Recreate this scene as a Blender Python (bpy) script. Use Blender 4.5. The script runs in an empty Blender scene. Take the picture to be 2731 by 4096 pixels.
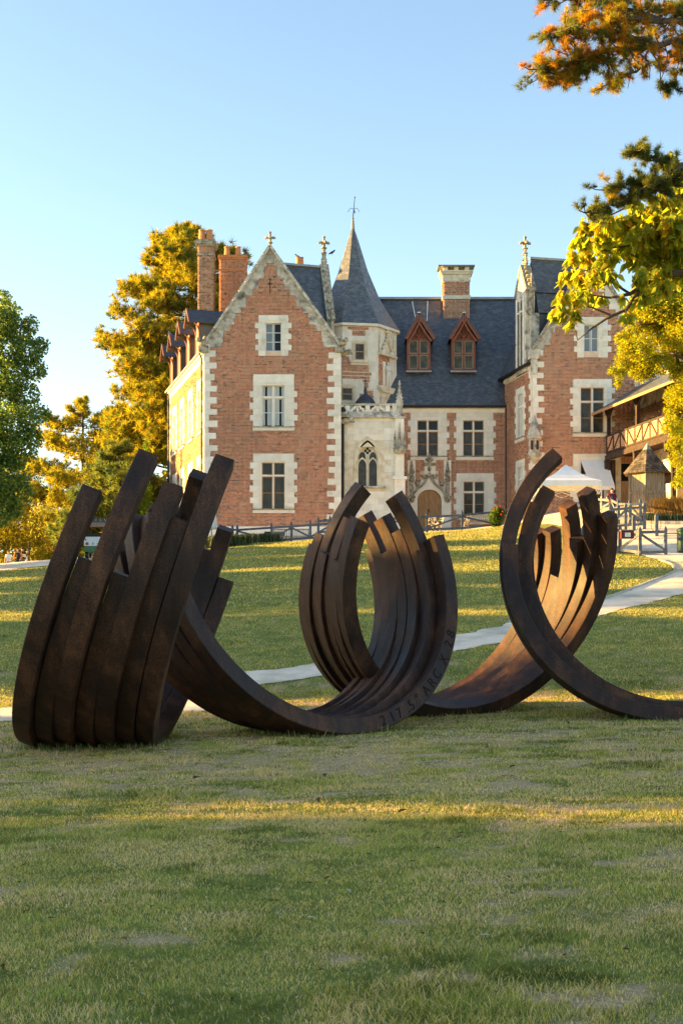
import bpy, bmesh, math, random
import numpy as np
from mathutils import Vector, Matrix

sc = bpy.context.scene
COL = sc.collection
R = math.radians
F, VH, EYE = 5200.0, 2530.0, 1.55          # focal length and horizon row of the photograph (its pixels), eye height

# ------------------------------------------------------------------ camera
cam_d = bpy.data.cameras.new("camera")
cam = bpy.data.objects.new("camera", cam_d)
COL.objects.link(cam)
cam.location = (0, 0, EYE)
cam.rotation_euler = (R(90), 0, 0)
cam_d.sensor_fit = 'HORIZONTAL'
cam_d.sensor_width = 36
cam_d.lens = 36 * F / 2731
cam_d.shift_y = (VH - 2048) / 2731
cam_d.clip_start = 0.1
cam_d.clip_end = 8000
sc.camera = cam

# ------------------------------------------------------------------ sky, sun, exposure
SUN_EL, SUN_AZ = 9.5, 9.0                   # elevation; degrees from -X towards +Y
sx = -math.cos(R(SUN_AZ)) * math.cos(R(SUN_EL))
sy = math.sin(R(SUN_AZ)) * math.cos(R(SUN_EL))
szz = math.sin(R(SUN_EL))
world = bpy.data.worlds.new("World")
sc.world = world
world.use_nodes = True
wn = world.node_tree
bg = wn.nodes["Background"]
sky = wn.nodes.new("ShaderNodeTexSky")
sky.sky_type = 'NISHITA'
sky.sun_disc = False
sky.sun_elevation = R(SUN_EL)
sky.sun_rotation = math.atan2(sx, sy)       # measured from +Y towards +X
sky.altitude = 80
sky.air_density = 0.95
sky.dust_density = 0.5
sky.ozone_density = 1.0
wn.links.new(sky.outputs[0], bg.inputs[0])
bg.inputs[1].default_value = 0.08
sun_d = bpy.data.lights.new("sun", 'SUN')
sun_d.energy = 5.0
sun_d.angle = R(0.5)
sun_d.color = (1.0, 0.62, 0.17)
sun = bpy.data.objects.new("sun", sun_d)
COL.objects.link(sun)
sun.location = (-60, 20, 40)
sun.rotation_euler = Vector((-sx, -sy, -szz)).to_track_quat('-Z', 'Y').to_euler()
vs = sc.view_settings
vs.view_transform = 'Standard'
vs.look = 'None'
vs.exposure = 2.5
vs.gamma = 1.0
vs.use_curve_mapping = False
sc.render.film_transparent = False
try:
    sc.cycles.use_denoising = True
    sc.cycles.max_bounces = 6
    sc.cycles.transparent_max_bounces = 6
    sc.cycles.sample_clamp_indirect = 6.0
except Exception:
    pass

# ------------------------------------------------------------------ helpers
def at(u, v, Y):
    return Vector(((u - 1365.5) / F * Y, Y, EYE + (VH - v) / F * Y))
def px(u, Y):
    return (u - 1365.5) / F * Y
def pz(v, Y):
    return EYE + (VH - v) / F * Y

def smooth(t):
    t = np.clip(t, 0, 1)
    return t * t * (3 - 2 * t)
def height(x, y):
    x = np.asarray(x, float); y = np.asarray(y, float)
    t = y - 25.0
    ramp = 0.145 * (np.sqrt(t * t + 4.0) + t) / 2          # soft knee at Y=25
    ramp = np.where(y > 72, 0.145 * 47.05 + 0.145 * 5 * smooth((y - 72) / 10.0) * 0.9 * smooth((x + 12) / 10.0), ramp)
    xc = np.clip(x, -28, 26)
    z = ramp * (1 + np.where(xc > 0, 0.0085, 0.0112) * xc)
    z = z + 0.8 * smooth((x - 7) / 8.0) * smooth((y - 55) / 14.0)
    front = 0.022 * np.clip(x, -12, 12) * (1 - smooth((y - 22) / 25.0))
    wob = 0.035 * np.sin(x * 0.55 + 0.7 * np.sin(y * 0.31)) * np.sin(y * 0.42 + 1.3) * smooth((y - 24) / 10) \
        + 0.012 * np.sin(x * 1.7 + y * 0.6) * np.sin(y * 1.1 + 0.4)
    return z + front + wob
def hz(x, y):
    return float(height(x, y))
def ground(u, v, lo=4.0, hi=140.0):
    """point of the terrain seen at a pixel"""
    dx, dz = (u - 1365.5) / F, (VH - v) / F
    ys = np.linspace(lo, hi, 6000)
    d = EYE + dz * ys - height(dx * ys, ys)
    k = np.argmax(d < 0)
    if d[k] >= 0:
        k = len(ys) - 1
    y = float(ys[k])
    return Vector((dx * y, y, hz(dx * y, y)))

def setp(o, label=None, category=None, group=None, kind=None):
    if label: o["label"] = label
    if category: o["category"] = category
    if group: o["group"] = group
    if kind: o["kind"] = kind
    return o
def empty(name, loc=(0, 0, 0), label=None, category=None, group=None, rz=0.0):
    o = bpy.data.objects.new(name, None)
    o.empty_display_size = 0.2
    COL.objects.link(o)
    o.location = loc
    o.rotation_euler = (0, 0, rz)
    return setp(o, label, category, group)
def wm(o):
    """world matrix of an object without waiting for the dependency graph"""
    m = o.matrix_basis.copy()
    return wm(o.parent) @ m if o.parent else m
def adopt(o, parent):
    """parent o, keeping where it is in the world"""
    if parent is not None:
        w = wm(o)
        o.parent = parent
        o.matrix_basis = wm(parent).inverted() @ w
    return o

class MB:
    """collects shapes into one mesh"""
    def __init__(s, M=None):
        s.v = []; s.f = []; s.m = []; s.mi = 0; s.M = M; s.uv = None
    def _add(s, vs_, fs):
        b = len(s.v)
        if s.M is not None:
            vs_ = [s.M @ Vector(p) for p in vs_]
        s.v += [tuple(p) for p in vs_]
        s.f += [tuple(i + b for i in f) for f in fs]
        s.m += [s.mi] * len(fs)
        return s
    def box(s, x0, x1, y0, y1, z0, z1):
        return s._add([(x0, y0, z0), (x1, y0, z0), (x1, y1, z0), (x0, y1, z0), (x0, y0, z1), (x1, y0, z1), (x1, y1, z1), (x0, y1, z1)],
                      [(3, 2, 1, 0), (4, 5, 6, 7), (0, 1, 5, 4), (1, 2, 6, 5), (2, 3, 7, 6), (3, 0, 4, 7)])
    def bar(s, a, b, w, h, up=(0, 0, 1)):
        """a beam from a to b, w across and h along up"""
        a = Vector(a); b = Vector(b); d = (b - a).normalized(); up = Vector(up)
        sd = d.cross(up)
        if sd.length < 1e-4: sd = d.cross(Vector((1, 0, 0)))
        sd.normalize(); u2 = sd.cross(d).normalized()
        P = []
        for p in (a, b):
            for i, j in ((-1, -1), (1, -1), (1, 1), (-1, 1)):
                P.append(p + sd * (i * w / 2) + u2 * (j * h / 2))
        return s._add(P, [(3, 2, 1, 0), (4, 5, 6, 7), (0, 1, 5, 4), (1, 2, 6, 5), (2, 3, 7, 6), (3, 0, 4, 7)])
    def chain(s, pts, w, h):
        """one mitred strip of rectangular section through points lying in a plane of constant y"""
        P = [Vector(p) for p in pts]; Y_ = Vector((0, 1, 0)); rings = []
        for i, p in enumerate(P):
            a = (p - P[i - 1]).normalized() if i else None
            b = (P[i + 1] - p).normalized() if i < len(P) - 1 else None
            t = (a + b).normalized() if a is not None and b is not None and (a + b).length > 1e-4 else (b if a is None else a)
            u = Y_.cross(t).normalized()
            k = 1.0 if a is None or b is None else 1 / max(.35, abs(t.dot(a)))
            rings.append([p + Y_ * (i2 * w / 2) + u * (j2 * h / 2 * k) for i2, j2 in ((-1, -1), (1, -1), (1, 1), (-1, 1))])
        return s.ribbon(rings, None)
    def tube(s, pts, rad, n=8, cap=True):
        pts = [Vector(p) for p in pts]
        if not hasattr(rad, '__len__'): rad = [rad] * len(pts)
        vs_, fs = [], []
        pu = None
        for i, p in enumerate(pts):
            d = (pts[min(i + 1, len(pts) - 1)] - pts[max(i - 1, 0)])
            d = d.normalized() if d.length > 1e-9 else Vector((0, 0, 1))
            if pu is None:
                pu = d.orthogonal().normalized()
            else:
                pu = (pu - d * pu.dot(d))
                pu = pu.normalized() if pu.length > 1e-6 else d.orthogonal().normalized()
            w = d.cross(pu)
            for k in range(n):
                a = 2 * math.pi * k / n
                vs_.append(p + (pu * math.cos(a) + w * math.sin(a)) * rad[i])
        for i in range(len(pts) - 1):
            for k in range(n):
                k2 = (k + 1) % n
                fs.append((i * n + k, i * n + k2, (i + 1) * n + k2, (i + 1) * n + k))
        if cap:
            fs.append(tuple(range(n - 1, -1, -1)))
            fs.append(tuple((len(pts) - 1) * n + k for k in range(n)))
        return s._add(vs_, fs)
    def lathe(s, prof, c=(0, 0, 0), n=12, sxx=1.0, syy=1.0):
        c = Vector(c); vs_, fs = [], []
        for r, z in prof:
            for k in range(n):
                a = 2 * math.pi * k / n
                vs_.append(c + Vector((r * sxx * math.cos(a), r * syy * math.sin(a), z)))
        for i in range(len(prof) - 1):
            for k in range(n):
                k2 = (k + 1) % n
                fs.append((i * n + k, i * n + k2, (i + 1) * n + k2, (i + 1) * n + k))
        fs.append(tuple(range(n - 1, -1, -1)))
        fs.append(tuple((len(prof) - 1) * n + k for k in range(n)))
        return s._add(vs_, fs)
    def ball(s, c, rx, ry=None, rz_=None, n=10, m=6):
        ry = ry or rx; rz_ = rz_ or rx
        c = Vector(c); vs_ = []; fs = []
        for j in range(m + 1):
            t = math.pi * (j / m) * 0.998 + 0.003
            for k in range(n):
                a = 2 * math.pi * k / n
                vs_.append(c + Vector((rx * math.sin(t) * math.cos(a), ry * math.sin(t) * math.sin(a), -rz_ * math.cos(t))))
        for j in range(m):
            for k in range(n):
                k2 = (k + 1) % n
                fs.append((j * n + k, j * n + k2, (j + 1) * n + k2, (j + 1) * n + k))
        return s._add(vs_, fs)
    def prism(s, poly, y0, y1):
        """polygon in local xz, extruded along local y"""
        n = len(poly)
        vs_ = [(p[0], y0, p[1]) for p in poly] + [(p[0], y1, p[1]) for p in poly]
        fs = [tuple(range(n)), tuple(range(2 * n - 1, n - 1, -1))]
        for i in range(n):
            j = (i + 1) % n
            fs.append((j, i, n + i, n + j))
        return s._add(vs_, fs)
    def poly(s, pts):
        return s._add(pts, [tuple(range(len(pts)))])
    def slab(s, pts, t):
        """a flat polygon given thickness t against its normal"""
        P = [Vector(p) for p in pts]
        nn = (P[1] - P[0]).cross(P[2] - P[0]).normalized() * t
        n = len(P)
        vs_ = P + [p - nn for p in P]
        fs = [tuple(range(n)), tuple(range(2 * n - 1, n - 1, -1))]
        for i in range(n):
            j = (i + 1) % n
            fs.append((j, i, n + i, n + j))
        return s._add(vs_, fs)
    def ribbon(s, prof_pts, sect):
        """sweep of a closed section given as list of (offset functions) - list of rings of points"""
        n = len(prof_pts[0]); vs_ = [p for r in prof_pts for p in r]; fs = []
        for i in range(len(prof_pts) - 1):
            for k in range(n):
                k2 = (k + 1) % n
                fs.append((i * n + k, i * n + k2, (i + 1) * n + k2, (i + 1) * n + k))
        fs.append(tuple(range(n - 1, -1, -1)))
        fs.append(tuple((len(prof_pts) - 1) * n + k for k in range(n)))
        return s._add(vs_, fs)
    def mesh(s, name, mats, smooth_=False):
        me = bpy.data.meshes.new(name)
        me.from_pydata(s.v, [], s.f)
        for m in (mats if isinstance(mats, (list, tuple)) else [mats]):
            me.materials.append(m)
        if any(s.m):
            me.polygons.foreach_set("material_index", s.m)
        if smooth_:
            me.polygons.foreach_set("use_smooth", [True] * len(s.f))
        me.update()
        return me
    def build(s, name, mats, parent=None, smooth_=False, **kw):
        me = s.mesh(name, mats, smooth_)
        bm = bmesh.new(); bm.from_mesh(me)
        bmesh.ops.recalc_face_normals(bm, faces=bm.faces)
        bm.to_mesh(me); bm.free()
        o = bpy.data.objects.new(name, me)
        COL.objects.link(o)
        if parent is not None:
            o.parent = parent
            o.matrix_basis = wm(parent).inverted()
        return setp(o, **kw)

def np_mesh(name, verts, faces, mat, nside=3, col=None, parent=None, uv=None, smooth_=False, **kw):
    """big mesh straight from numpy arrays"""
    me = bpy.data.meshes.new(name)
    nv, nf = len(verts), len(faces)
    me.vertices.add(nv); me.vertices.foreach_set("co", np.asarray(verts, np.float32).ravel())
    me.loops.add(nf * nside); me.loops.foreach_set("vertex_index", np.asarray(faces, np.int32).ravel())
    me.polygons.add(nf)
    me.polygons.foreach_set("loop_start", np.arange(0, nf * nside, nside, dtype=np.int32))
    me.polygons.foreach_set("loop_total", np.full(nf, nside, np.int32))
    if smooth_:
        me.polygons.foreach_set("use_smooth", np.ones(nf, bool))
    if col is not None:
        ca = me.color_attributes.new("tint", 'FLOAT_COLOR', 'POINT')
        c4 = np.ones((nv, 4), np.float32); c4[:, :3] = col
        ca.data.foreach_set("color", c4.ravel())
    me.update(calc_edges=True)
    me.validate()
    for m in (mat if isinstance(mat, (list, tuple)) else [mat]):
        me.materials.append(m)
    o = bpy.data.objects.new(name, me)
    COL.objects.link(o)
    if parent is not None:
        o.parent = parent
        o.matrix_basis = wm(parent).inverted()
    return setp(o, **kw)

# ------------------------------------------------------------------ materials
def _n(nt, t, **kw):
    n = nt.nodes.new(t)
    for k, v in kw.items():
        setattr(n, k, v)
    return n
def mat(name, c1, c2=None, scale=4.0, rough=0.8, bump=0.0, bscale=30.0, detail=5.0, spec=0.3, metal=0.0, c3=None, s3=0.6, a3=(0.5, 0.7),
        vary=0.0, coord='Object', stretch=(1, 1, 1), contrast=(0.35, 0.65), bdist=0.02):
    m = bpy.data.materials.new(name)
    m.use_nodes = True
    nt = m.node_tree
    b = nt.nodes["Principled BSDF"]
    b.inputs["Roughness"].default_value = rough
    b.inputs["Metallic"].default_value = metal
    b.inputs["Specular IOR Level"].default_value = spec
    b.inputs["Base Color"].default_value = (*c1, 1)
    L = nt.links.new
    tc = _n(nt, "ShaderNodeTexCoord")
    if coord != 'World':
        vec = tc.outputs[coord]
    else:
        vec = _n(nt, "ShaderNodeNewGeometry").outputs["Position"]
    if stretch != (1, 1, 1):
        mp = _n(nt, "ShaderNodeMapping")
        mp.inputs["Scale"].default_value = stretch
        L(vec, mp.inputs[0]); vec = mp.outputs[0]
    out = None
    if c2 is not None:
        nz = _n(nt, "ShaderNodeTexNoise"); nz.inputs["Scale"].default_value = scale; nz.inputs["Detail"].default_value = detail
        L(vec, nz.inputs["Vector"])
        rp = _n(nt, "ShaderNodeValToRGB")
        rp.color_ramp.elements[0].position = contrast[0]; rp.color_ramp.elements[1].position = contrast[1]
        rp.color_ramp.elements[0].color = (*c1, 1); rp.color_ramp.elements[1].color = (*c2, 1)
        L(nz.outputs["Fac"], rp.inputs[0]); out = rp.outputs[0]
    if c3 is not None:
        nz = _n(nt, "ShaderNodeTexNoise"); nz.inputs["Scale"].default_value = s3; nz.inputs["Detail"].default_value = 6
        L(vec, nz.inputs["Vector"])
        mr = _n(nt, "ShaderNodeMapRange"); mr.inputs[1].default_value = a3[0]; mr.inputs[2].default_value = a3[1]
        L(nz.outputs["Fac"], mr.inputs[0])
        mx = _n(nt, "ShaderNodeMix", data_type='RGBA')
        L(mr.outputs[0], mx.inputs[0]); L(out, mx.inputs[6]); mx.inputs[7].default_value = (*c3, 1)
        out = mx.outputs[2]
    if vary:
        oi = _n(nt, "ShaderNodeObjectInfo")
        mr = _n(nt, "ShaderNodeMapRange"); mr.inputs[3].default_value = 1 - vary; mr.inputs[4].default_value = 1 + vary
        L(oi.outputs["Random"], mr.inputs[0])
        hs = _n(nt, "ShaderNodeHueSaturation")
        L(mr.outputs[0], hs.inputs["Value"])
        if out is None: hs.inputs["Color"].default_value = (*c1, 1)
        else: L(out, hs.inputs["Color"])
        out = hs.outputs[0]
    if out is not None:
        L(out, b.inputs["Base Color"])
    if bump:
        nz = _n(nt, "ShaderNodeTexNoise"); nz.inputs["Scale"].default_value = bscale; nz.inputs["Detail"].default_value = 4
        L(vec, nz.inputs["Vector"])
        bp = _n(nt, "ShaderNodeBump"); bp.inputs["Strength"].default_value = bump; bp.inputs["Distance"].default_value = bdist
        L(nz.outputs["Fac"], bp.inputs["Height"]); L(bp.outputs[0], b.inputs["Normal"])
    return m
def leaf_mat(name, trans=0.5, sat=1.0, rough=0.6):
    """leaves tinted by the 'tint' attribute, letting light through"""
    m = bpy.data.materials.new(name); m.use_nodes = True
    nt = m.node_tree; nt.nodes.remove(nt.nodes["Principled BSDF"])
    o = nt.nodes["Material Output"]
    at_ = _n(nt, "ShaderNodeAttribute"); at_.attribute_name = "tint"
    d = _n(nt, "ShaderNodeBsdfDiffuse"); t = _n(nt, "ShaderNodeBsdfTranslucent")
    hs = _n(nt, "ShaderNodeHueSaturation"); hs.inputs["Saturation"].default_value = 1.1; hs.inputs["Value"].default_value = 1.35
    mx = _n(nt, "ShaderNodeMixShader"); mx.inputs[0].default_value = trans
    L = nt.links.new
    L(at_.outputs["Color"], d.inputs["Color"]); L(at_.outputs["Color"], hs.inputs["Color"]); L(hs.outputs[0], t.inputs["Color"])
    L(d.outputs[0], mx.inputs[1]); L(t.outputs[0], mx.inputs[2]); L(mx.outputs[0], o.inputs[0])
    return m
def tint_mat(name, rough=0.85, bump=0.15, bscale=60):
    m = bpy.data.materials.new(name); m.use_nodes = True
    nt = m.node_tree; b = nt.nodes["Principled BSDF"]
    b.inputs["Roughness"].default_value = rough; b.inputs["Specular IOR Level"].default_value = 0.2
    at_ = _n(nt, "ShaderNodeAttribute"); at_.attribute_name = "tint"
    nt.links.new(at_.outputs["Color"], b.inputs["Base Color"])
    if bump:
        g = _n(nt, "ShaderNodeNewGeometry")
        nz = _n(nt, "ShaderNodeTexNoise"); nz.inputs["Scale"].default_value = bscale
        nt.links.new(g.outputs["Position"], nz.inputs["Vector"])
        bp = _n(nt, "ShaderNodeBump"); bp.inputs["Strength"].default_value = bump; bp.inputs["Distance"].default_value = 0.01
        nt.links.new(nz.outputs["Fac"], bp.inputs["Height"]); nt.links.new(bp.outputs[0], b.inputs["Normal"])
    return m
def slate_mat(name, c1, c2, c3):
    """rows of slates on the roof's own UV, in metres"""
    m = mat(name, c1, c2, scale=9, rough=0.48, spec=0.9, coord='UV', c3=c3, s3=2.6, a3=(0.46, 0.74))
    nt = m.node_tree; b = nt.nodes["Principled BSDF"]; L = nt.links.new
    uv = _n(nt, "ShaderNodeTexCoord")
    br = _n(nt, "ShaderNodeTexBrick"); br.inputs["Scale"].default_value = 1.0
    br.inputs["Brick Width"].default_value = 0.24; br.inputs["Row Height"].default_value = 0.13
    br.inputs["Mortar Size"].default_value = 0.012; br.inputs["Color1"].default_value = (0.55, 0.55, 0.55, 1); br.inputs["Color2"].default_value = (1.45, 1.45, 1.45, 1)
    br.inputs["Mortar"].default_value = (0.45, 0.45, 0.45, 1)
    L(uv.outputs["UV"], br.inputs["Vector"])
    src = b.inputs["Base Color"].links[0].from_socket
    mx = _n(nt, "ShaderNodeMix", data_type='RGBA', blend_type='MULTIPLY'); mx.inputs[0].default_value = 0.85
    L(src, mx.inputs[6]); L(br.outputs["Color"], mx.inputs[7]); L(mx.outputs[2], b.inputs["Base Color"])
    bp = _n(nt, "ShaderNodeBump"); bp.inputs["Strength"].default_value = 0.6; bp.inputs["Distance"].default_value = 0.02
    L(br.outputs["Color"], bp.inputs["Height"]); L(bp.outputs[0], b.inputs["Normal"])
    return m

M = {}
M['rust'] = mat('weathering_steel', (0.027, 0.0115, 0.0075), (0.064, 0.028, 0.0165), scale=1.6, rough=0.6, bump=0.35, bscale=140, spec=0.35, c3=(0.046, 0.025, 0.021), s3=0.9, a3=(0.45, 0.7), vary=0.16, coord='World', bdist=0.006)
def rust_mat():
    m = bpy.data.materials.new('weathering_steel'); m.use_nodes = True
    nt = m.node_tree; L = nt.links.new; b = nt.nodes["Principled BSDF"]
    b.inputs["Specular IOR Level"].default_value = 0.35
    g = _n(nt, "ShaderNodeNewGeometry")
    def nz(scale, st, det):
        mp = _n(nt, "ShaderNodeMapping"); mp.inputs["Scale"].default_value = st; L(g.outputs["Position"], mp.inputs[0])
        z = _n(nt, "ShaderNodeTexNoise"); z.inputs["Scale"].default_value = scale; z.inputs["Detail"].default_value = det; z.inputs["Roughness"].default_value = .65
        L(mp.outputs[0], z.inputs["Vector"]); return z.outputs["Fac"]
    def mad(a, k, c):
        q = _n(nt, "ShaderNodeMath", operation='MULTIPLY_ADD'); L(a, q.inputs[0]); q.inputs[1].default_value = k
        if isinstance(c, float): q.inputs[2].default_value = c
        else: L(c, q.inputs[2])
        return q.outputs[0]
    blot, streak, speck = nz(1.1, (1, 1, 1), 5), nz(5.0, (1, 1, .12), 4), nz(75.0, (1, 1, 1), 3)
    v = mad(speck, 1.1, -.55); v = mad(streak, .8, v); v = mad(blot, 1.15, v)       # centre about 0.98
    rp = _n(nt, "ShaderNodeValToRGB"); e = rp.color_ramp.elements
    e[0].position = .62; e[0].color = (.010, .0042, .0028, 1); e[1].position = 1.32 - .32; e[1].color = (.078, .029, .0135, 1)
    x = e.new(.80); x.color = (.030, .0112, .006, 1)
    q = _n(nt, "ShaderNodeMapRange"); q.inputs[1].default_value = .45; q.inputs[2].default_value = 1.55; L(v, q.inputs[0])
    e[0].position = .22; e[1].position = .70; x.position = .46
    y = e.new(.92); y.color = (.165, .066, .028, 1)
    L(q.outputs[0], rp.inputs[0]); 
    oi = _n(nt, "ShaderNodeObjectInfo"); mr = _n(nt, "ShaderNodeMapRange"); mr.inputs[3].default_value = .85; mr.inputs[4].default_value = 1.2; L(oi.outputs["Random"], mr.inputs[0])
    hs = _n(nt, "ShaderNodeHueSaturation"); L(rp.outputs[0], hs.inputs["Color"]); L(mr.outputs[0], hs.inputs["Value"]); L(hs.outputs[0], b.inputs["Base Color"])
    r2 = _n(nt, "ShaderNodeMapRange"); r2.inputs[1].default_value = .3; r2.inputs[2].default_value = .7; r2.inputs[3].default_value = .5; r2.inputs[4].default_value = .75; L(blot, r2.inputs[0]); L(r2.outputs[0], b.inputs["Roughness"])
    bp = _n(nt, "ShaderNodeBump"); bp.inputs["Strength"].default_value = .5; bp.inputs["Distance"].default_value = .008; L(speck, bp.inputs["Height"]); L(bp.outputs[0], b.inputs["Normal"])
    return m
M['rust'] = rust_mat()
M['stone'] = mat('tuffeau_stone', (0.78, 0.71, 0.59), (0.86, 0.81, 0.71), scale=2.2, rough=0.9, bump=0.25, bscale=25, vary=0.09, coord='World', c3=(0.58, 0.51, 0.40), s3=1.4, a3=(0.60, 0.80))
M['stone_old'] = mat('weathered_stone', (0.40, 0.37, 0.31), (0.68, 0.62, 0.52), scale=3.0, rough=0.95, bump=0.5, bscale=18, vary=0.14, coord='World', c3=(0.12, 0.11, 0.10), s3=2.2, a3=(0.50, 0.72))
M['stone_grime'] = mat('lichened_stone', (0.16, 0.14, 0.11), (0.50, 0.44, 0.33), scale=5.0, rough=0.95, bump=0.6, bscale=14, coord='World', vary=0.1)
M['stone_warm'] = mat('ochre_stone', (0.66, 0.56, 0.40), (0.82, 0.74, 0.58), scale=3.0, rough=0.9, bump=0.4, bscale=18, coord='World', c3=(0.50, 0.42, 0.29), s3=2.0, a3=(0.55, 0.75))
M['mortar'] = mat('lime_mortar', (0.66, 0.48, 0.35), (0.78, 0.59, 0.44), scale=3, rough=0.95, coord='World', bump=0.2)
M['brick'] = tint_mat('brick')
M['slate'] = slate_mat('slate', (0.048, 0.054, 0.068), (0.078, 0.085, 0.098), (0.13, 0.13, 0.128))
M['slate_new'] = slate_mat('new_slate', (0.026, 0.034, 0.052), (0.042, 0.05, 0.07), (0.06, 0.068, 0.08))
M['slate_old'] = slate_mat('weathered_slate', (0.066, 0.072, 0.084), (0.11, 0.115, 0.122), (0.19, 0.185, 0.17))
M['lead'] = mat('lead', (0.16, 0.17, 0.18), (0.26, 0.27, 0.28), scale=5, rough=0.5, coord='World')
M['zinc'] = mat('zinc_ridge', (0.26, 0.28, 0.30), (0.36, 0.37, 0.38), scale=3, rough=0.55, coord='World')
M['iron'] = mat('black_iron', (0.018, 0.018, 0.022), rough=0.55)
M['wood_red'] = mat('oxblood_wood', (0.20, 0.062, 0.036), (0.29, 0.11, 0.066), scale=5, rough=0.7, bump=0.3, bscale=30, coord='World', stretch=(3, 3, .6))
M['wood_oak'] = mat('oak', (0.32, 0.17, 0.075), (0.45, 0.26, 0.125), scale=4, rough=0.65, bump=0.25, bscale=20, coord='World', stretch=(4, 4, .5))
M['wood_dark'] = mat('dark_timber', (0.030, 0.018, 0.015), (0.065, 0.040, 0.032), scale=4, rough=0.8, bump=0.3, bscale=20, coord='World')
M['wood_grey'] = mat('grey_timber', (0.085, 0.097, 0.12), (0.15, 0.163, 0.19), scale=6, rough=0.8, bump=0.3, bscale=30, coord='World', vary=0.12)
M['wood_old'] = mat('weathered_planks', (0.20, 0.15, 0.10), (0.36, 0.29, 0.20), scale=3, rough=0.85, bump=0.4, bscale=18, coord='World', stretch=(6, 6, .7), vary=0.15)
M['wood_bench'] = mat('silvered_wood', (0.30, 0.27, 0.23), (0.42, 0.38, 0.33), scale=6, rough=0.8, coord='World', vary=0.1)
M['white_wood'] = mat('white_paint', (0.72, 0.72, 0.70), (0.80, 0.80, 0.78), scale=8, rough=0.5, coord='World')
M['shingle'] = mat('wooden_shingle', (0.060, 0.048, 0.038), (0.16, 0.125, 0.095), scale=3, rough=0.85, vary=0.45, coord='World', bump=0.3)
M['canvas'] = mat('white_canvas', (0.78, 0.78, 0.78), (0.84, 0.84, 0.84), scale=3, rough=0.7, coord='World')
M['terracotta'] = mat('terracotta', (0.48, 0.19, 0.075), (0.60, 0.27, 0.11), scale=4, rough=0.8, coord='World')
M['curtain'] = mat('net_curtain', (0.42, 0.43, 0.42), (0.58, 0.58, 0.57), scale=4, rough=0.9, coord='World', stretch=(8, 8, .4))
def glass_mat(name, c, lead=True, size=0.11):
    m = mat(name, c, rough=0.12, spec=0.22)
    if lead:
        nt = m.node_tree; b = nt.nodes["Principled BSDF"]; L = nt.links.new
        g = _n(nt, "ShaderNodeNewGeometry"); sp = _n(nt, "ShaderNodeSeparateXYZ"); L(g.outputs["Position"], sp.inputs[0])
        facs = []
        for sg in (1, -1):
            a = _n(nt, "ShaderNodeMath", operation='MULTIPLY'); a.inputs[1].default_value = sg * 1.6; L(sp.outputs[0], a.inputs[0])
            a2 = _n(nt, "ShaderNodeMath", operation='ADD'); L(a.outputs[0], a2.inputs[0]); L(sp.outputs[2], a2.inputs[1])
            d = _n(nt, "ShaderNodeMath", operation='DIVIDE'); d.inputs[1].default_value = size * 1.6; L(a2.outputs[0], d.inputs[0])
            f = _n(nt, "ShaderNodeMath", operation='FRACT'); L(d.outputs[0], f.inputs[0])
            l = _n(nt, "ShaderNodeMath", operation='LESS_THAN'); l.inputs[1].default_value = 0.16; L(f.outputs[0], l.inputs[0]); facs.append(l)
        mxm = _n(nt, "ShaderNodeMath", operation='MAXIMUM'); L(facs[0].outputs[0], mxm.inputs[0]); L(facs[1].outputs[0], mxm.inputs[1])
        mx = _n(nt, "ShaderNodeMix", data_type='RGBA'); L(mxm.outputs[0], mx.inputs[0])
        nz = _n(nt, "ShaderNodeTexNoise"); nz.inputs["Scale"].default_value = 3.0; L(g.outputs["Position"], nz.inputs["Vector"])
        rp = _n(nt, "ShaderNodeValToRGB"); rp.color_ramp.elements[0].position = .4; rp.color_ramp.elements[1].position = .65
        rp.color_ramp.elements[0].color = (*[q * .6 for q in c], 1); rp.color_ramp.elements[1].color = (*[q * 2.6 for q in c], 1)  # uneven pane tone stands in for varied reflections
        L(nz.outputs["Fac"], rp.inputs[0]); L(rp.outputs[0], mx.inputs[6]); mx.inputs[7].default_value = (0.11, 0.11, 0.105, 1)
        L(mx.outputs[2], b.inputs["Base Color"])
        mr = _n(nt, "ShaderNodeMath", operation='MULTIPLY_ADD'); mr.inputs[1].default_value = 0.5; mr.inputs[2].default_value = 0.1
        L(mxm.outputs[0], mr.inputs[0]); L(mr.outputs[0], b.inputs["Roughness"])
    return m
M['glass'] = glass_mat('dark_glass', (0.012, 0.012, 0.012), False)
M['glass_lead'] = glass_mat('leaded_glass', (0.022, 0.021, 0.017))
M['glass_olive'] = glass_mat('olive_glass', (0.045, 0.042, 0.014))
M['glass_sky'] = glass_mat('pale_window_glass', (0.20, 0.24, 0.27), False)
M['bark'] = mat('bark', (0.06, 0.045, 0.035), (0.14, 0.105, 0.08), scale=5, rough=0.95, bump=0.6, bscale=12, coord='World', stretch=(1, 1, .3))
M['leaf'] = leaf_mat('leaf', 0.62)
M['needle'] = leaf_mat('needle', 0.5)
M['grassblade'] = leaf_mat('grass_blade', 0.35)

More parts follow.
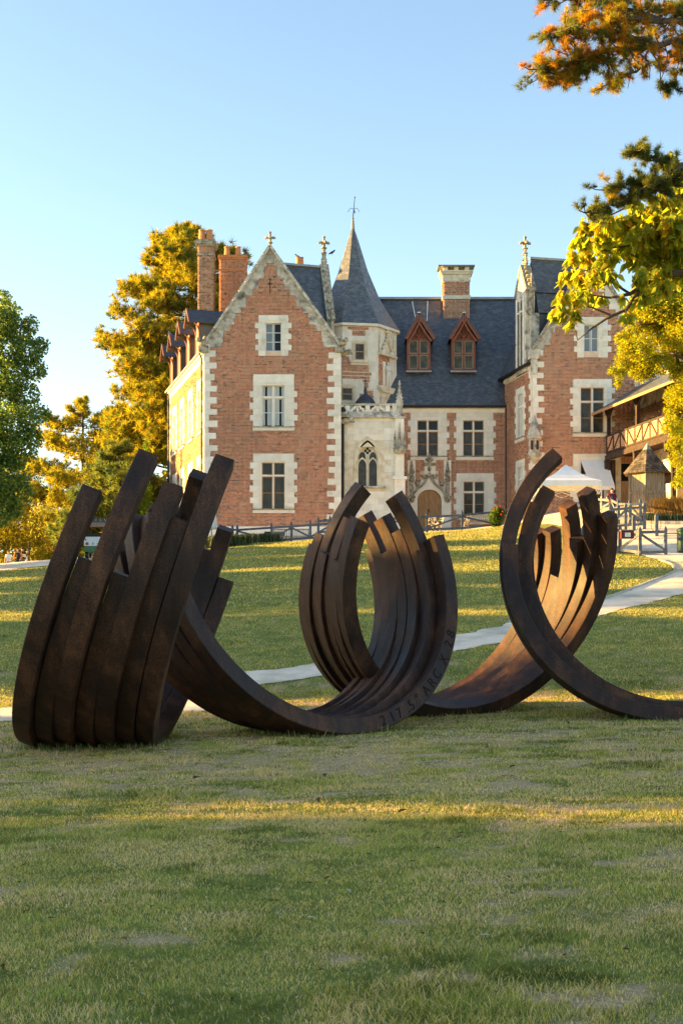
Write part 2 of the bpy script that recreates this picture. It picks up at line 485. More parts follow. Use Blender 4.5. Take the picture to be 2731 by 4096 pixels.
UNIT = {}
def unit_box(m, bev=0.0):
    k = (m.name, bev)
    if k not in UNIT:
        b = MB(); b.box(-.5, .5, -.5, .5, -.5, .5)
        UNIT[k] = b.mesh('block', m)
    return UNIT[k]
def blk(name, parent, m, fr, x0, x1, y0, y1, z0, z1, label=None):
    """one box piece in the wall frame fr (x along wall, y into it, z up), sharing the unit mesh"""
    o = bpy.data.objects.new(name, unit_box(m))
    COL.objects.link(o)
    W = fr @ Matrix.Translation(((x0 + x1) / 2, (y0 + y1) / 2, (z0 + z1) / 2)) @ Matrix.Diagonal((abs(x1 - x0), abs(y1 - y0), abs(z1 - z0), 1))
    if parent is not None:
        o.parent = parent
        W = wm(parent).inverted() @ W
    o.matrix_basis = W
    if label: o["label"] = label
    return o
def frame(p0, p1=None, ang=None):
    """wall frame at p0, x axis towards p1 (both (x, y)), y axis into the wall"""
    if p1 is not None:
        ang = math.atan2(p1[1] - p0[1], p1[0] - p0[0])
    return Matrix.Translation((p0[0], p0[1], 0)) @ Matrix.Rotation(ang, 4, 'Z')

# ------------------------------------------------------------------ value noise shared by ground and grass
_rs = np.random.RandomState(7)
_lat = _rs.rand(256, 256)
def vnoise(x, y):
    xi = np.floor(x).astype(int); yi = np.floor(y).astype(int)
    fx = x - xi; fy = y - yi
    fx = fx * fx * (3 - 2 * fx); fy = fy * fy * (3 - 2 * fy)
    a = _lat[xi % 256, yi % 256]; b = _lat[(xi + 1) % 256, yi % 256]
    c = _lat[xi % 256, (yi + 1) % 256]; d = _lat[(xi + 1) % 256, (yi + 1) % 256]
    return (a * (1 - fx) + b * fx) * (1 - fy) + (c * (1 - fx) + d * fx) * fy
def fbm(x, y, o=4):
    s = 0; a = .5; t = 0
    for i in range(o):
        s = s + a * vnoise(x * 2 ** i + 17 * i, y * 2 ** i + 9 * i); t += a; a *= .55
    return s / t
def dryness(x, y):
    """0 green .. 1 bare straw"""
    n = fbm(x * 2.3 + 3, y * 2.6 + 11, 6)
    n2 = fbm(x * 0.5 + 40, y * 0.55 + 5, 3)
    band = np.exp(-((y - 17.0) / 3.5) ** 2) * 0.16 + np.exp(-((y - 24) / 2.0) ** 2) * 0.10
    up = smooth((y - 27) / 5.0) * 0.16
    hf = fbm(x * 9.0 + 60, y * 9.0 + 80, 3)
    d = np.clip((n * 0.82 + n2 * 0.28 + band - up - 0.585 - .05 * (1 - smooth((y - 9) / 6.0))) / 0.16, 0, 1)
    return np.clip(d * (0.15 + 1.75 * np.clip((hf - .28) / .44, 0, 1)), 0, 1)

# ------------------------------------------------------------------ ground
def grid_axis(parts):
    out = []
    for a, b, st in parts:
        out += list(np.arange(a, b, st))
    return out
gx_ = [-3000, -1500, -700, -350, -200, -120, -80] + grid_axis([(-60, -7, 1.0), (-7, 7, 0.14), (7, 10, .25), (10, 40, 1.0)]) + [40, 55, 80, 120, 200, 350, 700, 1500, 3000]
gy_ = [-200, -100, -50, -20, -8, 0, 2] + grid_axis([(3, 24, 0.12), (24, 78, 0.5), (78, 100, 1.0)]) + [100, 106, 115, 130, 160, 220, 350, 700, 1500, 4000]
GX, GY = np.meshgrid(gx_, gy_)
GZ = height(GX, GY)
gv = np.stack([GX.ravel(), GY.ravel(), GZ.ravel()], 1)
nx, ny = len(gx_), len(gy_)
ii, jj = np.meshgrid(np.arange(nx - 1), np.arange(ny - 1))
k0 = (jj * nx + ii).ravel()
gf = np.stack([k0, k0 + 1, k0 + 1 + nx, k0 + nx], 1)
dr = dryness(gv[:, 0], gv[:, 1])
gcol = np.stack([dr, fbm(gv[:, 0] * 2.1, gv[:, 1] * 2.1, 3), dr * 0], 1)
lm = bpy.data.materials.new("lawn"); lm.use_nodes = True
nt = lm.node_tree; L = nt.links.new
pb = nt.nodes["Principled BSDF"]; pb.inputs["Roughness"].default_value = 0.95; pb.inputs["Specular IOR Level"].default_value = 0.1
at_ = _n(nt, "ShaderNodeAttribute"); at_.attribute_name = "tint"
spx = _n(nt, "ShaderNodeSeparateColor"); L(at_.outputs["Color"], spx.inputs[0])
geo = _n(nt, "ShaderNodeNewGeometry")
def nzr(scale, a, b, det=6):
    z = _n(nt, "ShaderNodeTexNoise"); z.inputs["Scale"].default_value = scale; z.inputs["Detail"].default_value = det
    L(geo.outputs["Position"], z.inputs["Vector"])
    r = _n(nt, "ShaderNodeMapRange"); r.inputs[1].default_value = a; r.inputs[2].default_value = b
    L(z.outputs["Fac"], r.inputs[0]); return r.outputs[0]
def mixc(f, a, b):
    m = _n(nt, "ShaderNodeMix", data_type='RGBA'); L(f, m.inputs[0])
    for k, c in ((6, a), (7, b)):
        if isinstance(c, tuple): m.inputs[k].default_value = (*c, 1)
        else: L(c, m.inputs[k])
    return m.outputs[2]
g1 = mixc(nzr(7.0, .35, .65), (0.19, 0.225, 0.055), (0.33, 0.315, 0.09))
g2 = mixc(nzr(60.0, .35, .65), (0.11, 0.145, 0.04), g1)
d1 = mixc(nzr(30.0, .3, .7), (0.36, 0.25, 0.14), (0.56, 0.41, 0.24))
fin = mixc(spx.outputs[0], g2, d1)
L(fin, pb.inputs["Base Color"])
z = _n(nt, "ShaderNodeTexNoise"); z.inputs["Scale"].default_value = 26; z.inputs["Detail"].default_value = 6; L(geo.outputs["Position"], z.inputs["Vector"])
bp = _n(nt, "ShaderNodeBump"); bp.inputs["Strength"].default_value = 1.0; bp.inputs["Distance"].default_value = 0.05
L(z.outputs["Fac"], bp.inputs["Height"]); L(bp.outputs[0], pb.inputs["Normal"])
np_mesh("lawn_ground", gv, gf, lm, 4, col=gcol, smooth_=True, kind="structure")

# ------------------------------------------------------------------ gravel: path, court and drive
M['gravel'] = mat('pale_gravel', (0.80, 0.63, 0.455), (0.90, 0.745, 0.57), scale=14, rough=0.95, bump=0.5, bscale=60, coord='World', c3=(0.48, 0.40, 0.30), s3=0.8, a3=(0.45, 0.7))
M['kerb'] = mat('edging_stone', (0.34, 0.30, 0.25), (0.48, 0.43, 0.36), scale=4, rough=0.9, coord='World', bump=0.3)
def resample(pts, step):
    out = []
    for a, b in zip(pts[:-1], pts[1:]):
        n = max(1, int((Vector(b[:2]) - Vector(a[:2])).length / step))
        for i in range(n):
            t = i / n
            out.append((a[0] + (b[0] - a[0]) * t, a[1] + (b[1] - a[1]) * t))
    out.append(tuple(pts[-1][:2]))
    return out
def by_len(pts, n):
    P = np.array([p[:2] for p in pts]); d = np.r_[0, np.cumsum(np.linalg.norm(np.diff(P, axis=0), axis=1))]
    t = np.linspace(0, d[-1], n)
    return np.stack([np.interp(t, d, P[:, 0]), np.interp(t, d, P[:, 1])], 1)
def gravel_strip(name, ea, eb, n, m, lift=0.018, rag_w=0.5):
    a = by_len(ea, n); b = by_len(eb, n)
    w = np.linspace(0, 1, m)
    for e_, sd in ((a, 3.0), (b, 57.0)):
        tn = np.gradient(e_, axis=0); nrm = np.stack([-tn[:, 1], tn[:, 0]], 1); nrm /= np.linalg.norm(nrm, axis=1)[:, None] + 1e-9
        e_ += nrm * (rag_w * (fbm(e_[:, 0] * 1.6 + sd, e_[:, 1] * 1.6, 4) - .5))[:, None]
    P = a[:, None, :] * (1 - w[None, :, None]) + b[:, None, :] * w[None, :, None]
    X = P[..., 0].ravel(); Y = P[..., 1].ravel()
    Z = height(X, Y) + lift
    ii, jj = np.meshgrid(np.arange(m - 1), np.arange(n - 1)); k = (jj * m + ii).ravel()
    f = np.stack([k, k + 1, k + 1 + m, k + m], 1)
    o = np_mesh(name, np.stack([X, Y, Z], 1), f, M['gravel'], 4, smooth_=True, kind="structure")
    return o
PATH_UP = [(-16.0, 22.8), (-9.0, 24.9), (-6.0, 25.8), (-2.0, 26.4)] + [tuple(ground(u, v)[:2]) for u, v in ((976, 2692), (1258, 2659), (1500, 2622), (1829, 2545), (2036, 2493), (2429, 2393), (2560, 2345), (2660, 2308), (2705, 2286))]
PATH_LO = [(-16.0, 20.6), (-9.0, 22.6), (-6.0, 23.6), (-2.6, 24.4)] + [tuple(ground(u, v)[:2]) for u, v in ((1048, 2739), (1313, 2706), (1560, 2660), (1812, 2610), (2070, 2555), (2401, 2465), (2731, 2379), (2900, 2330), (3000, 2290))]
gravel_strip("gravel_path", PATH_UP, PATH_LO, 420, 8)
p1 = PATH_UP[-1]
COURT_L = [p1] + [tuple(ground(u, v)[:2]) for u, v in ((2690, 2262), (2640, 2242), (2560, 2222), (2480, 2205))] + [(11.6, 60.0), (11.5, 66), (9.0, 74.5), (-2, 77.0), (-10.5, 76.5)]
COURT_R = [tuple(PATH_LO[-1]), (19.5, 47), (20.5, 52), (21, 58), (21.5, 66), (21.5, 74), (22, 84), (6, 86), (-3, 86), (-10.5, 81)]
gravel_strip("gravel_court", COURT_L, COURT_R, 90, 24, 0.024)
DR_N = [(-40, 60), (-24, 61.5), (-18.0, 63.5), (-15.5, 65.0), (-13.0, 66.0), (-10.5, 68)]
DR_F = [(-42, 78), (-26, 79), (-20.0, 80), (-17.0, 81), (-14.0, 82), (-12.5, 83)]
gravel_strip("gravel_drive", DR_N, DR_F, 60, 16)
kb = [(*p, hz(*p)) for p in resample([PATH_UP[-5], PATH_UP[-4], PATH_UP[-3], PATH_UP[-2], PATH_UP[-1], COURT_L[1], COURT_L[2]], 0.8)]
ke = empty("path_edging", kb[0], kind=None) if False else None
e = MB()
for a, b in zip(kb[:-1], kb[1:]):
    e.bar((a[0], a[1], a[2] + .01), (b[0], b[1], b[2] + .01), 0.09, 0.12)
e.build("path_edging", M['kerb'], kind="structure")

# ------------------------------------------------------------------ the four linked rings of steel arcs
RAD, BW, PITCH = 2.8, 0.25, 0.262
FEET = []
def ring(name, C, yaw, tilt, ends, side, shifts, extra, label, other=None, radd=(0,) * 7):
    C = Vector(C)
    e1 = Vector((math.cos(yaw), math.sin(yaw), 0))
    n0 = Vector((math.sin(yaw) * math.cos(tilt), -math.cos(yaw) * math.cos(tilt), math.sin(tilt)))
    e20 = n0.cross(e1)
    foot = C - e20 * RAD - n0 * PITCH * 3.5
    root = empty(name, (foot.x, foot.y, hz(foot.x, foot.y)), label, "sculpture", "linked bundles of rusty steel arcs on the lawn")
    info = []
    for k in range(7):
        t = tilt + extra[k] * (-1 if tilt < 0 else 1)
        n = Vector((math.sin(yaw) * math.cos(t), -math.cos(yaw) * math.cos(t), math.sin(t)))
        e2 = n.cross(e1)
        bot = C - e20 * RAD - n0 * (PITCH * k)
        bot = bot - e20 * ((bot.z - (C - e20 * RAD).z) / e20.z)      # every arc stands on the ground
        RK = RAD + radd[k]
        c = bot + e2 * RK + e1 * shifts[k]
        low = (c - e2 * RK)
        tl = ends[k] if side == 'l' else 37.5 - ends[k]
        a0, a1 = R(180 - tl), R(360 + 37.5 - tl)
        if other and side == 'l': a1 = R(360 + other[k])
        if other and side == 'r': a0 = R(180 - other[k])
        for a_ in np.arange(-118, -61, 1.5):
            FEET.append(c + (e1 * math.cos(R(a_)) + e2 * math.sin(R(a_))) * RK - n * (BW / 2))
        N = 72
        ch = 0.010
        rings = []
        for i in range(N + 1):
            a = a0 + (a1 - a0) * i / N
            d = e1 * math.cos(a) + e2 * math.sin(a)
            sec = []
            for (r, q) in ((RK - ch, 0), (RK, -ch), (RK, -BW + ch), (RK - ch, -BW), (RK - BW + ch, -BW), (RK - BW, -BW + ch), (RK - BW, -ch), (RK - BW + ch, 0)):
                sec.append(c + d * r + n * q)
            rings.append(sec)
        b = MB(); b.ribbon(rings, None)
        o = b.build("steel_arc", M['rust'], root)
        info.append((c, e1, e2, n, o))
    return root, info
ring_A, inf_A = ring("arc_bundle", (-1.735, 18.6, 2.553), 1.57, -.317, [25.5, 9.5, 18, -5, 28, -.5, 17.5], 'l', [0, .02, -.03, .03, -.02, .02, 0], [.01, .01, .025, .045, .04, .065, .055],
     "leftmost bundle of dark rusty arcs, seen edge-on and leaning right like fingers", [-4, 17, 8, 10, 37, 26, 24], (0, -.07, -.01, -.09, 0, -.08, 0))
ring_B, inf_B = ring("arc_bundle", (-.33, 20.0, 2.70), .679, .318, [11, 30, 15, 23, 7, 25.5, 9.5], 'r', [.02, -.08, -.14, -.06, -.08, .06, .08], [0] * 7,
     "central rusty arc bundle linked through the leftmost one, lettering on its front arc", [10, 14, 13, 5, 4, 6, 12], (0, -.05, -.01, -.09, -.02, -.10, -.03))
ring_C, inf_C = ring("arc_bundle", (2.48, 22.0, 2.64), .53, -.323, [15, 2, 20, 6, 36, 15, 13], 'l', [0, -.02, -.02, -.01, .06, .04, .05], [0] * 7,
     "rusty arc bundle hooked through the central one, its right ends lit orange by the sun", None, (0, -.07, -.14, -.09, -.14, -.13, -.2))
ring_D, inf_D = ring("arc_bundle", (5.46, 21.5, 2.80), -.14, .30, [5.5, 47.5, 23, 29.5, 31.5, 22.5, 14], 'l', [.02, -.04, .26, .3, .3, .28, .3], [0] * 7,
     "rightmost bundle of rusty arcs, running out of the right edge of the picture")
def glyphs(ch, size, ext):
    cu = bpy.data.curves.new("t", 'FONT'); cu.body = ch; cu.size = size; cu.extrude = ext; cu.align_x = 'CENTER'
    o = bpy.data.objects.new("t", cu); COL.objects.link(o)
    dg = bpy.context.evaluated_depsgraph_get()
    me = bpy.data.meshes.new_from_object(o.evaluated_get(dg))
    vs_ = [v.co.copy() for v in me.vertices]; fs = [tuple(p.vertices) for p in me.polygons]
    bpy.data.objects.remove(o); bpy.data.curves.remove(cu); bpy.data.meshes.remove(me)
    return vs_, fs
LETM = mat('rust_lettering', (0.010, 0.005, 0.004), rough=0.9)
c, e1, e2, n, arc0 = inf_B[0]
ang = -78.0
for ch in "217.5° ARC X 28":
    if ch != ' ':
        vs_, fs = glyphs(ch, 0.235, 0.004)
        a = R(ang)
        d = e1 * math.cos(a) + e2 * math.sin(a)          # outward
        tn = -e1 * math.sin(a) + e2 * math.cos(a)        # along
        o_ = c + d * (RAD - 0.045) + n * 0.001
        txt = MB(); txt._add([o_ + tn * p.x - d * p.y + n * p.z for p in vs_], fs)
        txt.build("letter", LETM, arc0)
    ang += {'1': 3.6, '.': 2.2, ' ': 2.6, '°': 2.6}.get(ch, 4.3)

# ------------------------------------------------------------------ grass
rs = np.random.RandomState(3)
def grass(name, zones, **kw):
    VS, FS, CS = [], [], []
    base = 0
    for (y0, y1, dens, hgt, wid, margin) in zones:
        n = int(dens * (y1 - y0) * (0.2626 * (y0 + y1) + 2 * margin))
        y = np.sqrt(rs.rand(n) * (y1 ** 2 - y0 ** 2) + y0 ** 2)
        x = (rs.rand(n) * 2 - 1) * (0.2626 * y + margin)
        d = dryness(x, y)
        keep = rs.rand(n) > d * 0.15
        # keep gravel clear
        up = np.interp(x, [p[0] for p in PATH_UP], [p[1] for p in PATH_UP]); lo = np.interp(x, [p[0] for p in PATH_LO], [p[1] for p in PATH_LO])
        e_ = 0.12 * (fbm(x * 3, y * 3, 2) - .5)
        keep &= ~((y > lo + e_ + .04) & (y < up + e_ - .04))
        keep &= ~((x > 9.0) & (y > np.interp(x, [9, 11.6, 14, 16], [74, 56, 51, 48])))
        keep &= ~((x < -9) & (y > np.interp(x, [p[0] for p in DR_N], [p[1] for p in DR_N])))
        keep &= y < 75.5
        x = x[keep]; y = y[keep]; d = d[keep]; n = len(x)
        z = height(x, y)
        clump = fbm(x * 2.2 + 50, y * 2.2 + 20, 3)
        lush = np.clip((clump - .5) / .18, 0, 1)
        tuft = np.clip((fbm(x * 1.1 + 90, y * 1.1 + 70, 2) - .66) / .08, 0, 1)
        h = hgt * (0.45 + 0.75 * rs.rand(n)) * (0.75 + 0.5 * lush) * (1 - .35 * d) * (1 + .9 * tuft)
        w = wid * (0.6 + 0.8 * rs.rand(n))
        flat = rs.rand(n) < d * .85                      # dead blades lying down in the dry patches
        h = np.where(flat, h * .30, h)
        a = rs.rand(n) * 2 * np.pi; b = rs.rand(n) * 2 * np.pi
        ln = h * (0.35 + 1.15 * rs.rand(n))
        ln = np.where(flat, hgt * (.5 + .9 * rs.rand(n)), ln)
        ca, sa = np.cos(a) * w / 2, np.sin(a) * w / 2
        dx, dy = np.cos(b) * ln, np.sin(b) * ln
        P = np.empty((n, 5, 3))
        P[:, 0] = np.stack([x - ca, y - sa, z - .01], 1); P[:, 1] = np.stack([x + ca, y + sa, z - .01], 1)
        P[:, 2] = np.stack([x + ca * .75 + dx * .4, y + sa * .75 + dy * .4, z + h * .62], 1)
        P[:, 3] = np.stack([x - ca * .75 + dx * .4, y - sa * .75 + dy * .4, z + h * .62], 1)
        P[:, 4] = np.stack([x + dx, y + dy, z + h], 1)
        k = base + 5 * np.arange(n)
        f = np.concatenate([np.stack([k, k + 1, k + 2], 1), np.stack([k, k + 2, k + 3], 1), np.stack([k + 3, k + 2, k + 4], 1)])
        t = rs.rand(n)
        dk = np.clip((fbm(x * 4.2 + 7, y * 5.5 + 31, 3) - .36) / .28, 0, 1)          # darker and lighter clumps
        green = np.stack([0.205 + .12 * t, 0.255 + .08 * t, 0.055 + .025 * t], 1) * (0.8 + .45 * rs.rand(n))[:, None]
        green = green * (1 - .25 * tuft[:, None]) * (.62 + .55 * dk)[:, None]
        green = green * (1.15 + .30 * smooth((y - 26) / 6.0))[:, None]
        yel = np.array([0.54, 0.45, 0.13])[None] * (0.75 + .5 * rs.rand(n))[:, None]
        straw = np.array([0.70, 0.53, 0.28])[None] * (0.7 + .6 * rs.rand(n))[:, None]
        u = np.where(flat, rs.rand(n) * .25, rs.rand(n))
        straw = straw * np.where(flat, .7 + .5 * rs.rand(n), 1.0)[:, None]
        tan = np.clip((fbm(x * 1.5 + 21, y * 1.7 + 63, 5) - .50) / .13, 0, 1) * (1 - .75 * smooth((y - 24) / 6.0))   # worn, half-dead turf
        grn = np.clip((fbm(x * 1.9 + 121, y * 2.2 + 163, 4) - .54) / .10, 0, 1)                                      # lush clumps
        green = green * (1 - .30 * grn)[:, None]
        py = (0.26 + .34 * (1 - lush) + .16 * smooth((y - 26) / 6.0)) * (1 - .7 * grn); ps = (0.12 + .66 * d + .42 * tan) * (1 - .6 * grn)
        c = np.where((u < ps)[:, None], straw, np.where((u < ps + py)[:, None], yel, green))
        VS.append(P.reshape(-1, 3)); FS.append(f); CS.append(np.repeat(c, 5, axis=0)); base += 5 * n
    # longer uncut grass where the steel meets the ground
    P0 = np.array([tuple(p) for p in FEET]); P0 = P0[P0[:, 2] < height(P0[:, 0], P0[:, 1]) + .16]
    n = 9000; k = rs.randint(0, len(P0), n)
    x = P0[k, 0] + rs.normal(size=n) * .17; y = P0[k, 1] + rs.normal(size=n) * .17; z = height(x, y)
    h = .05 + .10 * rs.rand(n) ** 2; w = .006 + .005 * rs.rand(n); a = rs.rand(n) * 6.283; b = rs.rand(n) * 6.283; ln = h * rs.rand(n) * .8
    ca, sa = np.cos(a) * w / 2, np.sin(a) * w / 2; dx, dy = np.cos(b) * ln, np.sin(b) * ln
    P = np.empty((n, 5, 3))
    P[:, 0] = np.stack([x - ca, y - sa, z - .01], 1); P[:, 1] = np.stack([x + ca, y + sa, z - .01], 1)
    P[:, 2] = np.stack([x + ca + dx * .4, y + sa + dy * .4, z + h * .6], 1); P[:, 3] = np.stack([x - ca + dx * .4, y - sa + dy * .4, z + h * .6], 1); P[:, 4] = np.stack([x + dx, y + dy, z + h], 1)
    q = base + 5 * np.arange(n)
    VS.append(P.reshape(-1, 3)); FS.append(np.concatenate([np.stack([q, q + 1, q + 2], 1), np.stack([q, q + 2, q + 3], 1), np.stack([q + 3, q + 2, q + 4], 1)]))
    c = np.where((rs.rand(n) < .3)[:, None], np.array([.40, .33, .17])[None], np.array([.10, .165, .04])[None]) * (.7 + .6 * rs.rand(n))[:, None]
    CS.append(np.repeat(c, 5, axis=0))
    return np_mesh(name, np.concatenate(VS), np.concatenate(FS), M['grassblade'], 3, col=np.concatenate(CS), **kw)
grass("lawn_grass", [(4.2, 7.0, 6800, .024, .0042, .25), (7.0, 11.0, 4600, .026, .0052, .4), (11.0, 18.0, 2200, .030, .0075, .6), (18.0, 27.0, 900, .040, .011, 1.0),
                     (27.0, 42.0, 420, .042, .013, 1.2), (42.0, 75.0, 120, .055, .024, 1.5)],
      label="short green grass with dry straw patches covering the lawn", category="grass", kind="stuff")

# twigs, needles and bits of dead leaf strewn over the lawn
n = 2600
y = np.sqrt(rs.rand(n) * (26.0 ** 2 - 4.2 ** 2) + 4.2 ** 2); x = (rs.rand(n) * 2 - 1) * (.2626 * y + .4); z = height(x, y) + .012 + .012 * rs.rand(n)
a = rs.rand(n) * 6.283; l = .008 + .022 * rs.rand(n) ** 2; w = l * (.15 + .55 * rs.rand(n)); t1 = (rs.rand(n) - .5) * .02
ux, uy = np.cos(a), np.sin(a)
P = np.stack([np.stack([x - ux * l, y - uy * l, z + t1], 1), np.stack([x + uy * w, y - ux * w, z + .006], 1), np.stack([x + ux * l, y + uy * l, z - t1], 1), np.stack([x - uy * w, y + ux * w, z + .006], 1)], 1).reshape(-1, 3)
k = 4 * np.arange(n)
c = np.array([(.10, .05, .025), (.20, .12, .06), (.40, .30, .17), (.55, .50, .42)])[rs.choice(4, n, p=[.35, .3, .25, .1])] * (.7 + .6 * rs.rand(n))[:, None]
np_mesh("leaf_litter", P, np.stack([k, k + 1, k + 2, k + 3], 1), M['grassblade'], 4, col=np.repeat(c, 4, 0), label="small brown bits of leaf and twig strewn over the lawn", category="leaf litter", kind="stuff")

# ------------------------------------------------------------------ manor house
HOUSE = empty("manor_house", (-4.4, 81, hz(-4.4, 81)), "brick and white stone manor house with slate roofs, gables and a pointed stair tower", "house")
brs = np.random.RandomState(11)
rnd = random.Random(5)

def interp_lr(outline, z):
    zs = [o[0] for o in outline]
    return np.interp(z, zs, [o[1] for o in outline]), np.interp(z, zs, [o[2] for o in outline])
def subtract(iv, cuts):
    for c0, c1 in cuts:
        out = []
        for a, b in iv:
            if c1 <= a or c0 >= b: out.append((a, b))
            else:
                if c0 > a: out.append((a, c0))
                if c1 < b: out.append((c1, b))
        iv = out
    return iv
def wall_sheet(parent, fr, outline, holes, m, name="wall"):
    zs = sorted(set([o[0] for o in outline] + [h[2] for h in holes] + [h[3] for h in holes]))
    zs = [z for z in zs if outline[0][0] <= z <= outline[-1][0]]
    b = MB(fr)
    for z0, z1 in zip(zs[:-1], zs[1:]):
        zm = (z0 + z1) / 2
        l0, r0 = interp_lr(outline, z0 + 1e-6); l1, r1 = interp_lr(outline, z1 - 1e-6); lm_, rm_ = interp_lr(outline, zm)
        for a, c in subtract([(lm_, rm_)], [(h[0], h[1]) for h in holes if h[2] < zm < h[3]]):
            a0 = l0 if abs(a - lm_) < 1e-9 else a; a1 = l1 if abs(a - lm_) < 1e-9 else a
            c0 = r0 if abs(c - rm_) < 1e-9 else c; c1 = r1 if abs(c - rm_) < 1e-9 else c
            b._add([(a0, 0, z0), (c0, 0, z0), (c1, 0, z1), (a1, 0, z1)], [(0, 1, 2, 3)])
    return b.build(name, m, parent)
def bricks(parent, fr, outline, excl, course=0.086, length=0.262, joint=0.024, proud=0.014, z0=None, z1=None, dark=0.07, hue=(0.435, 0.150, 0.082)):
    z0 = outline[0][0] if z0 is None else z0; z1 = outline[-1][0] if z1 is None else z1
    X0, X1, Z0, Z1 = [], [], [], []
    nrow = int((z1 - z0) / course)
    for r in range(nrow):
        a = z0 + r * course; b = a + course - joint; zm = (a + b) / 2
        l, rr = interp_lr(outline, zm)
        iv = subtract([(float(l), float(rr))], [(e[0] - .006, e[1] + .006) for e in excl if e[2] < zm < e[3]])
        ln = length if r % 2 else (length - joint) / 2          # rows of stretchers and of headers in turn
        off = (0 if r % 2 else ln / 2) + 0.012 * math.sin(r * 1.7)
        for p, q in iv:
            x = math.floor((p - off) / (ln + joint)) * (ln + joint) + off
            while x < q:
                s, e = max(x, p), min(x + ln, q)
                if e - s > 0.045:
                    X0.append(s); X1.append(e); Z0.append(a); Z1.append(b)
                x += ln + joint
    n = len(X0)
    if not n: return None
    X0, X1, Z0, Z1 = map(np.array, (X0, X1, Z0, Z1))
    j = lambda s: (brs.rand(n) - .5) * s
    X0 = X0 + j(.01); X1 = X1 + j(.01); Z0 = Z0 + j(.006); Z1 = Z1 + j(.006)
    y = -(proud + j(.012))
    P = np.empty((n, 8, 3))
    for i, (xx, yy, zz_) in enumerate(((X0, y, Z0), (X1, y, Z0), (X1, y, Z1), (X0, y, Z1), (X0, 0 * y + .01, Z0), (X1, 0 * y + .01, Z0), (X1, 0 * y + .01, Z1), (X0, 0 * y + .01, Z1))):
        P[:, i] = np.stack([xx, yy, zz_], 1)
    Pw = P.reshape(-1, 3) @ np.array(fr.to_3x3()).T + np.array(fr.translation)
    k = 8 * np.arange(n)
    f = np.concatenate([np.stack([k + a, k + b, k + c, k + d], 1) for a, b, c, d in ((0, 1, 2, 3), (1, 5, 6, 2), (3, 2, 6, 7), (0, 3, 7, 4), (0, 4, 5, 1))])
    v = brs.rand(n)
    c = np.array(hue)[None] * (0.72 + 0.6 * brs.rand(n))[:, None]
    c[:, 1] *= 0.9 + .3 * brs.rand(n)
    xm_, zm_ = (X0 + X1) / 2, (Z0 + Z1) / 2
    st = fbm(xm_ * .55 + 13 + float(fr.translation.x), zm_ * .4 + 5, 4); c *= (.66 + .68 * st)[:, None]                 # weathering: sooty and bleached areas
    pale = np.clip((fbm(xm_ * .8 + 71, zm_ * .55 + 33, 4) - .56) / .14, 0, 1)[:, None]
    c = c * (1 - .45 * pale) + np.array([.50, .27, .17])[None] * .45 * pale
    c = np.where((v < dark)[:, None], np.array([.15, .075, .06])[None] * (0.7 + .7 * brs.rand(n))[:, None], c)
    c = np.where((v > .93)[:, None], np.array([.52, .27, .155])[None] * (0.85 + .3 * brs.rand(n))[:, None], c)
    return np_mesh("brickwork", Pw, f, M['brick'], 4, col=np.repeat(c, 8, axis=0), parent=parent, kind="stuff")

def stone_col(parent, fr, xe, dirn, w_short, w_long, z0, z1, h=0.365, name="quoin_stone", m=None, jit=0.09, y0=-.03, y1=.3, start=0):
    """alternating corner blocks going up from z0; xe is the corner, dirn the way into the wall"""
    ex = []
    z = z0; k = start
    while z < z1 - 0.08:
        hh = min(h * rnd.uniform(.9, 1.1), z1 - z)
        w = (w_long if k % 2 else w_short) + rnd.uniform(-jit, jit)
        a, b = (xe, xe + dirn * w) if dirn > 0 else (xe - w, xe)
        blk(name, parent, m or M['stone'], fr, a, b, y0 - rnd.uniform(0, .012), y1, z + .005, z + hh - .005)
        ex.append((a, b, z, z + hh))
        z += hh; k += 1
    return ex

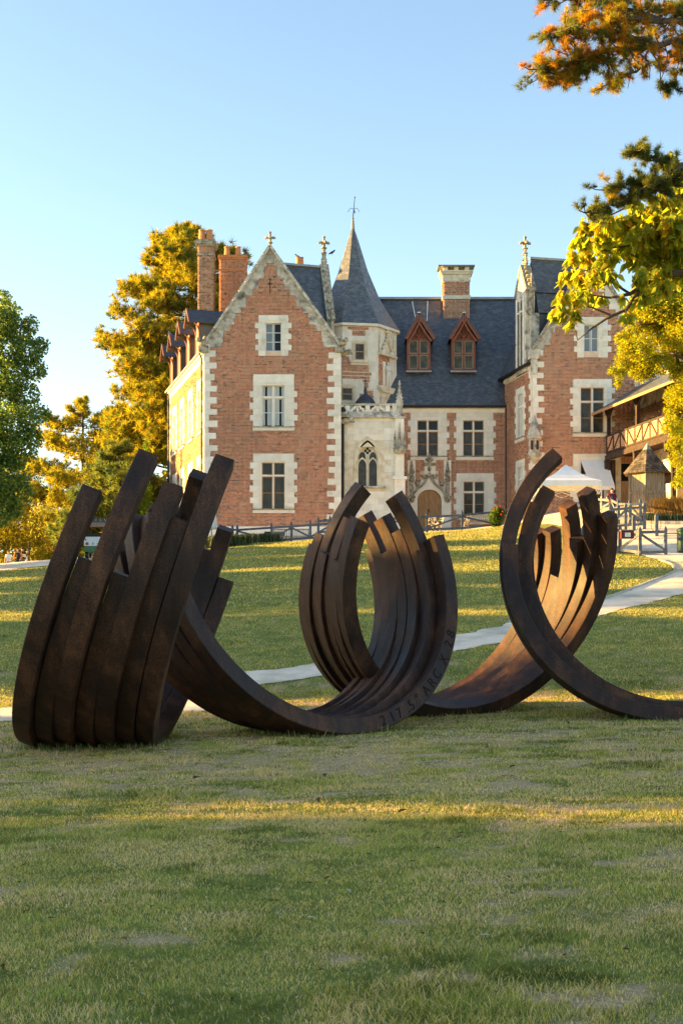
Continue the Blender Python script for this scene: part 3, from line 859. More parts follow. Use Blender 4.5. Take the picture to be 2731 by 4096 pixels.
def window(parent, fr, op, main, tooth=0.2, transom=None, kind='cross', m_frame=None, m_cas=None, m_glass=None, sill=True, rows=0.365, bars=1, curtain=False, glasses=None, label=None):
    """stone-dressed window; op and main are (x0,x1,z0,z1) of the opening and of the stone surround. Returns the stone rects."""
    m_st = m_frame or M['stone']; m_cas = m_cas or M['wood_oak']; m_glass = m_glass or M['glass_lead']
    x0, x1, z0, z1 = op; a0, a1, b0, b1 = main
    ex = []
    for dirn, e0, e1_ in ((-1, a0, x0), (1, x1, a1)):
        z = b0; k = 0
        n = max(2, round((z1 - b0) / rows)); hh = (z1 - b0) / n
        for i in range(n):
            t = (tooth if i % 2 else 0.0) + rnd.uniform(-.015, .015)
            l, r_ = (e0 - max(t, 0), e1_) if dirn < 0 else (e0, e1_ + max(t, 0))
            blk("jamb_stone", parent, m_st, fr, l, r_, -.03 - rnd.uniform(0, .01), .30, z + .004, z + hh - .004)
            ex.append((l, r_, z, z + hh)); z += hh
    nl = 3
    for i in range(nl):
        l = a0 + (a1 - a0) * i / nl; r_ = a0 + (a1 - a0) * (i + 1) / nl
        blk("lintel_stone", parent, m_st, fr, l + .003, r_ - .003, -.034, .30, z1 + .003, b1)
    ex.append((a0, a1, z1, b1)); ex.append((a0, a1, b0, z0))
    # moulded frame
    W = MB(fr)
    d = 0.14
    for (q, y) in ((d, -.062), (0.06, -.045)):
        W.box(x0 - q - .05, x0 - q, y, .05, z0, z1 + q + .05); W.box(x1 + q, x1 + q + .05, y, .05, z0, z1 + q + .05)
        W.box(x0 - q, x1 + q, y, .05, z1 + q, z1 + q + .05)
    W.box(x0 - .002, x1 + .002, .0, .29, z1 - .01, z1 + .002)
    win = W.build("window", m_st, parent, label=label)
    w = x1 - x0
    def piece(nm, m, *b): return blk(nm, win, m, fr, *b)
    if sill:
        s = MB(fr)
        s.prism([(a0 - .06, z0 - .06), (a1 + .06, z0 - .06), (a1 + .06, z0 + .0), (a0 - .06, z0 + .0)], -.17, .28)
        s.build("sill", M['stone_grime'], win)
        s = MB(fr)
        s.box(a0 - .02, a1 + .02, -.10, .2, z0 - .26, z0 - .062)
        s.build("sill_course", m_st, win); ex.append((a0 - .05, a1 + .05, z0 - .26, z0))
    cols = [(x0, x1)]
    rws = [(z0, z1)]
    mw = 0.10
    if kind == 'cross':
        xm = (x0 + x1) / 2
        piece("mullion", m_st, xm - mw / 2, xm + mw / 2, .03, .26, z0, z1)
        tz = transom
        piece("transom", m_st, x0, x1, .02, .25, tz - mw / 2, tz + mw / 2)
        cols = [(x0, xm - mw / 2), (xm + mw / 2, x1)]; rws = [(z0, tz - mw / 2), (tz + mw / 2, z1)]
    elif kind == 'pair':
        xm = (x0 + x1) / 2; cols = [(x0, xm - .02), (xm + .02, x1)]
    gi = 0
    for ci, (c0, c1) in enumerate(cols):
        for ri, (r0, r1) in enumerate(rws):
            cas = MB(fr); t = 0.05
            cas.box(c0, c0 + t, .15, .21, r0, r1); cas.box(c1 - t, c1, .15, .21, r0, r1)
            cas.box(c0 + t, c1 - t, .15, .21, r0, r0 + t); cas.box(c0 + t, c1 - t, .15, .21, r1 - t, r1)
            nb = bars if (ri == 0 or kind == 'pair') else 0
            for q in range(nb):
                zc = r0 + (r1 - r0) * (q + 1) / (nb + 1)
                cas.box(c0 + t, c1 - t, .155, .205, zc - .022, zc + .022)
            cas.build("casement", m_cas, win)
            g = m_glass if glasses is None else glasses[gi % len(glasses)]
            gi += 1
            for q in range(nb + 1):
                p0 = r0 + t + (r1 - r0 - 2 * t) * q / (nb + 1) + .004; p1 = r0 + t + (r1 - r0 - 2 * t) * (q + 1) / (nb + 1) - .004
                piece("pane", g, c0 + t, c1 - t, .185, .195, p0, p1)
    if curtain:
        for ci, (c0, c1) in enumerate(cols):
            for sgn in (0, 1):
                if (ci + sgn) % 2 == 0 or True:
                    cu = MB(fr); wv = (c1 - c0) * (.42 if sgn == (1 - ci) else .22)
                    l = c0 + .05 if sgn == 0 else c1 - .05 - wv
                    n = 9
                    pts = []
                    for i in range(n + 1):
                        pts.append((l + wv * i / n, .176 + .006 * (i % 2)))
                    for (p, q) in zip(pts[:-1], pts[1:]):
                        f1 = .55
                        cu._add([(p[0] if sgn == 0 else p[0], p[1], z0 + .1), (q[0], q[1], z0 + .1), (q[0], q[1], z1 - .06), (p[0], p[1], z1 - .06)], [(0, 1, 2, 3)])
                    cu.build("curtain", M['curtain'], win)
    return ex

def uv_roof(name, parent, polys, m, thick=0.08, **kw):
    """slate surfaces; each polygon gets UVs in metres along and up the slope"""
    vs_, fs, uvs = [], [], []
    for P in polys:
        P = [Vector(p) for p in P]
        nn = (P[1] - P[0]).cross(P[2] - P[0]).normalized()
        if nn.z < 0 and abs(nn.z) > 1e-3:
            P = P[::-1]; nn = -nn
        hdir = Vector((0, 0, 1)).cross(nn)
        hdir = hdir.normalized() if hdir.length > 1e-5 else Vector((1, 0, 0))
        up = nn.cross(hdir)
        b = len(vs_); n = len(P)
        vs_ += [tuple(p) for p in P] + [tuple(p - nn * thick) for p in P]
        fs.append(tuple(range(b, b + n))); uvs += [(p.dot(hdir), p.dot(up)) for p in P]
        fs.append(tuple(range(b + 2 * n - 1, b + n - 1, -1))); uvs += [(p.dot(hdir), p.dot(up)) for p in P[::-1]]
        for i in range(n):
            j = (i + 1) % n
            fs.append((b + j, b + i, b + n + i, b + n + j)); uvs += [(0, 0)] * 4
    me = bpy.data.meshes.new(name); me.from_pydata(vs_, [], fs)
    ul = me.uv_layers.new(name="UVMap")
    ul.data.foreach_set("uv", np.array(uvs, np.float32).ravel())
    me.materials.append(m); me.update()
    o = bpy.data.objects.new(name, me); COL.objects.link(o)
    if parent is not None:
        o.parent = parent; o.matrix_basis = wm(parent).inverted()
    return setp(o, **kw)

def crocket_cross(b, c, s):
    """finial: stem, knop, four-armed bud and tip, built into b at point c with size s"""
    c = Vector(c)
    b.lathe([(.30 * s, 0), (.34 * s, .10 * s), (.16 * s, .18 * s), (.15 * s, .5 * s), (.34 * s, .56 * s), (.34 * s, .64 * s), (.15 * s, .70 * s), (.17 * s, 1.05 * s), (.26 * s, 1.2 * s), (.17 * s, 1.36 * s), (.13 * s, 1.7 * s), (.20 * s, 1.8 * s), (.10 * s, 1.95 * s)], c, 8)
    for dx, dy in ((1, 0), (-1, 0), (0, 1), (0, -1)):
        q = c + Vector((dx, dy, 0)) * .42 * s + Vector((0, 0, 1.2 * s))
        b.ball(q, .22 * s, .22 * s, .17 * s, 7, 5)
        b.ball(q + Vector((dx, dy, 0)) * .16 * s + Vector((0, 0, -.04 * s)), .12 * s, .12 * s, .14 * s, 6, 4)
def pinnacle(b, c, w, h, n=4, crock=5):
    """square spirelet with crockets"""
    c = Vector(c)
    b.lathe([(w * .72, 0), (w * .72, h * .08), (w * .5, h * .12), (w * .5, h * .34), (w * .66, h * .37), (w * .5, h * .42), (w * .08, h * .93), (w * .16, h * .96), (w * .04, h)], c, n)
    for i in range(crock):
        t = i / max(1, crock - 1); r = w * (.52 - .4 * t); z = h * (.45 + .45 * t)
        for a in range(4):
            an = math.pi / 2 * a
            b.ball(c + Vector((math.cos(an) * r, math.sin(an) * r, z)), w * .13, w * .13, w * .12, 5, 4)

# ---- gable wing, front
YG = 81.0
FG = frame((0, YG), ang=0)
def rg(u0, v0, u1, v1, Y=YG): return (px(u0, Y), px(u1, Y), pz(v1, Y), pz(v0, Y))
gl, gr = px(818, YG), px(1364, YG)
zt, ze, zb = pz(992, YG), pz(1383, YG), 5.5
xa = px(1080, YG)
out_G = [(zb, gl, gr), (ze, gl, gr), (zt, xa - .02, xa + .02)]
exG = []
zpl = pz(2106, YG)
w1 = rg(1061, 1291, 1125, 1403); w2 = rg(1047, 1541, 1138, 1706); w3 = rg(1047, 1850, 1138, 2036)
exG += window(HOUSE, FG, w1, rg(1034, 1260, 1153, 1423), .2, kind='pair', m_cas=M['white_wood'], glasses=[M['glass_sky'], M['glass']], bars=2, sill=False, label="attic window with white casements in the front gable")
exG += window(HOUSE, FG, w2, rg(1013, 1497, 1176, 1706), .21, transom=pz(1589, YG), m_cas=M['white_wood'], m_glass=M['glass'], curtain=True, label="first-floor window with net curtains")
exG += window(HOUSE, FG, w3, rg(1013, 1814, 1176, 2036), .21, transom=pz(1902, YG), label="ground-floor window with leaded panes in oak casements")
exG += stone_col(HOUSE, FG, gl, 1, .30, .72, zpl, ze + .1, h=.365)
exG += stone_col(HOUSE, FG, gr, -1, .40, .82, zpl, ze + .05, h=.365)
# stepped stones under the coping
for sg in (-1, 1):
    z = ze - .1
    k = 0
    while z < zt - .6:
        hgt = .36
        xe_ = np.interp(z, [ze, zt], [gl if sg < 0 else gr, xa]); xi_ = np.interp(z + hgt, [ze, zt], [gl if sg < 0 else gr, xa])
        w = .62 + .12 * math.sin(k * 2.1) + (.25 if k == 0 else 0)
        inner = xi_ - sg * w * (1 if zt - z > 1.6 else .6)
        a, b = sorted((xe_, inner))
        lim = px(1080, YG)
        q = MB(FG)
        if sg < 0: poly = [(xe_, z), (max(inner, xe_ + .1) if inner < lim else lim, z), (min(inner, lim), z + hgt), (xi_, z + hgt)]
        else: poly = [(max(inner, lim), z), (xe_, z), (xi_, z + hgt), (max(inner, lim), z + hgt)]
        q.prism(poly, -.035, .25)
        q.build("gable_stone", M['stone_old'], HOUSE)
        exG.append((min(p[0] for p in poly), max(p[0] for p in poly), z, z + hgt))
        z += hgt; k += 1
blk("gable_stone", HOUSE, M['stone_old'], FG, xa - .26, xa + .26, -.055, .25, zt - .95, zt - .35)
exG.append((xa - .28, xa + .28, zt - .72, zt))
holesG = [w1, w2, w3]
wall_sheet(HOUSE, FG, out_G, holesG, M['mortar'])
bricks(HOUSE, FG, out_G, exG + holesG, z0=zpl)
pl_ = MB(FG); pl_.box(gl - .05, gr, -.10, .3, 5.0, zpl); pl_.build("plinth", M['stone'], HOUSE)
bw = MB(FG); bw.box(px(1058, YG), px(1138, YG), -.115, -.05, pz(2150, YG), pz(2127, YG)); bw.build("basement_grille", M['iron'], HOUSE)
for i in range(7):
    x = px(1060 + i * 12.5, YG)
    blk("grille_bar", HOUSE, M['wood_dark'], FG, x, x + .06, -.15, -.116, pz(2150, YG), pz(2127, YG))
# coping stones along both rakes
for sg, xb in ((-1, gl - .10), (1, gr - .10 + .12)):
    A = Vector((xb, 0, ze - .05)); Bp = Vector((xa, 0, zt + .12)); n = 11
    for i in range(n):
        p = A.lerp(Bp, i / n); q = A.lerp(Bp, (i + 1) / n - .004)
        c_ = MB(FG); c_.bar((p.x, .06, p.z), (q.x, .06, q.z), .62, .17, up=(0, 0, 1)); c_.build("coping_stone", M['stone_old'], HOUSE)
    k_ = MB(FG); k_.box(xb - .22 if sg < 0 else xb - .35, xb + .35 if sg < 0 else xb + .22, -.25, .4, ze - .42, ze - .02)
    cx_ = xb - .05 if sg < 0 else xb + .05
    k_.ball((cx_, -.15, ze + .15), .26, .3, .24, 8, 6); k_.ball((cx_ + sg * .22, -.3, ze + .32), .17, .2, .16, 7, 5)
    k_.ball((cx_ - sg * .2, -.1, ze + .42), .16, .22, .2, 7, 5)
    k_.build("kneeler_carving", M['stone_grime'], HOUSE)
fi = MB(FG); crocket_cross(fi, (xa, .06, zt + .05), .52); fi.build("gable_finial", M['stone_grime'], HOUSE)
tie = MB(FG); tie.box(xa - .02, xa + .02, -.06, -.02, pz(1172, YG), pz(1112, YG)); tie.box(xa - .15, xa + .15, -.06, -.02, pz(1136, YG), pz(1133, YG)); tie.build("wall_anchor", M['iron'], HOUSE)

# ---- gable wing, sunlit side
pF, pB = Vector((gl, YG)), Vector((gl - 3.95, YG + 13.6))
FL = frame(pB, pF); LL = (pF - pB).length
zeL = pz(1407, YG)
def s_of(u):
    t = np.linspace(0, 1, 3000); X = pB.x + (pF.x - pB.x) * t; Y = pB.y + (pF.y - pB.y) * t
    return float(t[np.argmin(abs(1365.5 + F * X / Y - u))] * LL)
holesL, exL = [], []
for c_u in (699.5, 729, 762, 799):
    s = s_of(c_u)
    for wz in (w2, w3):
        o_ = (s - .55, s + .55, wz[2], wz[3]); holesL.append(o_)
        exL += window(HOUSE, FL, o_, (s - .95, s + .95, wz[2], wz[3] + .68), .2, transom=wz[3] - .75, m_cas=M['white_wood'], m_glass=M['glass_sky'])
exL += stone_col(HOUSE, FL, LL - .03, -1, .28, .5, zpl, zeL - .5)
exL += stone_col(HOUSE, FL, 0, 1, .3, .6, zpl, zeL - .5)
wall_sheet(HOUSE, FL, [(zb, 0, LL), (zeL, 0, LL)], holesL, M['mortar'])
bricks(HOUSE, FL, [(zpl, 0, LL), (zeL - .55, 0, LL)], exL + holesL)
co = MB(FL); co.box(-.1, LL + .02, -.06, .2, zeL - .55, zeL - .15); co.box(-.15, LL + .04, -.20, .2, zeL - .149, zeL + .02); co.build("cornice", M['stone'], HOUSE)
gt = MB(FL); gt.tube([(-.3, -.26, zeL + .03), (LL - .05, -.26, zeL + .03)], .09, 8); gt.build("gutter", M['terracotta'] if False else M['zinc'], HOUSE)
for s in (0.15, LL - .35):
    dp = MB(FL); dp.tube([(s, -.14, 5.5), (s, -.14, zeL - .3), (s, -.26, zeL)], .065, 8); dp.build("drainpipe", M['iron'], HOUSE)

# ---- gable wing roofs
rdir = Vector((-3.95, 13.6, 0)).normalized()
zr = zt - .05
eL0, eL1 = Vector((gl - .16, YG + .15, zeL + .04)), Vector((gl - 3.95 - .16, YG + 13.6, zeL + .04))
rg0 = Vector((xa, YG + .15, zr)); rg1 = Vector((xa, YG + 13.6, zr))
eR0 = Vector((gr + .05, YG + .15, zeL + .04)); eR1 = eR0 + rdir * 14.1
uv_roof("roof", HOUSE, [[eL0, eL1, rg1], [eL0, rg1, rg0], [eR1, eR0, rg1], [eR0, rg0, rg1]], M['slate'])
rc_ = MB(); rc_.bar(rg0 + Vector((0, 0, .05)), rg1 + Vector((0, 0, .05)), .3, .14); rc_.build("ridge_cap", M['zinc'], HOUSE)
bk = MB(); bk._add([eL1, eR1, rg1, Vector((eL1.x, eL1.y, 5)), Vector((eR1.x, eR1.y, 5))], [(0, 1, 2), (3, 4, 1, 0)])
bk._add([Vector((gr, YG, 5)), Vector((gr, YG, zeL)), eR1, Vector((eR1.x, eR1.y, 5))], [(0, 1, 2, 3)]); bk.build("wall", M['stone'], HOUSE)

# ---- four dormers on the sunlit side
for Yd in (83.3, 86.7, 90.3, 93.6):
    s = LL * (1 - (Yd - YG) / 13.6); s = max(1.05, min(LL - 1.6, s))
    Z0_, Z1_, ZR = zeL + .02, 21.35, 22.25
    b = MB(FL); b.box(s - .62, s + .62, .02, 2.6, Z0_, Z1_)
    dm = b.build("dormer", M['slate'], HOUSE)
    lw = MB(FL)
    lw.box(s - .64, s - .46, -.06, .02, Z0_, Z1_); lw.box(s + .46, s + .64, -.06, .02, Z0_, Z1_); lw.box(s - .46, s + .46, -.06, .02, Z1_ - .2, Z1_)
    for sg in (-1, 1):   # curved brackets carrying the overhang
        br_ = []
        for i in range(7):
            a = math.pi / 2 * i / 6; y_, z_ = -.62 * (1 - math.cos(a)), Z1_ - .75 + .75 * math.sin(a)
            br_.append([Vector((s + sg * (.58 + dx_), y_ + dy_, z_ + dz_)) for dx_, dy_, dz_ in ((-.05, -.06, .03), (.05, -.06, .03), (.05, .06, -.03), (-.05, .06, -.03))])
        lw.ribbon(br_, None)
    lw.chain([(s - .92, -.72, Z1_ - .12), (s, -.72, ZR - .05), (s + .92, -.72, Z1_ - .12)], .09, .16)
    lw.build("dormer_woodwork", M['wood_red'], dm)
    blk("pane", dm, M['glass_sky'], FL, s - .44, s + .44, -.03, .018, Z0_ + .1, Z1_ - .22)
    T_ = lambda p: FL @ Vector(p)
    uv_roof("dormer_roof", dm, [[T_((s - .98, -.78, Z1_ - .12)), T_((s, -.78, ZR)), T_((s, 3.4, ZR)), T_((s - .98, 2.6, Z1_ - .12))],
                                [T_((s, -.78, ZR)), T_((s + .98, -.78, Z1_ - .12)), T_((s + .98, 2.6, Z1_ - .12)), T_((s, 3.4, ZR))]], M['slate_new'], .06)

# ---- chimneys
def brick_block(parent, x0, x1, y0, y1, z0, z1, name, hue=(0.40, 0.150, 0.082), dark=.1):
    b = MB(); b.box(x0, x1, y0, y1, z0, z1); o = b.build(name, M['mortar'], parent)
    for p, q in (((x0, y0), (x1, y0)), ((x0, y1), (x0, y0)), ((x1, y0), (x1, y1))):
        fr = frame(p, q); l = math.hypot(q[0] - p[0], q[1] - p[1])
        bricks(o, fr, [(z0, 0, l), (z1, 0, l)], [], hue=hue, dark=dark)
    return o
def pots(o, xs, y, z, h, r=.16):
    for x in xs:
        b = MB(); b.lathe([(r * 1.15, 0), (r * 1.15, .08), (r, .12), (r * .82, h - .1), (r * .95, h - .06), (r * .95, h), (r * .7, h), (r * .7, h - .2)], (x, y, z), 12)
        b.build("chimney_pot", M['terracotta'], o, smooth_=False)
Yc = 86.0
ch = brick_block(HOUSE, px(794, Yc), px(857, Yc), Yc - .5, Yc + .6, 19.5, pz(972, Yc), "chimney", hue=(.30, .15, .085), dark=.2)
b = MB()
for q, (v0, v1) in ((.06, (1030, 1022)), (.10, (992, 985)), (.17, (985, 972)), (.10, (972, 965))):
    b.box(px(794, Yc) - q, px(857, Yc) + q, Yc - .5 - q, Yc + .6 + q, pz(v0, Yc), pz(v1, Yc))
b.build("chimney_cap", M['stone_grime'], ch)
pots(ch, (px(808, Yc), px(838, Yc)), Yc, pz(965, Yc), .75, .24)
Yc = 88.0
ch = brick_block(HOUSE, px(880, Yc), px(985, Yc), Yc - .5, Yc + .7, 20.5, pz(1040, Yc), "chimney", hue=(.36, .12, .06), dark=.05)
b = MB()
for q, (v0, v1) in ((.05, (1090, 1084)), (.06, (1045, 1038)), (.11, (1038, 1031)), (.06, (1031, 1027))):
    b.box(px(880, Yc) - q, px(985, Yc) + q, Yc - .5 - q, Yc + .7 + q, pz(v0, Yc), pz(v1, Yc))
b.build("chimney_cap", M['terracotta'], ch)
pots(ch, (px(908, Yc), px(953, Yc)), Yc, pz(1027, Yc), .68, .2)
Yc = 90.0
b = MB(); b.box(px(1180, Yc), px(1225, Yc), Yc - .4, Yc + .4, pz(1160, Yc), pz(1072, Yc)); ch = b.build("chimney", M['mortar'], HOUSE)
pots(ch, (px(1193, Yc), px(1204, Yc)), Yc, pz(1072, Yc), .75, .19)
Yc = 89.6
ch = brick_block(HOUSE, px(1770, Yc), px(1874, Yc), Yc - .6, Yc + .6, 22.5, pz(1132, Yc), "chimney")
b = MB(); x0_, x1_ = px(1768, Yc), px(1876, Yc)
b.box(x0_ - .03, x1_ + .03, Yc - .64, Yc + .64, pz(1132, Yc), pz(1106, Yc)); b.box(x0_ - .12, x1_ + .12, Yc - .74, Yc + .74, pz(1106, Yc), pz(1098, Yc)); b.box(x0_ - .2, x1_ + .2, Yc - .8, Yc + .8, pz(1098, Yc), pz(1092, Yc))
for i in range(3):
    x = x0_ + .05 + (x1_ - x0_ - .4) * i / 2
    b.box(x, x + .3, Yc - .5, Yc + .5, pz(1092, Yc), pz(1074, Yc))
b.box(x0_ - .03, x1_ + .03, Yc - .68, Yc + .68, pz(1205, Yc), pz(1190, Yc))
b.build("chimney_cap", M['stone_warm'], ch)
b = MB(); b.box(x0_ - .32, x1_ + .32, Yc - .75, Yc + .75, pz(1074, Yc), pz(1070, Yc)); b.build("cap_slab", M['lead'], ch)

# ---- stone dormers seen edge-on, with crocketed gables (on the gable wing's far side and on the right wing)
def stone_dormer(fr, s, half, zb_, zsh, za, ztop, thick, roof_len, eave_f, label):
    """fr: wall frame with x along the wall, y into the roof"""
    b = MB(fr); b.prism([(s - half, zb_), (s + half, zb_), (s + half, zsh), (s, za), (s - half, zsh)], -.12, thick)
    d = b.build("stone_dormer", M['stone_old'], HOUSE, label=label)
    c_ = MB(fr)
    for sg in (-1, 1):
        c_.bar((s + sg * (half + .1), thick / 2 - .06, zsh - .1), (s, thick / 2 - .06, za + .1), thick + .22, .2)
        for i in range(5):
            t = (i + .5) / 5.5
            c_.ball((s + sg * (half + .12) * (1 - t), thick / 2 - .06, zsh + .12 + (za - zsh + .1) * t), .17, .2, .17, 7, 5)
        pinnacle(c_, (s + sg * (half + .12), thick / 2 - .06, zsh - 1.6), .30, 2.6)
    pinnacle(c_, (s, thick / 2 - .06, za - .5), .34, ztop - za + .1, 4, 4)
    crocket_cross(c_, (s, thick / 2 - .06, ztop - 1.15), .58)
    c_.build("gable_coping", M['stone_grime'], d)
    if half > .5:
        wv = MB(fr); wv.box(s - half * .5, s + half * .5, -.13, -.121, zb_ + .5, zsh - .5); wv.build("pane", M['glass_lead'], d)
        wf = MB(fr)
        wf.box(s - .05, s + .05, -.2, -.13, zb_ + .5, zsh - .5); wf.box(s - half * .5, s + half * .5, -.2, -.13, zsh - 1.3, zsh - 1.2)
        for sg in (-1, 1): wf.box(s + sg * half * .62 - .1, s + sg * half * .62 + .1, -.2, -.12, zb_ + .3, zsh - .3)
        wf.build("window_frame", M['stone'], d)
    T_ = lambda p: fr @ Vector(p)
    zrr = za - .12
    uv_roof("dormer_roof", d, [[T_((s - half, thick, zsh - .15)), T_((s, thick, zrr)), T_((s, roof_len, zrr)), T_((s - half, roof_len * eave_f, zsh - .15))],
                               [T_((s, thick, zrr)), T_((s + half, thick, zsh - .15)), T_((s + half, roof_len * eave_f, zsh - .15)), T_((s, roof_len, zrr))]], M['slate'])
    r_ = MB(fr); r_.bar((s, thick, zrr + .06), (s, roof_len, zrr + .06), .26, .14); r_.build("ridge_cap", M['zinc'], d)
    return d
FGR = frame((gr - 3.95, YG + 13.6), (gr, YG))            # right side wall, seen from outside: x towards back... y points into the wing
FGR = Matrix.Translation((gr, YG, 0)) @ Matrix.Rotation(math.atan2(13.6, -3.95), 4, 'Z')   # x from the front corner to the back, y into the wing
stone_dormer(FGR, 3.6, 1.55, zeL - 1.0, pz(1290, 84), pz(1075, 84.6) + .12, pz(945, 84.6), .34, 3.6, .45, "stone dormer gable with pinnacle beside the stair tower, seen edge-on")

# ---- stair tower
TC = Vector((px(1411, 86.8), 86.8)); TR = 2.97
cor = []
for k in range(8):
    a = R(-13.7 + 45 * k)
    cor.append(Vector((TC.x + TR * math.sin(a), TC.y - TR * math.cos(a))))
zTe = pz(1292, 84.0); zTa = pz(884, 86.8)
tw = MB()
for k in range(8):
    p, q = cor[k], cor[(k + 1) % 8]
    tw._add([(p.x, p.y, 6), (q.x, q.y, 6), (q.x, q.y, zTe), (p.x, p.y, zTe)], [(0, 1, 2, 3)])
tower = tw.build("stair_tower", M['stone'], HOUSE)
def fpx(fr, L_, p, q, u):
    t = np.linspace(-.3, 1.3, 3000); X = p.x + (q.x - p.x) * t; Y = p.y + (q.y - p.y) * t
    i = np.argmin(abs(1365.5 + F * X / Y - u)); return float(t[i] * L_), float(Y[i])
FT = frame(cor[0], cor[1]); LT = (cor[1] - cor[0]).length
FT2 = frame(cor[1], cor[2])
Yt = (cor[0].y + cor[1].y) / 2
def rt(u0, v0, u1, v1): return (fpx(FT, LT, cor[0], cor[1], u0)[0], fpx(FT, LT, cor[0], cor[1], u1)[0], pz(v1, Yt), pz(v0, Yt))
def rt2(u0, v0, u1, v1):
    Y = (cor[1].y + cor[2].y) / 2
    return (fpx(FT2, LT, cor[1], cor[2], u0)[0], fpx(FT2, LT, cor[1], cor[2], u1)[0], pz(v1, Y), pz(v0, Y))
for (u0, v0, u1, v1) in ((1391, 1304, 1475, 1318), (1408, 1318, 1462, 1342), (1368, 1423, 1397, 1447), (1368, 1447, 1403, 1458), (1368, 1458, 1475, 1485), (1368, 1485, 1485, 1500), (1368, 1500, 1479, 1515),
                         (1450, 1515, 1479, 1528), (1455, 1528, 1473, 1552), (1460, 1556, 1493, 1598), (1437, 1573, 1460, 1590)):
    e = rt(u0, v0, u1, v1)
    g_ = MB(FT); g_.box(e[0], e[1], -.004, .05, e[2], e[3]); g_.build("brick_panel", M['mortar'], tower)
    bricks(tower, FT, [(e[2], e[0], e[1]), (e[3], e[0], e[1])], [])
for (u0, v0, u1, v1) in ((1513, 1424, 1557, 1447), (1513, 1447, 1548, 1458), (1513, 1458, 1530, 1550)):
    e = rt2(u0, v0, u1, v1)
    g_ = MB(FT2); g_.box(e[0], e[1], -.004, .05, e[2], e[3]); g_.build("brick_panel", M['mortar'], tower)
    bricks(tower, FT2, [(e[2], e[0], e[1]), (e[3], e[0], e[1])], [])
def small_window(op, fr, parent):
    x0, x1, z0, z1 = op; W = MB(fr)
    for q, y in ((.05, -.05), (.16, -.03)):
        W.box(x0 - q - .07, x0 - q, y, .02, z0 - .02, z1 + q + .07); W.box(x1 + q, x1 + q + .07, y, .02, z0 - .02, z1 + q + .07); W.box(x0 - q, x1 + q, y, .02, z1 + q, z1 + q + .07)
    W.box(x0 - .3, x1 + .3, -.10, .02, z0 - .2, z0 - .02)
    w_ = W.build("window", M['stone_warm'], parent)
    c_ = MB(fr); t = .05
    c_.box(x0, x0 + t, -.03, -.005, z0, z1); c_.box(x1 - t, x1, -.03, -.005, z0, z1); zm = (z0 + z1) / 2
    c_.box(x0 + t, x1 - t, -.03, -.005, z1 - t, z1); c_.box(x0 + t, x1 - t, -.03, -.005, zm - .04, zm + .04); c_.box(x0 + t, x1 - t, -.03, -.005, z0, z0 + t); c_.build("casement", M['wood_oak'], w_)
    blk("pane", w_, M['glass_lead'], fr, x0 + t, x1 - t, -.012, -.003, z0 + t, zm - .042); blk("pane", w_, M['glass_lead'], fr, x0 + t, x1 - t, -.012, -.003, zm + .042, z1 - t)
    return w_
small_window(rt(1420, 1374, 1456, 1438), FT, tower)
small_window(rt(1368, 1553, 1409, 1602), FT, tower)
# ashlar blocks of the tower face, slightly proud
for (u0, v0, u1, v1) in ((1372, 1306, 1390, 1330), (1478, 1306, 1502, 1335), (1478, 1372, 1502, 1395), (1486, 1396, 1502, 1418), (1476, 1420, 1502, 1440), (1390, 1346, 1412, 1368), (1372, 1370, 1408, 1394), (1372, 1396, 1402, 1418),
                         (1482, 1446, 1502, 1480), (1488, 1486, 1502, 1516), (1482, 1520, 1502, 1550)):
    e = rt(u0, v0, u1, v1); blk("ashlar_stone", tower, M['stone'], FT, e[0], e[1], -.012, .05, e[2], e[3])
# spire: flared octagonal slate roof
prof = [(1.07, 0.0), (0.93, .08), (0.62, .285), (0.345, .545), (0.13, .82), (0.035, .93)]
pol = []
for (r0, t0), (r1, t1) in zip(prof[:-1], prof[1:]):
    for k in range(8):
        p, q = cor[k], cor[(k + 1) % 8]
        P = lambda c, r, t: Vector((TC.x + (c.x - TC.x) * r, TC.y + (c.y - TC.y) * r, zTe + (zTa - zTe) * t))
        pol.append([P(p, r0, t0), P(q, r0, t0), P(q, r1, t1), P(p, r1, t1)])
uv_roof("spire", tower, pol, M['slate_old'], .04)
b = MB(); 
for k in range(8):
    p, q = cor[k], cor[(k + 1) % 8]
    P = lambda c, r: Vector((TC.x + (c.x - TC.x) * r, TC.y + (c.y - TC.y) * r, 0))
    b.bar(P(p, 1.045) + Vector((0, 0, zTe - .09)), P(q, 1.045) + Vector((0, 0, zTe - .09)), .16, .16)
b.build("tower_cornice", M['stone'], tower)
b = MB(); b.lathe([(.13, 0), (.10, .35), (.06, .7), (.09, .75), (.03, .85)], (TC.x, TC.y, zTa - .55), 8)
b.build("spire_cap", M['lead'], tower)
b = MB(); t0 = Vector((TC.x, TC.y, zTa + .2)); t1 = Vector((TC.x + .13, TC.y, pz(788, 86.8)))
b.tube([t0, t1], [.035, .02], 6); b.ball(t1, .05, n=6, m=4)
mid = t0.lerp(t1, .42)
for sg in (-1, 1):
    b.tube([mid, mid + Vector((sg * .15, 0, .1)), mid + Vector((sg * .26, 0, .05)), mid + Vector((sg * .40, 0, -.18))], .016, 5)
b.tube([mid + Vector((.05, 0, -.05)), mid + Vector((.12, 0, -.25)), mid + Vector((.02, 0, -.25)), mid + Vector((.05, 0, -.05))], .02, 5)
b.build("weathervane", M['iron'], tower)
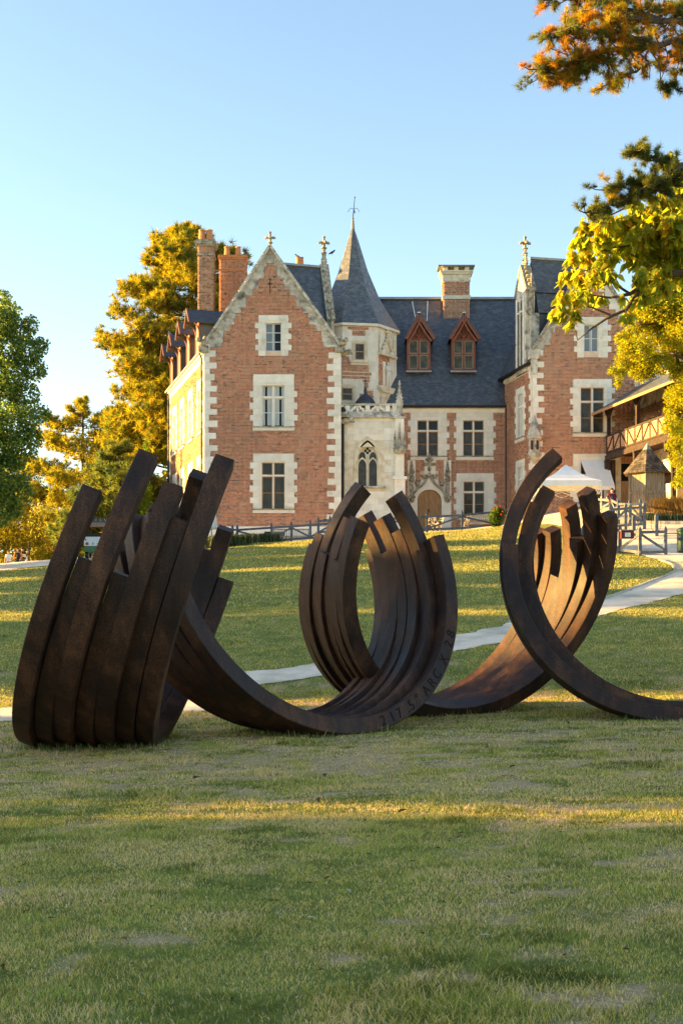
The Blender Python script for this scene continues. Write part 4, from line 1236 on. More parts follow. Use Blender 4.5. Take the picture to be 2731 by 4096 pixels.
# carved canopy and statue on the tower's right face
e = rt2(1511, 1316, 1576, 1427); cxn = (e[0] + e[1]) / 2
cn = MB(FT2)
zc0, zc1 = e[2], e[3]; hw = (e[1] - e[0]) / 2
for sg in (-1, 1):
    pinnacle(cn, (cxn + sg * hw * .85, -.10, zc0 + .1), .15, (zc1 - zc0) * .88)
    rib_ = []
    for i in range(9):   # ogee ribs rising to the finial
        t = i / 8
        x = cxn + sg * hw * .78 * (1 - t) ** 1.3; zz_ = zc0 + .12 + (zc1 - zc0) * .62 * (t ** .9)
        p = Vector((x, -.14, zz_))
        rib_.append(p)
        if i and i % 2 == 0: cn.ball(p + Vector((sg * .10, -.05, .04)), .10, .10, .09, 6, 4)
    cn.chain([q - Vector((0, .003 * (sg > 0), 0)) for q in rib_], .14, .10)
crocket_cross(cn, (cxn, -.14, zc0 + (zc1 - zc0) * .6), .38)
cn.box(cxn - hw, cxn + hw, -.26, .02, zc0 - .02, zc0 + .12)
cn.ball((cxn - hw * .5, -.16, zc0 + .2), hw * .3, .12, .16, 8, 5); cn.ball((cxn + hw * .5, -.16, zc0 + .2), hw * .3, .12, .16, 8, 5)
cn.build("carved_canopy", M['stone_warm'], tower)
e = rt2(1508, 1552, 1580, 1612); cxn2 = (e[0] + e[1]) / 2
pd = MB(FT2); hw = (e[1] - e[0]) / 2
pd.prism([(cxn2 - hw, e[3]), (cxn2 + hw, e[3]), (cxn2 + hw * 1.02, e[3] - .16), (cxn2 + hw * .8, e[3] - .4), (cxn2 - hw * .8, e[3] - .4), (cxn2 - hw * 1.02, e[3] - .16)], -.32, .02)
pd.box(cxn2 - hw * .75, cxn2 + hw * .75, -.2, .02, e[2] - .6, e[3] - .4)
pd.prism([(cxn2 - hw * .5, e[2] - .6), (cxn2 - .08, e[2] - .6), (cxn2 + .1, e[2] + .1), (cxn2 + .05, e[2] + .3)], -.28, -.201)
pd.build("pedestal", M['stone_warm'], tower)

# ---- oratory with balustrade in front of the tower
YO = 81.6
FO = frame((0, YO), ang=0)
def ro(u0, v0, u1, v1): return rg(u0, v0, u1, v1, YO)
ol, orr = px(1364, YO), px(1592, YO); zO = pz(1672, YO)
lz = (px(1426, YO), px(1514, YO), pz(1945, YO), pz(1836, YO))
ora = wall_sheet(HOUSE, FO, [(5.5, ol, orr), (zO, ol, orr)], [(lz[0], lz[1], lz[2], pz(1788, YO))], M['stone_warm'], "oratory")
b = MB(FO); b.box(orr - .01, orr, 0.001, 4, 5.5, zO); b.build("oratory_side", M['stone'], ora)
z = 7.2; k = 0
while z < zO - .1:
    hh = .40; x = ol + (.35 if k % 2 else .0)
    while x < orr:
        x1_ = min(x + .78, orr)
        if x1_ - x > .1:
            bad = not (x1_ < lz[0] - .28 or x > lz[1] + .28 or z + hh < lz[2] - .1 or z > pz(1775, YO))
            if not bad:
                blk("ashlar_stone", ora, M['stone'], FO, x + .006, x1_ - .006, -.02 - rnd.uniform(0, .008), .1, z + .006, min(z + hh, zO) - .006)
        x = x1_
    z += hh; k += 1
# pointed two-light window
def lancet(cx, w, z0, zs, n=10, inner=0.0):
    """outline of a pointed opening"""
    pts = [(cx - w / 2, z0), (cx + w / 2, z0)]
    r = w
    for i in range(n + 1):
        a = R(60) * i / n
        pts.append((cx - w / 2 + r * math.cos(a), zs + r * math.sin(a)))
    for i in range(n, -1, -1):
        a = R(60) * i / n
        pts.append((cx + w / 2 - r * math.cos(a), zs + r * math.sin(a)))
    return pts
cxl = (lz[0] + lz[1]) / 2; wl = lz[1] - lz[0]; zsp = pz(1836, YO)
def arch_ring(b, cx, w, z0, zs, t, y0, y1):
    o_ = lancet(cx, w + 2 * t, z0, zs); i_ = lancet(cx, w, z0, zs)
    n = len(o_)
    for k in range(1, n):
        k2 = (k + 1) % n
        if k2 == 1 or k2 == 0 and k == 0: continue
        b._add([(o_[k][0], y0, o_[k][1]), (o_[k2][0], y0, o_[k2][1]), (i_[k2][0], y0, i_[k2][1]), (i_[k][0], y0, i_[k][1]),
                (o_[k][0], y1, o_[k][1]), (o_[k2][0], y1, o_[k2][1]), (i_[k2][0], y1, i_[k2][1]), (i_[k][0], y1, i_[k][1])],
               [(0, 1, 2, 3), (3, 2, 6, 7), (1, 0, 4, 5)])
b = MB(FO)
arch_ring(b, cxl, wl, lz[2], zsp, .14, -.07, .05); arch_ring(b, cxl, wl - .16, lz[2], zsp, .08, .0, .25)
ow = b.build("pointed_window", M['stone_warm'], ora)
# spandrel filling between arch and square hole
b = MB(FO)
pts = lancet(cxl, wl, lz[2], zsp); top = pz(1788, YO)
right = [p for p in pts[2:] if p[0] >= cxl - 1e-6]; left = [p for p in pts[2:] if p[0] <= cxl + 1e-6]
b._add([(lz[1], .001, top + .01)] + [(p[0], .001, p[1]) for p in right], [tuple(range(len(right) + 1))])
b._add([(lz[0], .001, top + .01)] + [(p[0], .001, p[1]) for p in left], [tuple(range(len(left) + 1))])
b.build("spandrel", M['stone_warm'], ow)
for sg in (-1, 1):
    cx = cxl + sg * wl * .24; lw_ = wl * .36; zl = pz(1862, YO)
    gl_ = lancet(cx, lw_, lz[2] + .05, zl, 6)
    g_ = MB(FO); g_.prism(gl_, .16, .18); g_.build("pane", M['glass_lead'], ow)
    zq = pz(1830, YO)
    g_ = MB(FO); g_.prism([(cx + lw_ * .42 * math.cos(a), zq + lw_ * .75 * math.sin(a)) for a in [2 * math.pi * i / 14 for i in range(14)]], .152, .174); g_.build("pane", M['glass_lead'], ow)
    r_ = MB(FO); arch_ring(r_, cx, lw_, lz[2], zl, .06, .05, .22); r_.build("tracery", M['stone_warm'], ow)
bk_ = MB(FO); bk_.prism(lancet(cxl, wl + .16, lz[2], zsp), .20, .24); bk_.build("tracery_back", M['stone_warm'], ow)
tq = MB(FO)
for a in range(4):
    an = math.pi / 2 * a; tq.ball((cxl + .13 * math.cos(an), .185, pz(1800, YO) - .02 + .13 * math.sin(an)), .085, .03, .085, 8, 5)
tq.build("quatrefoil_glass", M['glass'], ow)
s_ = MB(FO); s_.box(lz[0] - .45, lz[1] + .45, -.16, .05, lz[2] - .12, lz[2] - .002); s_.build("sill", M['stone_old'], ow)
# cornice and balustrade
b = MB(FO); b.box(ol + .05, orr + .1, -.22, .3, zO, zO + .16); b.box(ol + .05, orr + .1, -.12, .3, zO + .161, zO + .30)
b.build("cornice", M['stone_old'], ora)
bz0, bz1 = zO + .30, pz(1616, YO)
bal = MB(FO); bal.box(ol, orr, -.12, .12, bz1 - .10, bz1 + .02); bal.box(ol, orr, -.09, .09, bz0, bz0 + .10)
balo = bal.build("balustrade", M['stone_old'], ora)
us = [1367, 1390, 1470, 1550, 1577]
for u in us:
    blk("baluster_post", balo, M['stone'], FO, px(u, YO) - .14, px(u, YO) + .14, -.10, .10, bz0 + .10, bz1 - .10)
for ua, ub in ((1390, 1470), (1470, 1550)):
    t_ = MB(FO); xa0, xb0 = px(ua, YO) + .14, px(ub, YO) - .14; xm = (xa0 + xb0) / 2; za0, zb0 = bz0 + .08, bz1 - .08
    t_.box(xm - .06, xm + .06, -.06, .06, za0, zb0)
    for sg in (-1, 1):
        e_ = xb0 if sg > 0 else xa0
        t_.bar((xm + sg * .04, 0, zb0), (e_, 0, za0), .12, .12)
        for tt in (.3, .7):
            t_.ball((xm + (e_ - xm) * tt + .02, 0, zb0 + (za0 - zb0) * tt + .08), .07, .05, .07, 6, 4); t_.ball((xm + (e_ - xm) * tt, 0, zb0 + (za0 - zb0) * tt - .10), .06, .05, .06, 6, 4)
    t_.build("tracery_panel", M['stone'], balo)
# little lead roof with spike behind the balustrade
b = MB(); cxd, cyd, zd = px(1461, 83), 83.0, pz(1612, 83)
b.lathe([(.66, -.3), (.66, 0), (.52, .22), (.34, .42), (.16, .56), (.09, .62), (.11, .82), (.05, 1.02)], (cxd, cyd, zd), 12); b.tube([(cxd, cyd, zd + 1.0), (cxd, cyd, zd + 1.65)], .015, 5)
b.ball((cxd, cyd, zd + 1.42), .07, .02, .09, 6, 4)
b.build("lead_turret_roof", M['slate_new'], ora, smooth_=False)
# corner buttress with pinnacle, canopy and niche
bx = px(1597, YO)
b = MB(FO); b.box(bx - .30, bx + .34, -.35, .3, 5.5, pz(1920, YO)); b.box(bx - .42, bx + .46, -.45, .3, pz(1920, YO), pz(1908, YO)); b.box(bx - .27, bx + .28, -.3, .3, pz(1908, YO), pz(1672, YO))
bt = b.build("buttress", M['stone'], ora)
b = MB(FO); pinnacle(b, (bx, -.02, pz(1672, YO)), .40, pz(1520, YO) - pz(1672, YO), 4, 6); b.box(bx - .38, bx + .38, -.36, .32, pz(1676, YO), pz(1668, YO)); b.build("pinnacle", M['stone_old'], bt)
b = MB(FO); zq = pz(1800, YO)
for i, (dx, h_) in enumerate(((-.3, 1.2), (0, 1.7), (.3, 1.2))):
    pinnacle(b, (bx + dx, -.42, zq), .17, h_, 4, 4)
b.ball((bx, -.4, zq), .38, .2, .3, 8, 6); b.ball((bx - .25, -.42, zq - .1), .16, .14, .2, 6, 5); b.ball((bx + .25, -.42, zq - .1), .16, .14, .2, 6, 5)
b.build("niche_canopy", M['stone_grime'], bt)
# drainpipe with hopper beside the oratory
b = MB(FO); xd = px(1371, YO); b.tube([(xd, -.2, 6.5), (xd, -.2, pz(1690, YO))], .085, 8); b.lathe([(.10, 0), (.22, .35), (.24, .6), (.16, .85), (.05, .95)], (xd, -.2, pz(1690, YO)), 8); b.build("drainpipe", M['iron'], HOUSE)
for (u, v, Y) in ((1365, 1660, 81.3), (1383, 1683, 81.3), (1375, 1412, 81.2)):
    p = at(u, v, Y); b = MB()
    b.tube([p + Vector((-.3, .2, -.05)), p + Vector((0, 0, .03)), p + Vector((.28, -.2, 0)), p + Vector((.5, -.35, -.12))], [.2, .2, .15, .07], 7); b.ball(p + Vector((.35, -.25, .1)), .13, n=7, m=5); b.build("gargoyle", M['stone_grime'], HOUSE)

# ---- main range
YM = 85.0
FM = frame((0, YM), ang=0)
def rm(u0, v0, u1, v1): return rg(u0, v0, u1, v1, YM)
ml, mr_ = px(1560, YM), px(2024, YM); zM = pz(1650, YM); zMe = pz(1632, YM)
w4 = rm(1669, 1681, 1751, 1824); w5 = rm(1852, 1681, 1934, 1824); w6 = rm(1854, 1926, 1936, 2062)
exM = window(HOUSE, FM, w4, rm(1642, 1650, 1786, 1824), .17, transom=pz(1723, YM), glasses=[M['glass_lead'], M['glass'], M['glass_lead'], M['glass']], label="first-floor window above the carved doorway")
exM += window(HOUSE, FM, w5, rm(1825, 1650, 1972, 1824), .17, transom=pz(1723, YM), glasses=[M['glass_lead'], M['glass'], M['glass_lead'], M['glass']], label="first-floor window to the right of the doorway")
exM += window(HOUSE, FM, w6, rm(1825, 1893, 1974, 2062), .17, transom=pz(1968, YM), label="ground-floor window to the right of the doorway")
dr_ = rm(1669, 2000, 1765, 2140); dra = rm(1669, 1958, 1765, 2000)
door_hole = (dr_[0], dr_[1], 6.5, pz(1958, YM))
wall_sheet(HOUSE, FM, [(5.5, ml, mr_), (zM, ml, mr_)], [w4, w5, w6, door_hole], M['mortar'])
exD = [rm(1631, 1841, 1660, 2140), rm(1775, 1841, 1803, 2140), rm(1631, 1945, 1803, 2140), rm(1697, 1841, 1741, 1945), rm(1684, 1882, 1752, 1945)]
bricks(HOUSE, FM, [(7.4, ml, mr_), (zM, ml, mr_)], exM + [w4, w5, w6, door_hole] + exD)
b = MB(FM); b.box(ml, mr_, -.07, .2, zM, zMe - .06); b.box(ml, mr_, -.16, .2, zMe - .059, zMe + .03); b.build("cornice", M['stone'], HOUSE)
b = MB(FM); b.tube([(ml, -.30, zMe + .06), (mr_ + .1, -.30, zMe + .06)], .09, 8); b.build("gutter", M['iron'], HOUSE)
b = MB(FM); xd = px(2027, YM - .3); b.tube([(xd, -.3, 7), (xd, -.3, zMe)], .10, 8); b.build("drainpipe", M['iron'], HOUSE)
# carved doorway
D_ = MB(FM)
for e in exD[:2]: D_.box(e[0], e[1], -.03, .2, 6.5, e[3])
D_.box(exD[3][0], exD[3][1], -.028, .2, exD[3][2], exD[3][3]); D_.box(exD[4][0], exD[4][1], -.026, .2, exD[4][2], exD[4][3] - .62)
dcx = (dr_[0] + dr_[1]) / 2; dw = (dr_[1] - dr_[0]) / 2
zar = pz(2000, YM); zat = pz(1958, YM)
def segarch(t, off=0.0):
    a = math.pi * t
    return (dcx - (dw + off) * math.cos(a), zar + (zat - zar + off) * math.sin(a))
n = 16
o1 = [segarch(i / n, .30) for i in range(n + 1)]; i1 = [segarch(i / n, 0) for i in range(n + 1)]
xl, xr_ = px(1655, YM), px(1779, YM)
for k in range(n):
    D_._add([(o1[k][0], -.04, o1[k][1]), (o1[k + 1][0], -.04, o1[k + 1][1]), (i1[k + 1][0], -.04, i1[k + 1][1]), (i1[k][0], -.04, i1[k][1]),
             (o1[k][0], .25, o1[k][1]), (o1[k + 1][0], .25, o1[k + 1][1]), (i1[k + 1][0], .25, i1[k + 1][1]), (i1[k][0], .25, i1[k][1])], [(0, 1, 2, 3), (3, 2, 6, 7), (1, 0, 4, 5)])
    # field between the arch and the ogee
    D_._add([(o1[k][0], -.02, o1[k][1]), (o1[k + 1][0], -.02, o1[k + 1][1]), (o1[k + 1][0] * .55 + dcx * .45, -.02, pz(1925, YM)), (o1[k][0] * .55 + dcx * .45, -.02, pz(1925, YM))], [(0, 1, 2, 3)])
D_.box(xl, dcx - dw, -.04, .25, 6.5, zar); D_.box(dcx + dw, xr_, -.04, .25, 6.5, zar)
D_.box(xl - .25, xl, -.02, .2, 6.5, pz(1945, YM)); D_.box(xr_, xr_ + .25, -.02, .2, 6.5, pz(1945, YM))
doorway = D_.build("doorway", M['stone'], HOUSE, label="carved ogee-arched doorway")
og = MB(FM)
for sg in (-1, 1):
    og.chain([(dcx + sg * uu * YM / F, -.10 - .003 * (sg > 0), pz(vv, YM)) for (uu, vv) in ((68, 2005), (66, 1985), (58, 1968), (46, 1955), (32, 1945), (20, 1932), (11, 1918), (4, 1904), (0, 1893))], .20, .13)
    for (uu, vv) in ((20, 1908), (47, 1936)):
        c_ = Vector((dcx + sg * uu * YM / F, -.14, pz(vv, YM)))
        og.ball(c_, .13, .1, .12, 7, 5); og.ball(c_ + Vector((sg * .13, 0, .08)), .09, .08, .1, 6, 4); og.ball(c_ + Vector((-sg * .09, 0, .1)), .08, .08, .08, 6, 4)
    pu = 1646 if sg < 0 else 1789
    xx = px(pu, YM)
    pinnacle(og, (xx, -.12, pz(1925, YM)), .26, pz(1843, YM) - pz(1925, YM), 4, 7)
    og.box(xx - .14, xx + .14, -.16, -.03, pz(1990, YM), pz(1925, YM)); og.box(xx - .24, xx + .24, -.26, -.03, pz(1993, YM), pz(1985, YM)); og.lathe([(.20, .3), (.17, .1), (.08, 0)], (xx, -.1, pz(2010, YM)), 8)
    for q in range(4):
        og.ball((xx + .1 * math.sin(q * 2.4), -.2, pz(1925, YM) + .05 + .18 * q), .12, .1, .1, 6, 4)
fz = pz(1893, YM)
og.lathe([(.05, 0), (.12, .15), (.07, .3), (.09, .6), (.25, .72), (.27, .82), (.12, .9), (.06, 1.1), (.02, 1.2)], (dcx, -.10, pz(1880, YM) - .1), 8)
for sg in (-1, 1): og.ball((dcx + sg * .27, -.12, pz(1858, YM)), .16, .12, .11, 7, 5)
og.build("ogee_hood", M['stone_grime'], doorway)
dz = MB(FM)
dz._add([(p[0], .14, p[1]) for p in i1] + [(dcx + dw, .14, 6.6), (dcx - dw, .14, 6.6)], [tuple(range(n + 3))])
door = dz.build("door", M['wood_oak'], HOUSE, label="arched oak double door with raised panels")
for i in range(4):
    x0_ = dcx - dw + .1 + (2 * dw - .16) * i / 4; x1_ = x0_ + (2 * dw - .2) / 4 - .10
    top = zar + (zat - zar) * math.sin(math.acos(max(-1, min(1, ((x0_ + x1_) / 2 - dcx) / dw)))) - .16
    zr2 = pz(2018, YM)
    for a_, b_ in ((zr2 + .06, top), (zr2 - 1.0, zr2 - .06), (zr2 - 2.0, zr2 - 1.1)):
        q = MB(FM); q.box(x0_, x1_, .10, .139, a_, b_); q.box(x0_ + .05, x1_ - .05, .075, .101, a_ + .06, b_ - .06); q.build("door_panel", M['wood_oak'], door)
q = MB(FM); q.box(dcx - .03, dcx + .03, .085, .138, 6.6, zat - .08); q.build("meeting_stile", M['wood_oak'], door)
q = MB(FM); q.box(dcx - .07, dcx - .01, .04, .084, pz(2048, YM), pz(2036, YM)); q.build("door_handle", M['iron'], door)

# main roof, dormers, ridge
yr = 90.0; zrM = pz(1196, yr); y_e = 84.62
xR = px(2040, yr) + 1.6
ra = [Vector((ml - 2.2, y_e, zMe + .06)), Vector((mr_ + 1.5, y_e, zMe + .06)), Vector((xR, yr, zrM)), Vector((ml - 2.2, yr, zrM))]
rb = [Vector((xR, yr, zrM)), Vector((xR, 95.4, zMe)), Vector((ml - 2.2, 95.4, zMe)), Vector((ml - 2.2, yr, zrM))]
uv_roof("roof", HOUSE, [ra, rb], M['slate'])
b = MB(); b.bar((ml - 1.2, yr, zrM + .05), (xR, yr, zrM + .05), .34, .16); b.build("ridge_cap", M['zinc'], HOUSE)
for (u0, v0, u1, v1) in ((1648, 1206, 1660, 1268), (1710, 1205, 1707, 1284)):
    def on_roof(u, v):
        t = np.linspace(0, 1, 800); Y = y_e + (yr - y_e) * t; Z = zMe + .06 + (zrM - zMe - .06) * t
        i = np.argmin(abs(VH - F * (Z - EYE) / Y - v)); return at(u, v, float(Y[i]))
    p, q = on_roof(u0, v0), on_roof(u1, v1); nn = Vector((0, -.85, .53)) * .03
    b = MB(); b.bar(p + nn, q + nn, .05, .03); b.build("lead_strip", M['white_wood'], HOUSE)
for (ua, uf0, uf1, ub0, ub1) in ((1674, 1622, 1736, 1628, 1719), (1853, 1797, 1915, 1806, 1899)):
    YD = 86.25; x0_, x1_ = px(ub0, YD), px(ub1, YD); z0_, ze_ = pz(1478, YD), pz(1357, YD); za_ = pz(1264, YD); xm = px(ua, YD)
    FD = frame((0, YD), ang=0)
    b = MB(FD); b.box(x0_, x1_, .02, 2.2, z0_ - .6, ze_)
    b.prism([(x0_, ze_), (x1_, ze_), (xm, za_ - .12)], .02, 3.0)
    dm = b.build("dormer", M['wood_red'], HOUSE)
    wd = MB(FD)
    wd.box(x0_ - .02, x0_ + .13, -.10, .02, z0_ - .1, ze_); wd.box(x1_ - .13, x1_ + .02, -.10, .02, z0_ - .1, ze_)
    wd.box(xm - .07, xm + .07, -.094, .02, z0_ + .061, ze_ - .101); wd.box(x0_ + .13, x1_ - .13, -.09, .02, z0_ - .1, z0_ + .06)
    wd.box(x0_ + .13, x1_ - .13, -.09, .02, ze_ - .10, ze_ + .03); zt_ = (z0_ + ze_) / 2; wd.box(x0_ + .13, x1_ - .13, -.085, .02, zt_ - .06, zt_ + .06)
    wd.box(xm - .05, xm + .05, -.096, .02, ze_ + .031, za_ - .35); wd.bar((xm - .03, -.05, ze_ + .14), (xm - .42, -.05, ze_ + .62), .08, .09); wd.bar((xm + .03, -.052, ze_ + .14), (xm + .42, -.052, ze_ + .62), .08, .09)
    wd.build("dormer_frame", M['wood_red'], dm)
    for (a, c_) in ((x0_ + .13, xm - .07), (xm + .07, x1_ - .13)):
        for (p, q) in ((z0_ + .06, zt_ - .06), (zt_ + .06, ze_ - .1)):
            f_ = MB(FD); f_.box(a, a + .04, -.06, .01, p, q); f_.box(c_ - .04, c_, -.06, .01, p, q); f_.box(a + .04, c_ - .04, -.06, .01, p, p + .04); f_.box(a + .04, c_ - .04, -.06, .01, q - .04, q); f_.build("sash", M['wood_bench'], dm)
            blk("pane", dm, M['glass_olive'], FD, a + .04, c_ - .04, -.02, .008, p + .04, q - .04)
    bg_ = MB(FD)
    xf0, xf1 = px(uf0, YD), px(uf1, YD); zf = pz(1360, YD)
    bg_.chain([(xf0, -.42, zf), (xm, -.42, za_ - .05), (xf1, -.42, zf)], .10, .24)
    for xf, sg in ((xf0, -1), (xf1, 1)):
        cus = []
        for i in range(6):     # cusped inner edge of the bargeboard
            t = i / 5; p = Vector((xf + (xm - xf) * t - sg * .22 * math.sin(math.pi * t) * 0 - sg * .18, -.42, zf + (za_ - zf) * t - .16 - .12 * math.sin(math.pi * t)))
            cus.append(p + Vector((0, .004 * sg, 0)))
        bg_.chain(cus, .08, .12)
    bg_.build("bargeboard", M['wood_red'], dm)
    yb = 89.6
    uv_roof("dormer_roof", dm, [[Vector((xf0 - .02, YD - .48, zf + .12)), Vector((xm, YD - .48, za_ + .10)), Vector((xm, yb, za_ + .10)), Vector((xf0 - .02, YD + 1.6, zf + .12))],
                                [Vector((xm, YD - .48, za_ + .10)), Vector((xf1 + .02, YD - .48, zf + .12)), Vector((xf1 + .02, YD + 1.6, zf + .12)), Vector((xm, yb, za_ + .10))]], M['slate_new'], .06)
    b = MB(); b.bar((xm, YD - .5, za_ + .14), (xm, 88.4, za_ + .14), .22, .06); b.build("lead_ridge", M['canvas'], dm)
    b = MB(FD); b.box(x0_ - .1, x1_ + .1, -.34, .0, z0_ - .22, z0_ - .12); b.build("lead_apron", M['zinc'], dm)

# ---- right wing
YW = 80.0
FW = frame((0, YW), ang=0)
def rw(u0, v0, u1, v1): return rg(u0, v0, u1, v1, YW)
wl_, wr_ = px(2130, YW), px(2592, YW); zwe = pz(1400, YW); zwt = pz(1040, YW); xw = px(2363, YW)
out_W = [(5.5, wl_, wr_), (zwe, wl_, wr_), (zwt, xw - .02, xw + .02)]
w7 = rw(2335, 1298, 2393, 1405); w8 = rw(2322, 1550, 2415, 1730); w9 = rw(2322, 1842, 2418, 2010)
exW = window(HOUSE, FW, w7, rw(2308, 1268, 2430, 1430), .2, kind='pair', m_cas=M['white_wood'], m_glass=M['glass_sky'], bars=1, sill=False, label="attic window of the right wing behind the branches")
exW += window(HOUSE, FW, w8, rw(2292, 1516, 2446, 1730), .19, transom=pz(1606, YW), label="first-floor window of the right wing")
exW += window(HOUSE, FW, w9, rw(2292, 1817, 2446, 2010), .19, transom=pz(1900, YW), label="ground-floor window of the right wing behind the awning")
exW += stone_col(HOUSE, FW, wl_, 1, .30, .62, 7.5, zwe + .1)
exW += stone_col(HOUSE, FW, wr_, -1, .35, .8, 7.5, zwe + .1)
for sg in (-1, 1):
    z = zwe
    k = 0
    while z < zwt - .7:
        xe_ = np.interp(z, [zwe, zwt], [wl_ if sg < 0 else wr_, xw]); xi_ = np.interp(z + .36, [zwe, zwt], [wl_ if sg < 0 else wr_, xw])
        inner = xi_ - sg * (.5 + .12 * math.sin(k * 1.9)); inner = min(inner, xw) if sg < 0 else max(inner, xw)
        poly = [(xe_, z), (inner, z), (inner, z + .36), (xi_, z + .36)]
        q = MB(FW); q.prism(poly, -.035, .25); q.build("gable_stone", M['stone_old'] if k < 6 else M['stone'], HOUSE)
        exW.append((min(p[0] for p in poly), max(p[0] for p in poly), z, z + .36)); z += .36; k += 1
wall_sheet(HOUSE, FW, out_W, [w7, w8, w9], M['mortar'])
bricks(HOUSE, FW, out_W, exW + [w7, w8, w9], z0=7.5, hue=(.43, .165, .092))
for sg, xb in ((-1, wl_ - .05), (1, wr_ + .05)):
    A = Vector((xb, 0, zwe - .02)); Bp = Vector((xw, 0, zwt + .30)); n = 10
    for i in range(n):
        p = A.lerp(Bp, i / n); q = A.lerp(Bp, (i + 1) / n - .004)
        c_ = MB(FW); c_.bar((p.x, .1, p.z), (q.x, .1, q.z), .6, .2); c_.build("coping_stone", M['stone_grime'], HOUSE)
b = MB(FW); b.box(wl_ - .25, wl_ + .45, -.18, .5, zwe - .55, zwe + .02); b.box(wl_ - .1, wl_ + .28, -.1, .4, zwe - 1.5, zwe - .551); b.build("kneeler_carving", M['stone_old'], HOUSE)
b = MB(FW); crocket_cross(b, (xw, .06, zwt + .1), .55); b.build("gable_finial", M['stone_grime'], HOUSE)
qB, qF = Vector((px(2018, YM), YM)), Vector((wl_, YW))
FWL = frame(qB, qF); LW = (qF - qB).length
zwl = pz(1453, YW)
def s_w(u):
    t = np.linspace(0, 1, 2000); X = qB.x + (qF.x - qB.x) * t; Y = qB.y + (qF.y - qB.y) * t
    return float(t[np.argmin(abs(1365.5 + F * X / Y - u))] * LW)
sm = s_w(2081)
wa = (sm - .42, sm + .42, w8[2], w8[3]); wb = (sm - .42, sm + .42, w9[2], w9[3] - .1)
exWL = window(HOUSE, FWL, wa, (sm - .8, sm + .8, wa[2], wa[3] + .4), .18, transom=wa[3] - .8, m_glass=M['glass_sky'], m_cas=M['white_wood'])
exWL += window(HOUSE, FWL, wb, (sm - .8, sm + .8, wb[2], wb[3] + .4), .18, transom=wb[3] - .8, m_glass=M['glass_sky'], m_cas=M['white_wood'])
exWL += stone_col(HOUSE, FWL, LW - .03, -1, .3, .55, 7.5, zwl - .3)
wall_sheet(HOUSE, FWL, [(5.5, 0, LW), (zwl, 0, LW)], [wa, wb], M['mortar'])
bricks(HOUSE, FWL, [(7.5, 0, LW), (zwl - .3, 0, LW)], exWL + [wa, wb], hue=(.43, .165, .092))
b = MB(FWL); b.box(-.1, LW, -.06, .2, zwl - .3, zwl - .05); b.build("cornice", M['stone_warm'], HOUSE)
b = MB(FWL); b.tube([(-.4, -.26, zwl + .02), (LW - .1, -.26, zwl + .02)], .09, 8); b.build("gutter", M['iron'], HOUSE)
wdir = (qB - qF).normalized(); wd3 = Vector((wdir.x, wdir.y, 0))
e0 = Vector((wl_ - .25, YW + .25, zwl + .05)); e1_ = e0 + wd3 * 12; r0 = Vector((xw, YW + .25, zwt - .1)); r1 = r0 + wd3 * 12; f0 = Vector((wr_ + .25, YW + .25, zwl + .05)); f1 = f0 + wd3 * 12
uv_roof("roof", HOUSE, [[e0, r0, r1, e1_], [r0, f0, f1, r1]], M['slate'])
stone_dormer(FWL, s_w(2085) + .2, .95, zwl - .3, pz(1185, 82.6), pz(1085, 82.6), pz(958, 82.6), .45, 4.2, .8, "tall stone dormer with crocketed pinnacle on the right wing")
T_ = lambda p: FWL @ Vector(p)
sd_ = s_w(2085) + .2
uv_roof("dormer_roof", HOUSE, [[T_((sd_ - 1.9, .5, pz(1272, 82.4))), T_((sd_ - 1.9 + 3.8, .5, pz(1272, 82.4))), T_((sd_ + .1, .5, pz(1060, 82.8))), T_((sd_ - .1, .5, pz(1060, 82.8)))]] if False else
        [[T_((sd_ + 1.35, .55, pz(1272, 82.0))), T_((sd_, .55, pz(1060, 83.2))), T_((sd_, 4.6, pz(1060, 83.2))), T_((sd_ + 1.35, 4.6, pz(1272, 82.0)))],
         [T_((sd_, .55, pz(1060, 83.2))), T_((sd_ - 1.35, .55, pz(1272, 82.0))), T_((sd_ - 1.35, 4.6, pz(1272, 82.0))), T_((sd_, 4.6, pz(1060, 83.2)))]], M['slate'])
b = MB(FWL); b.prism([(sd_ - 1.22, zwl), (sd_ + 1.22, zwl), (sd_ + 1.22, pz(1275, 82.0)), (sd_, pz(1075, 83.2)), (sd_ - 1.22, pz(1275, 82.0))], .5, 4.3); b.build("dormer_cheek", M['slate_new'], HOUSE)
blk("dormer_pier", HOUSE, M['stone_old'], FWL, sd_ + .9, sd_ + 1.26, .1, .62, zwl, pz(1272, 82.0))
b = MB(FWL); b.bar((sd_, .5, pz(1060, 83.2) + .06), (sd_, 4.7, pz(1060, 83.2) + .06), .26, .14); b.build("ridge_cap", M['zinc'], HOUSE)
# corner niche
nx_, nyy = px(2137, YW - .1), YW - .1
b = MB(); b.lathe([(.08, -.35), (.42, .15), (.44, .28), (.34, .32), (.34, 1.12), (.46, 1.16), (.48, 1.30), (.44, 1.34), (.36, 1.72), (.24, 2.05), (.10, 2.42), (.03, 2.62)], (nx_, nyy, pz(1832, YW)), 8)
ni = b.build("corner_niche", M['stone_old'], HOUSE)
for dx in (-.2, .14):
    blk("niche_recess", ni, M['wood_dark'], Matrix.Identity(4), nx_ + dx - .07, nx_ + dx + .07, nyy - .345, nyy - .28, pz(1825, YW) + .36, pz(1825, YW) + .92)

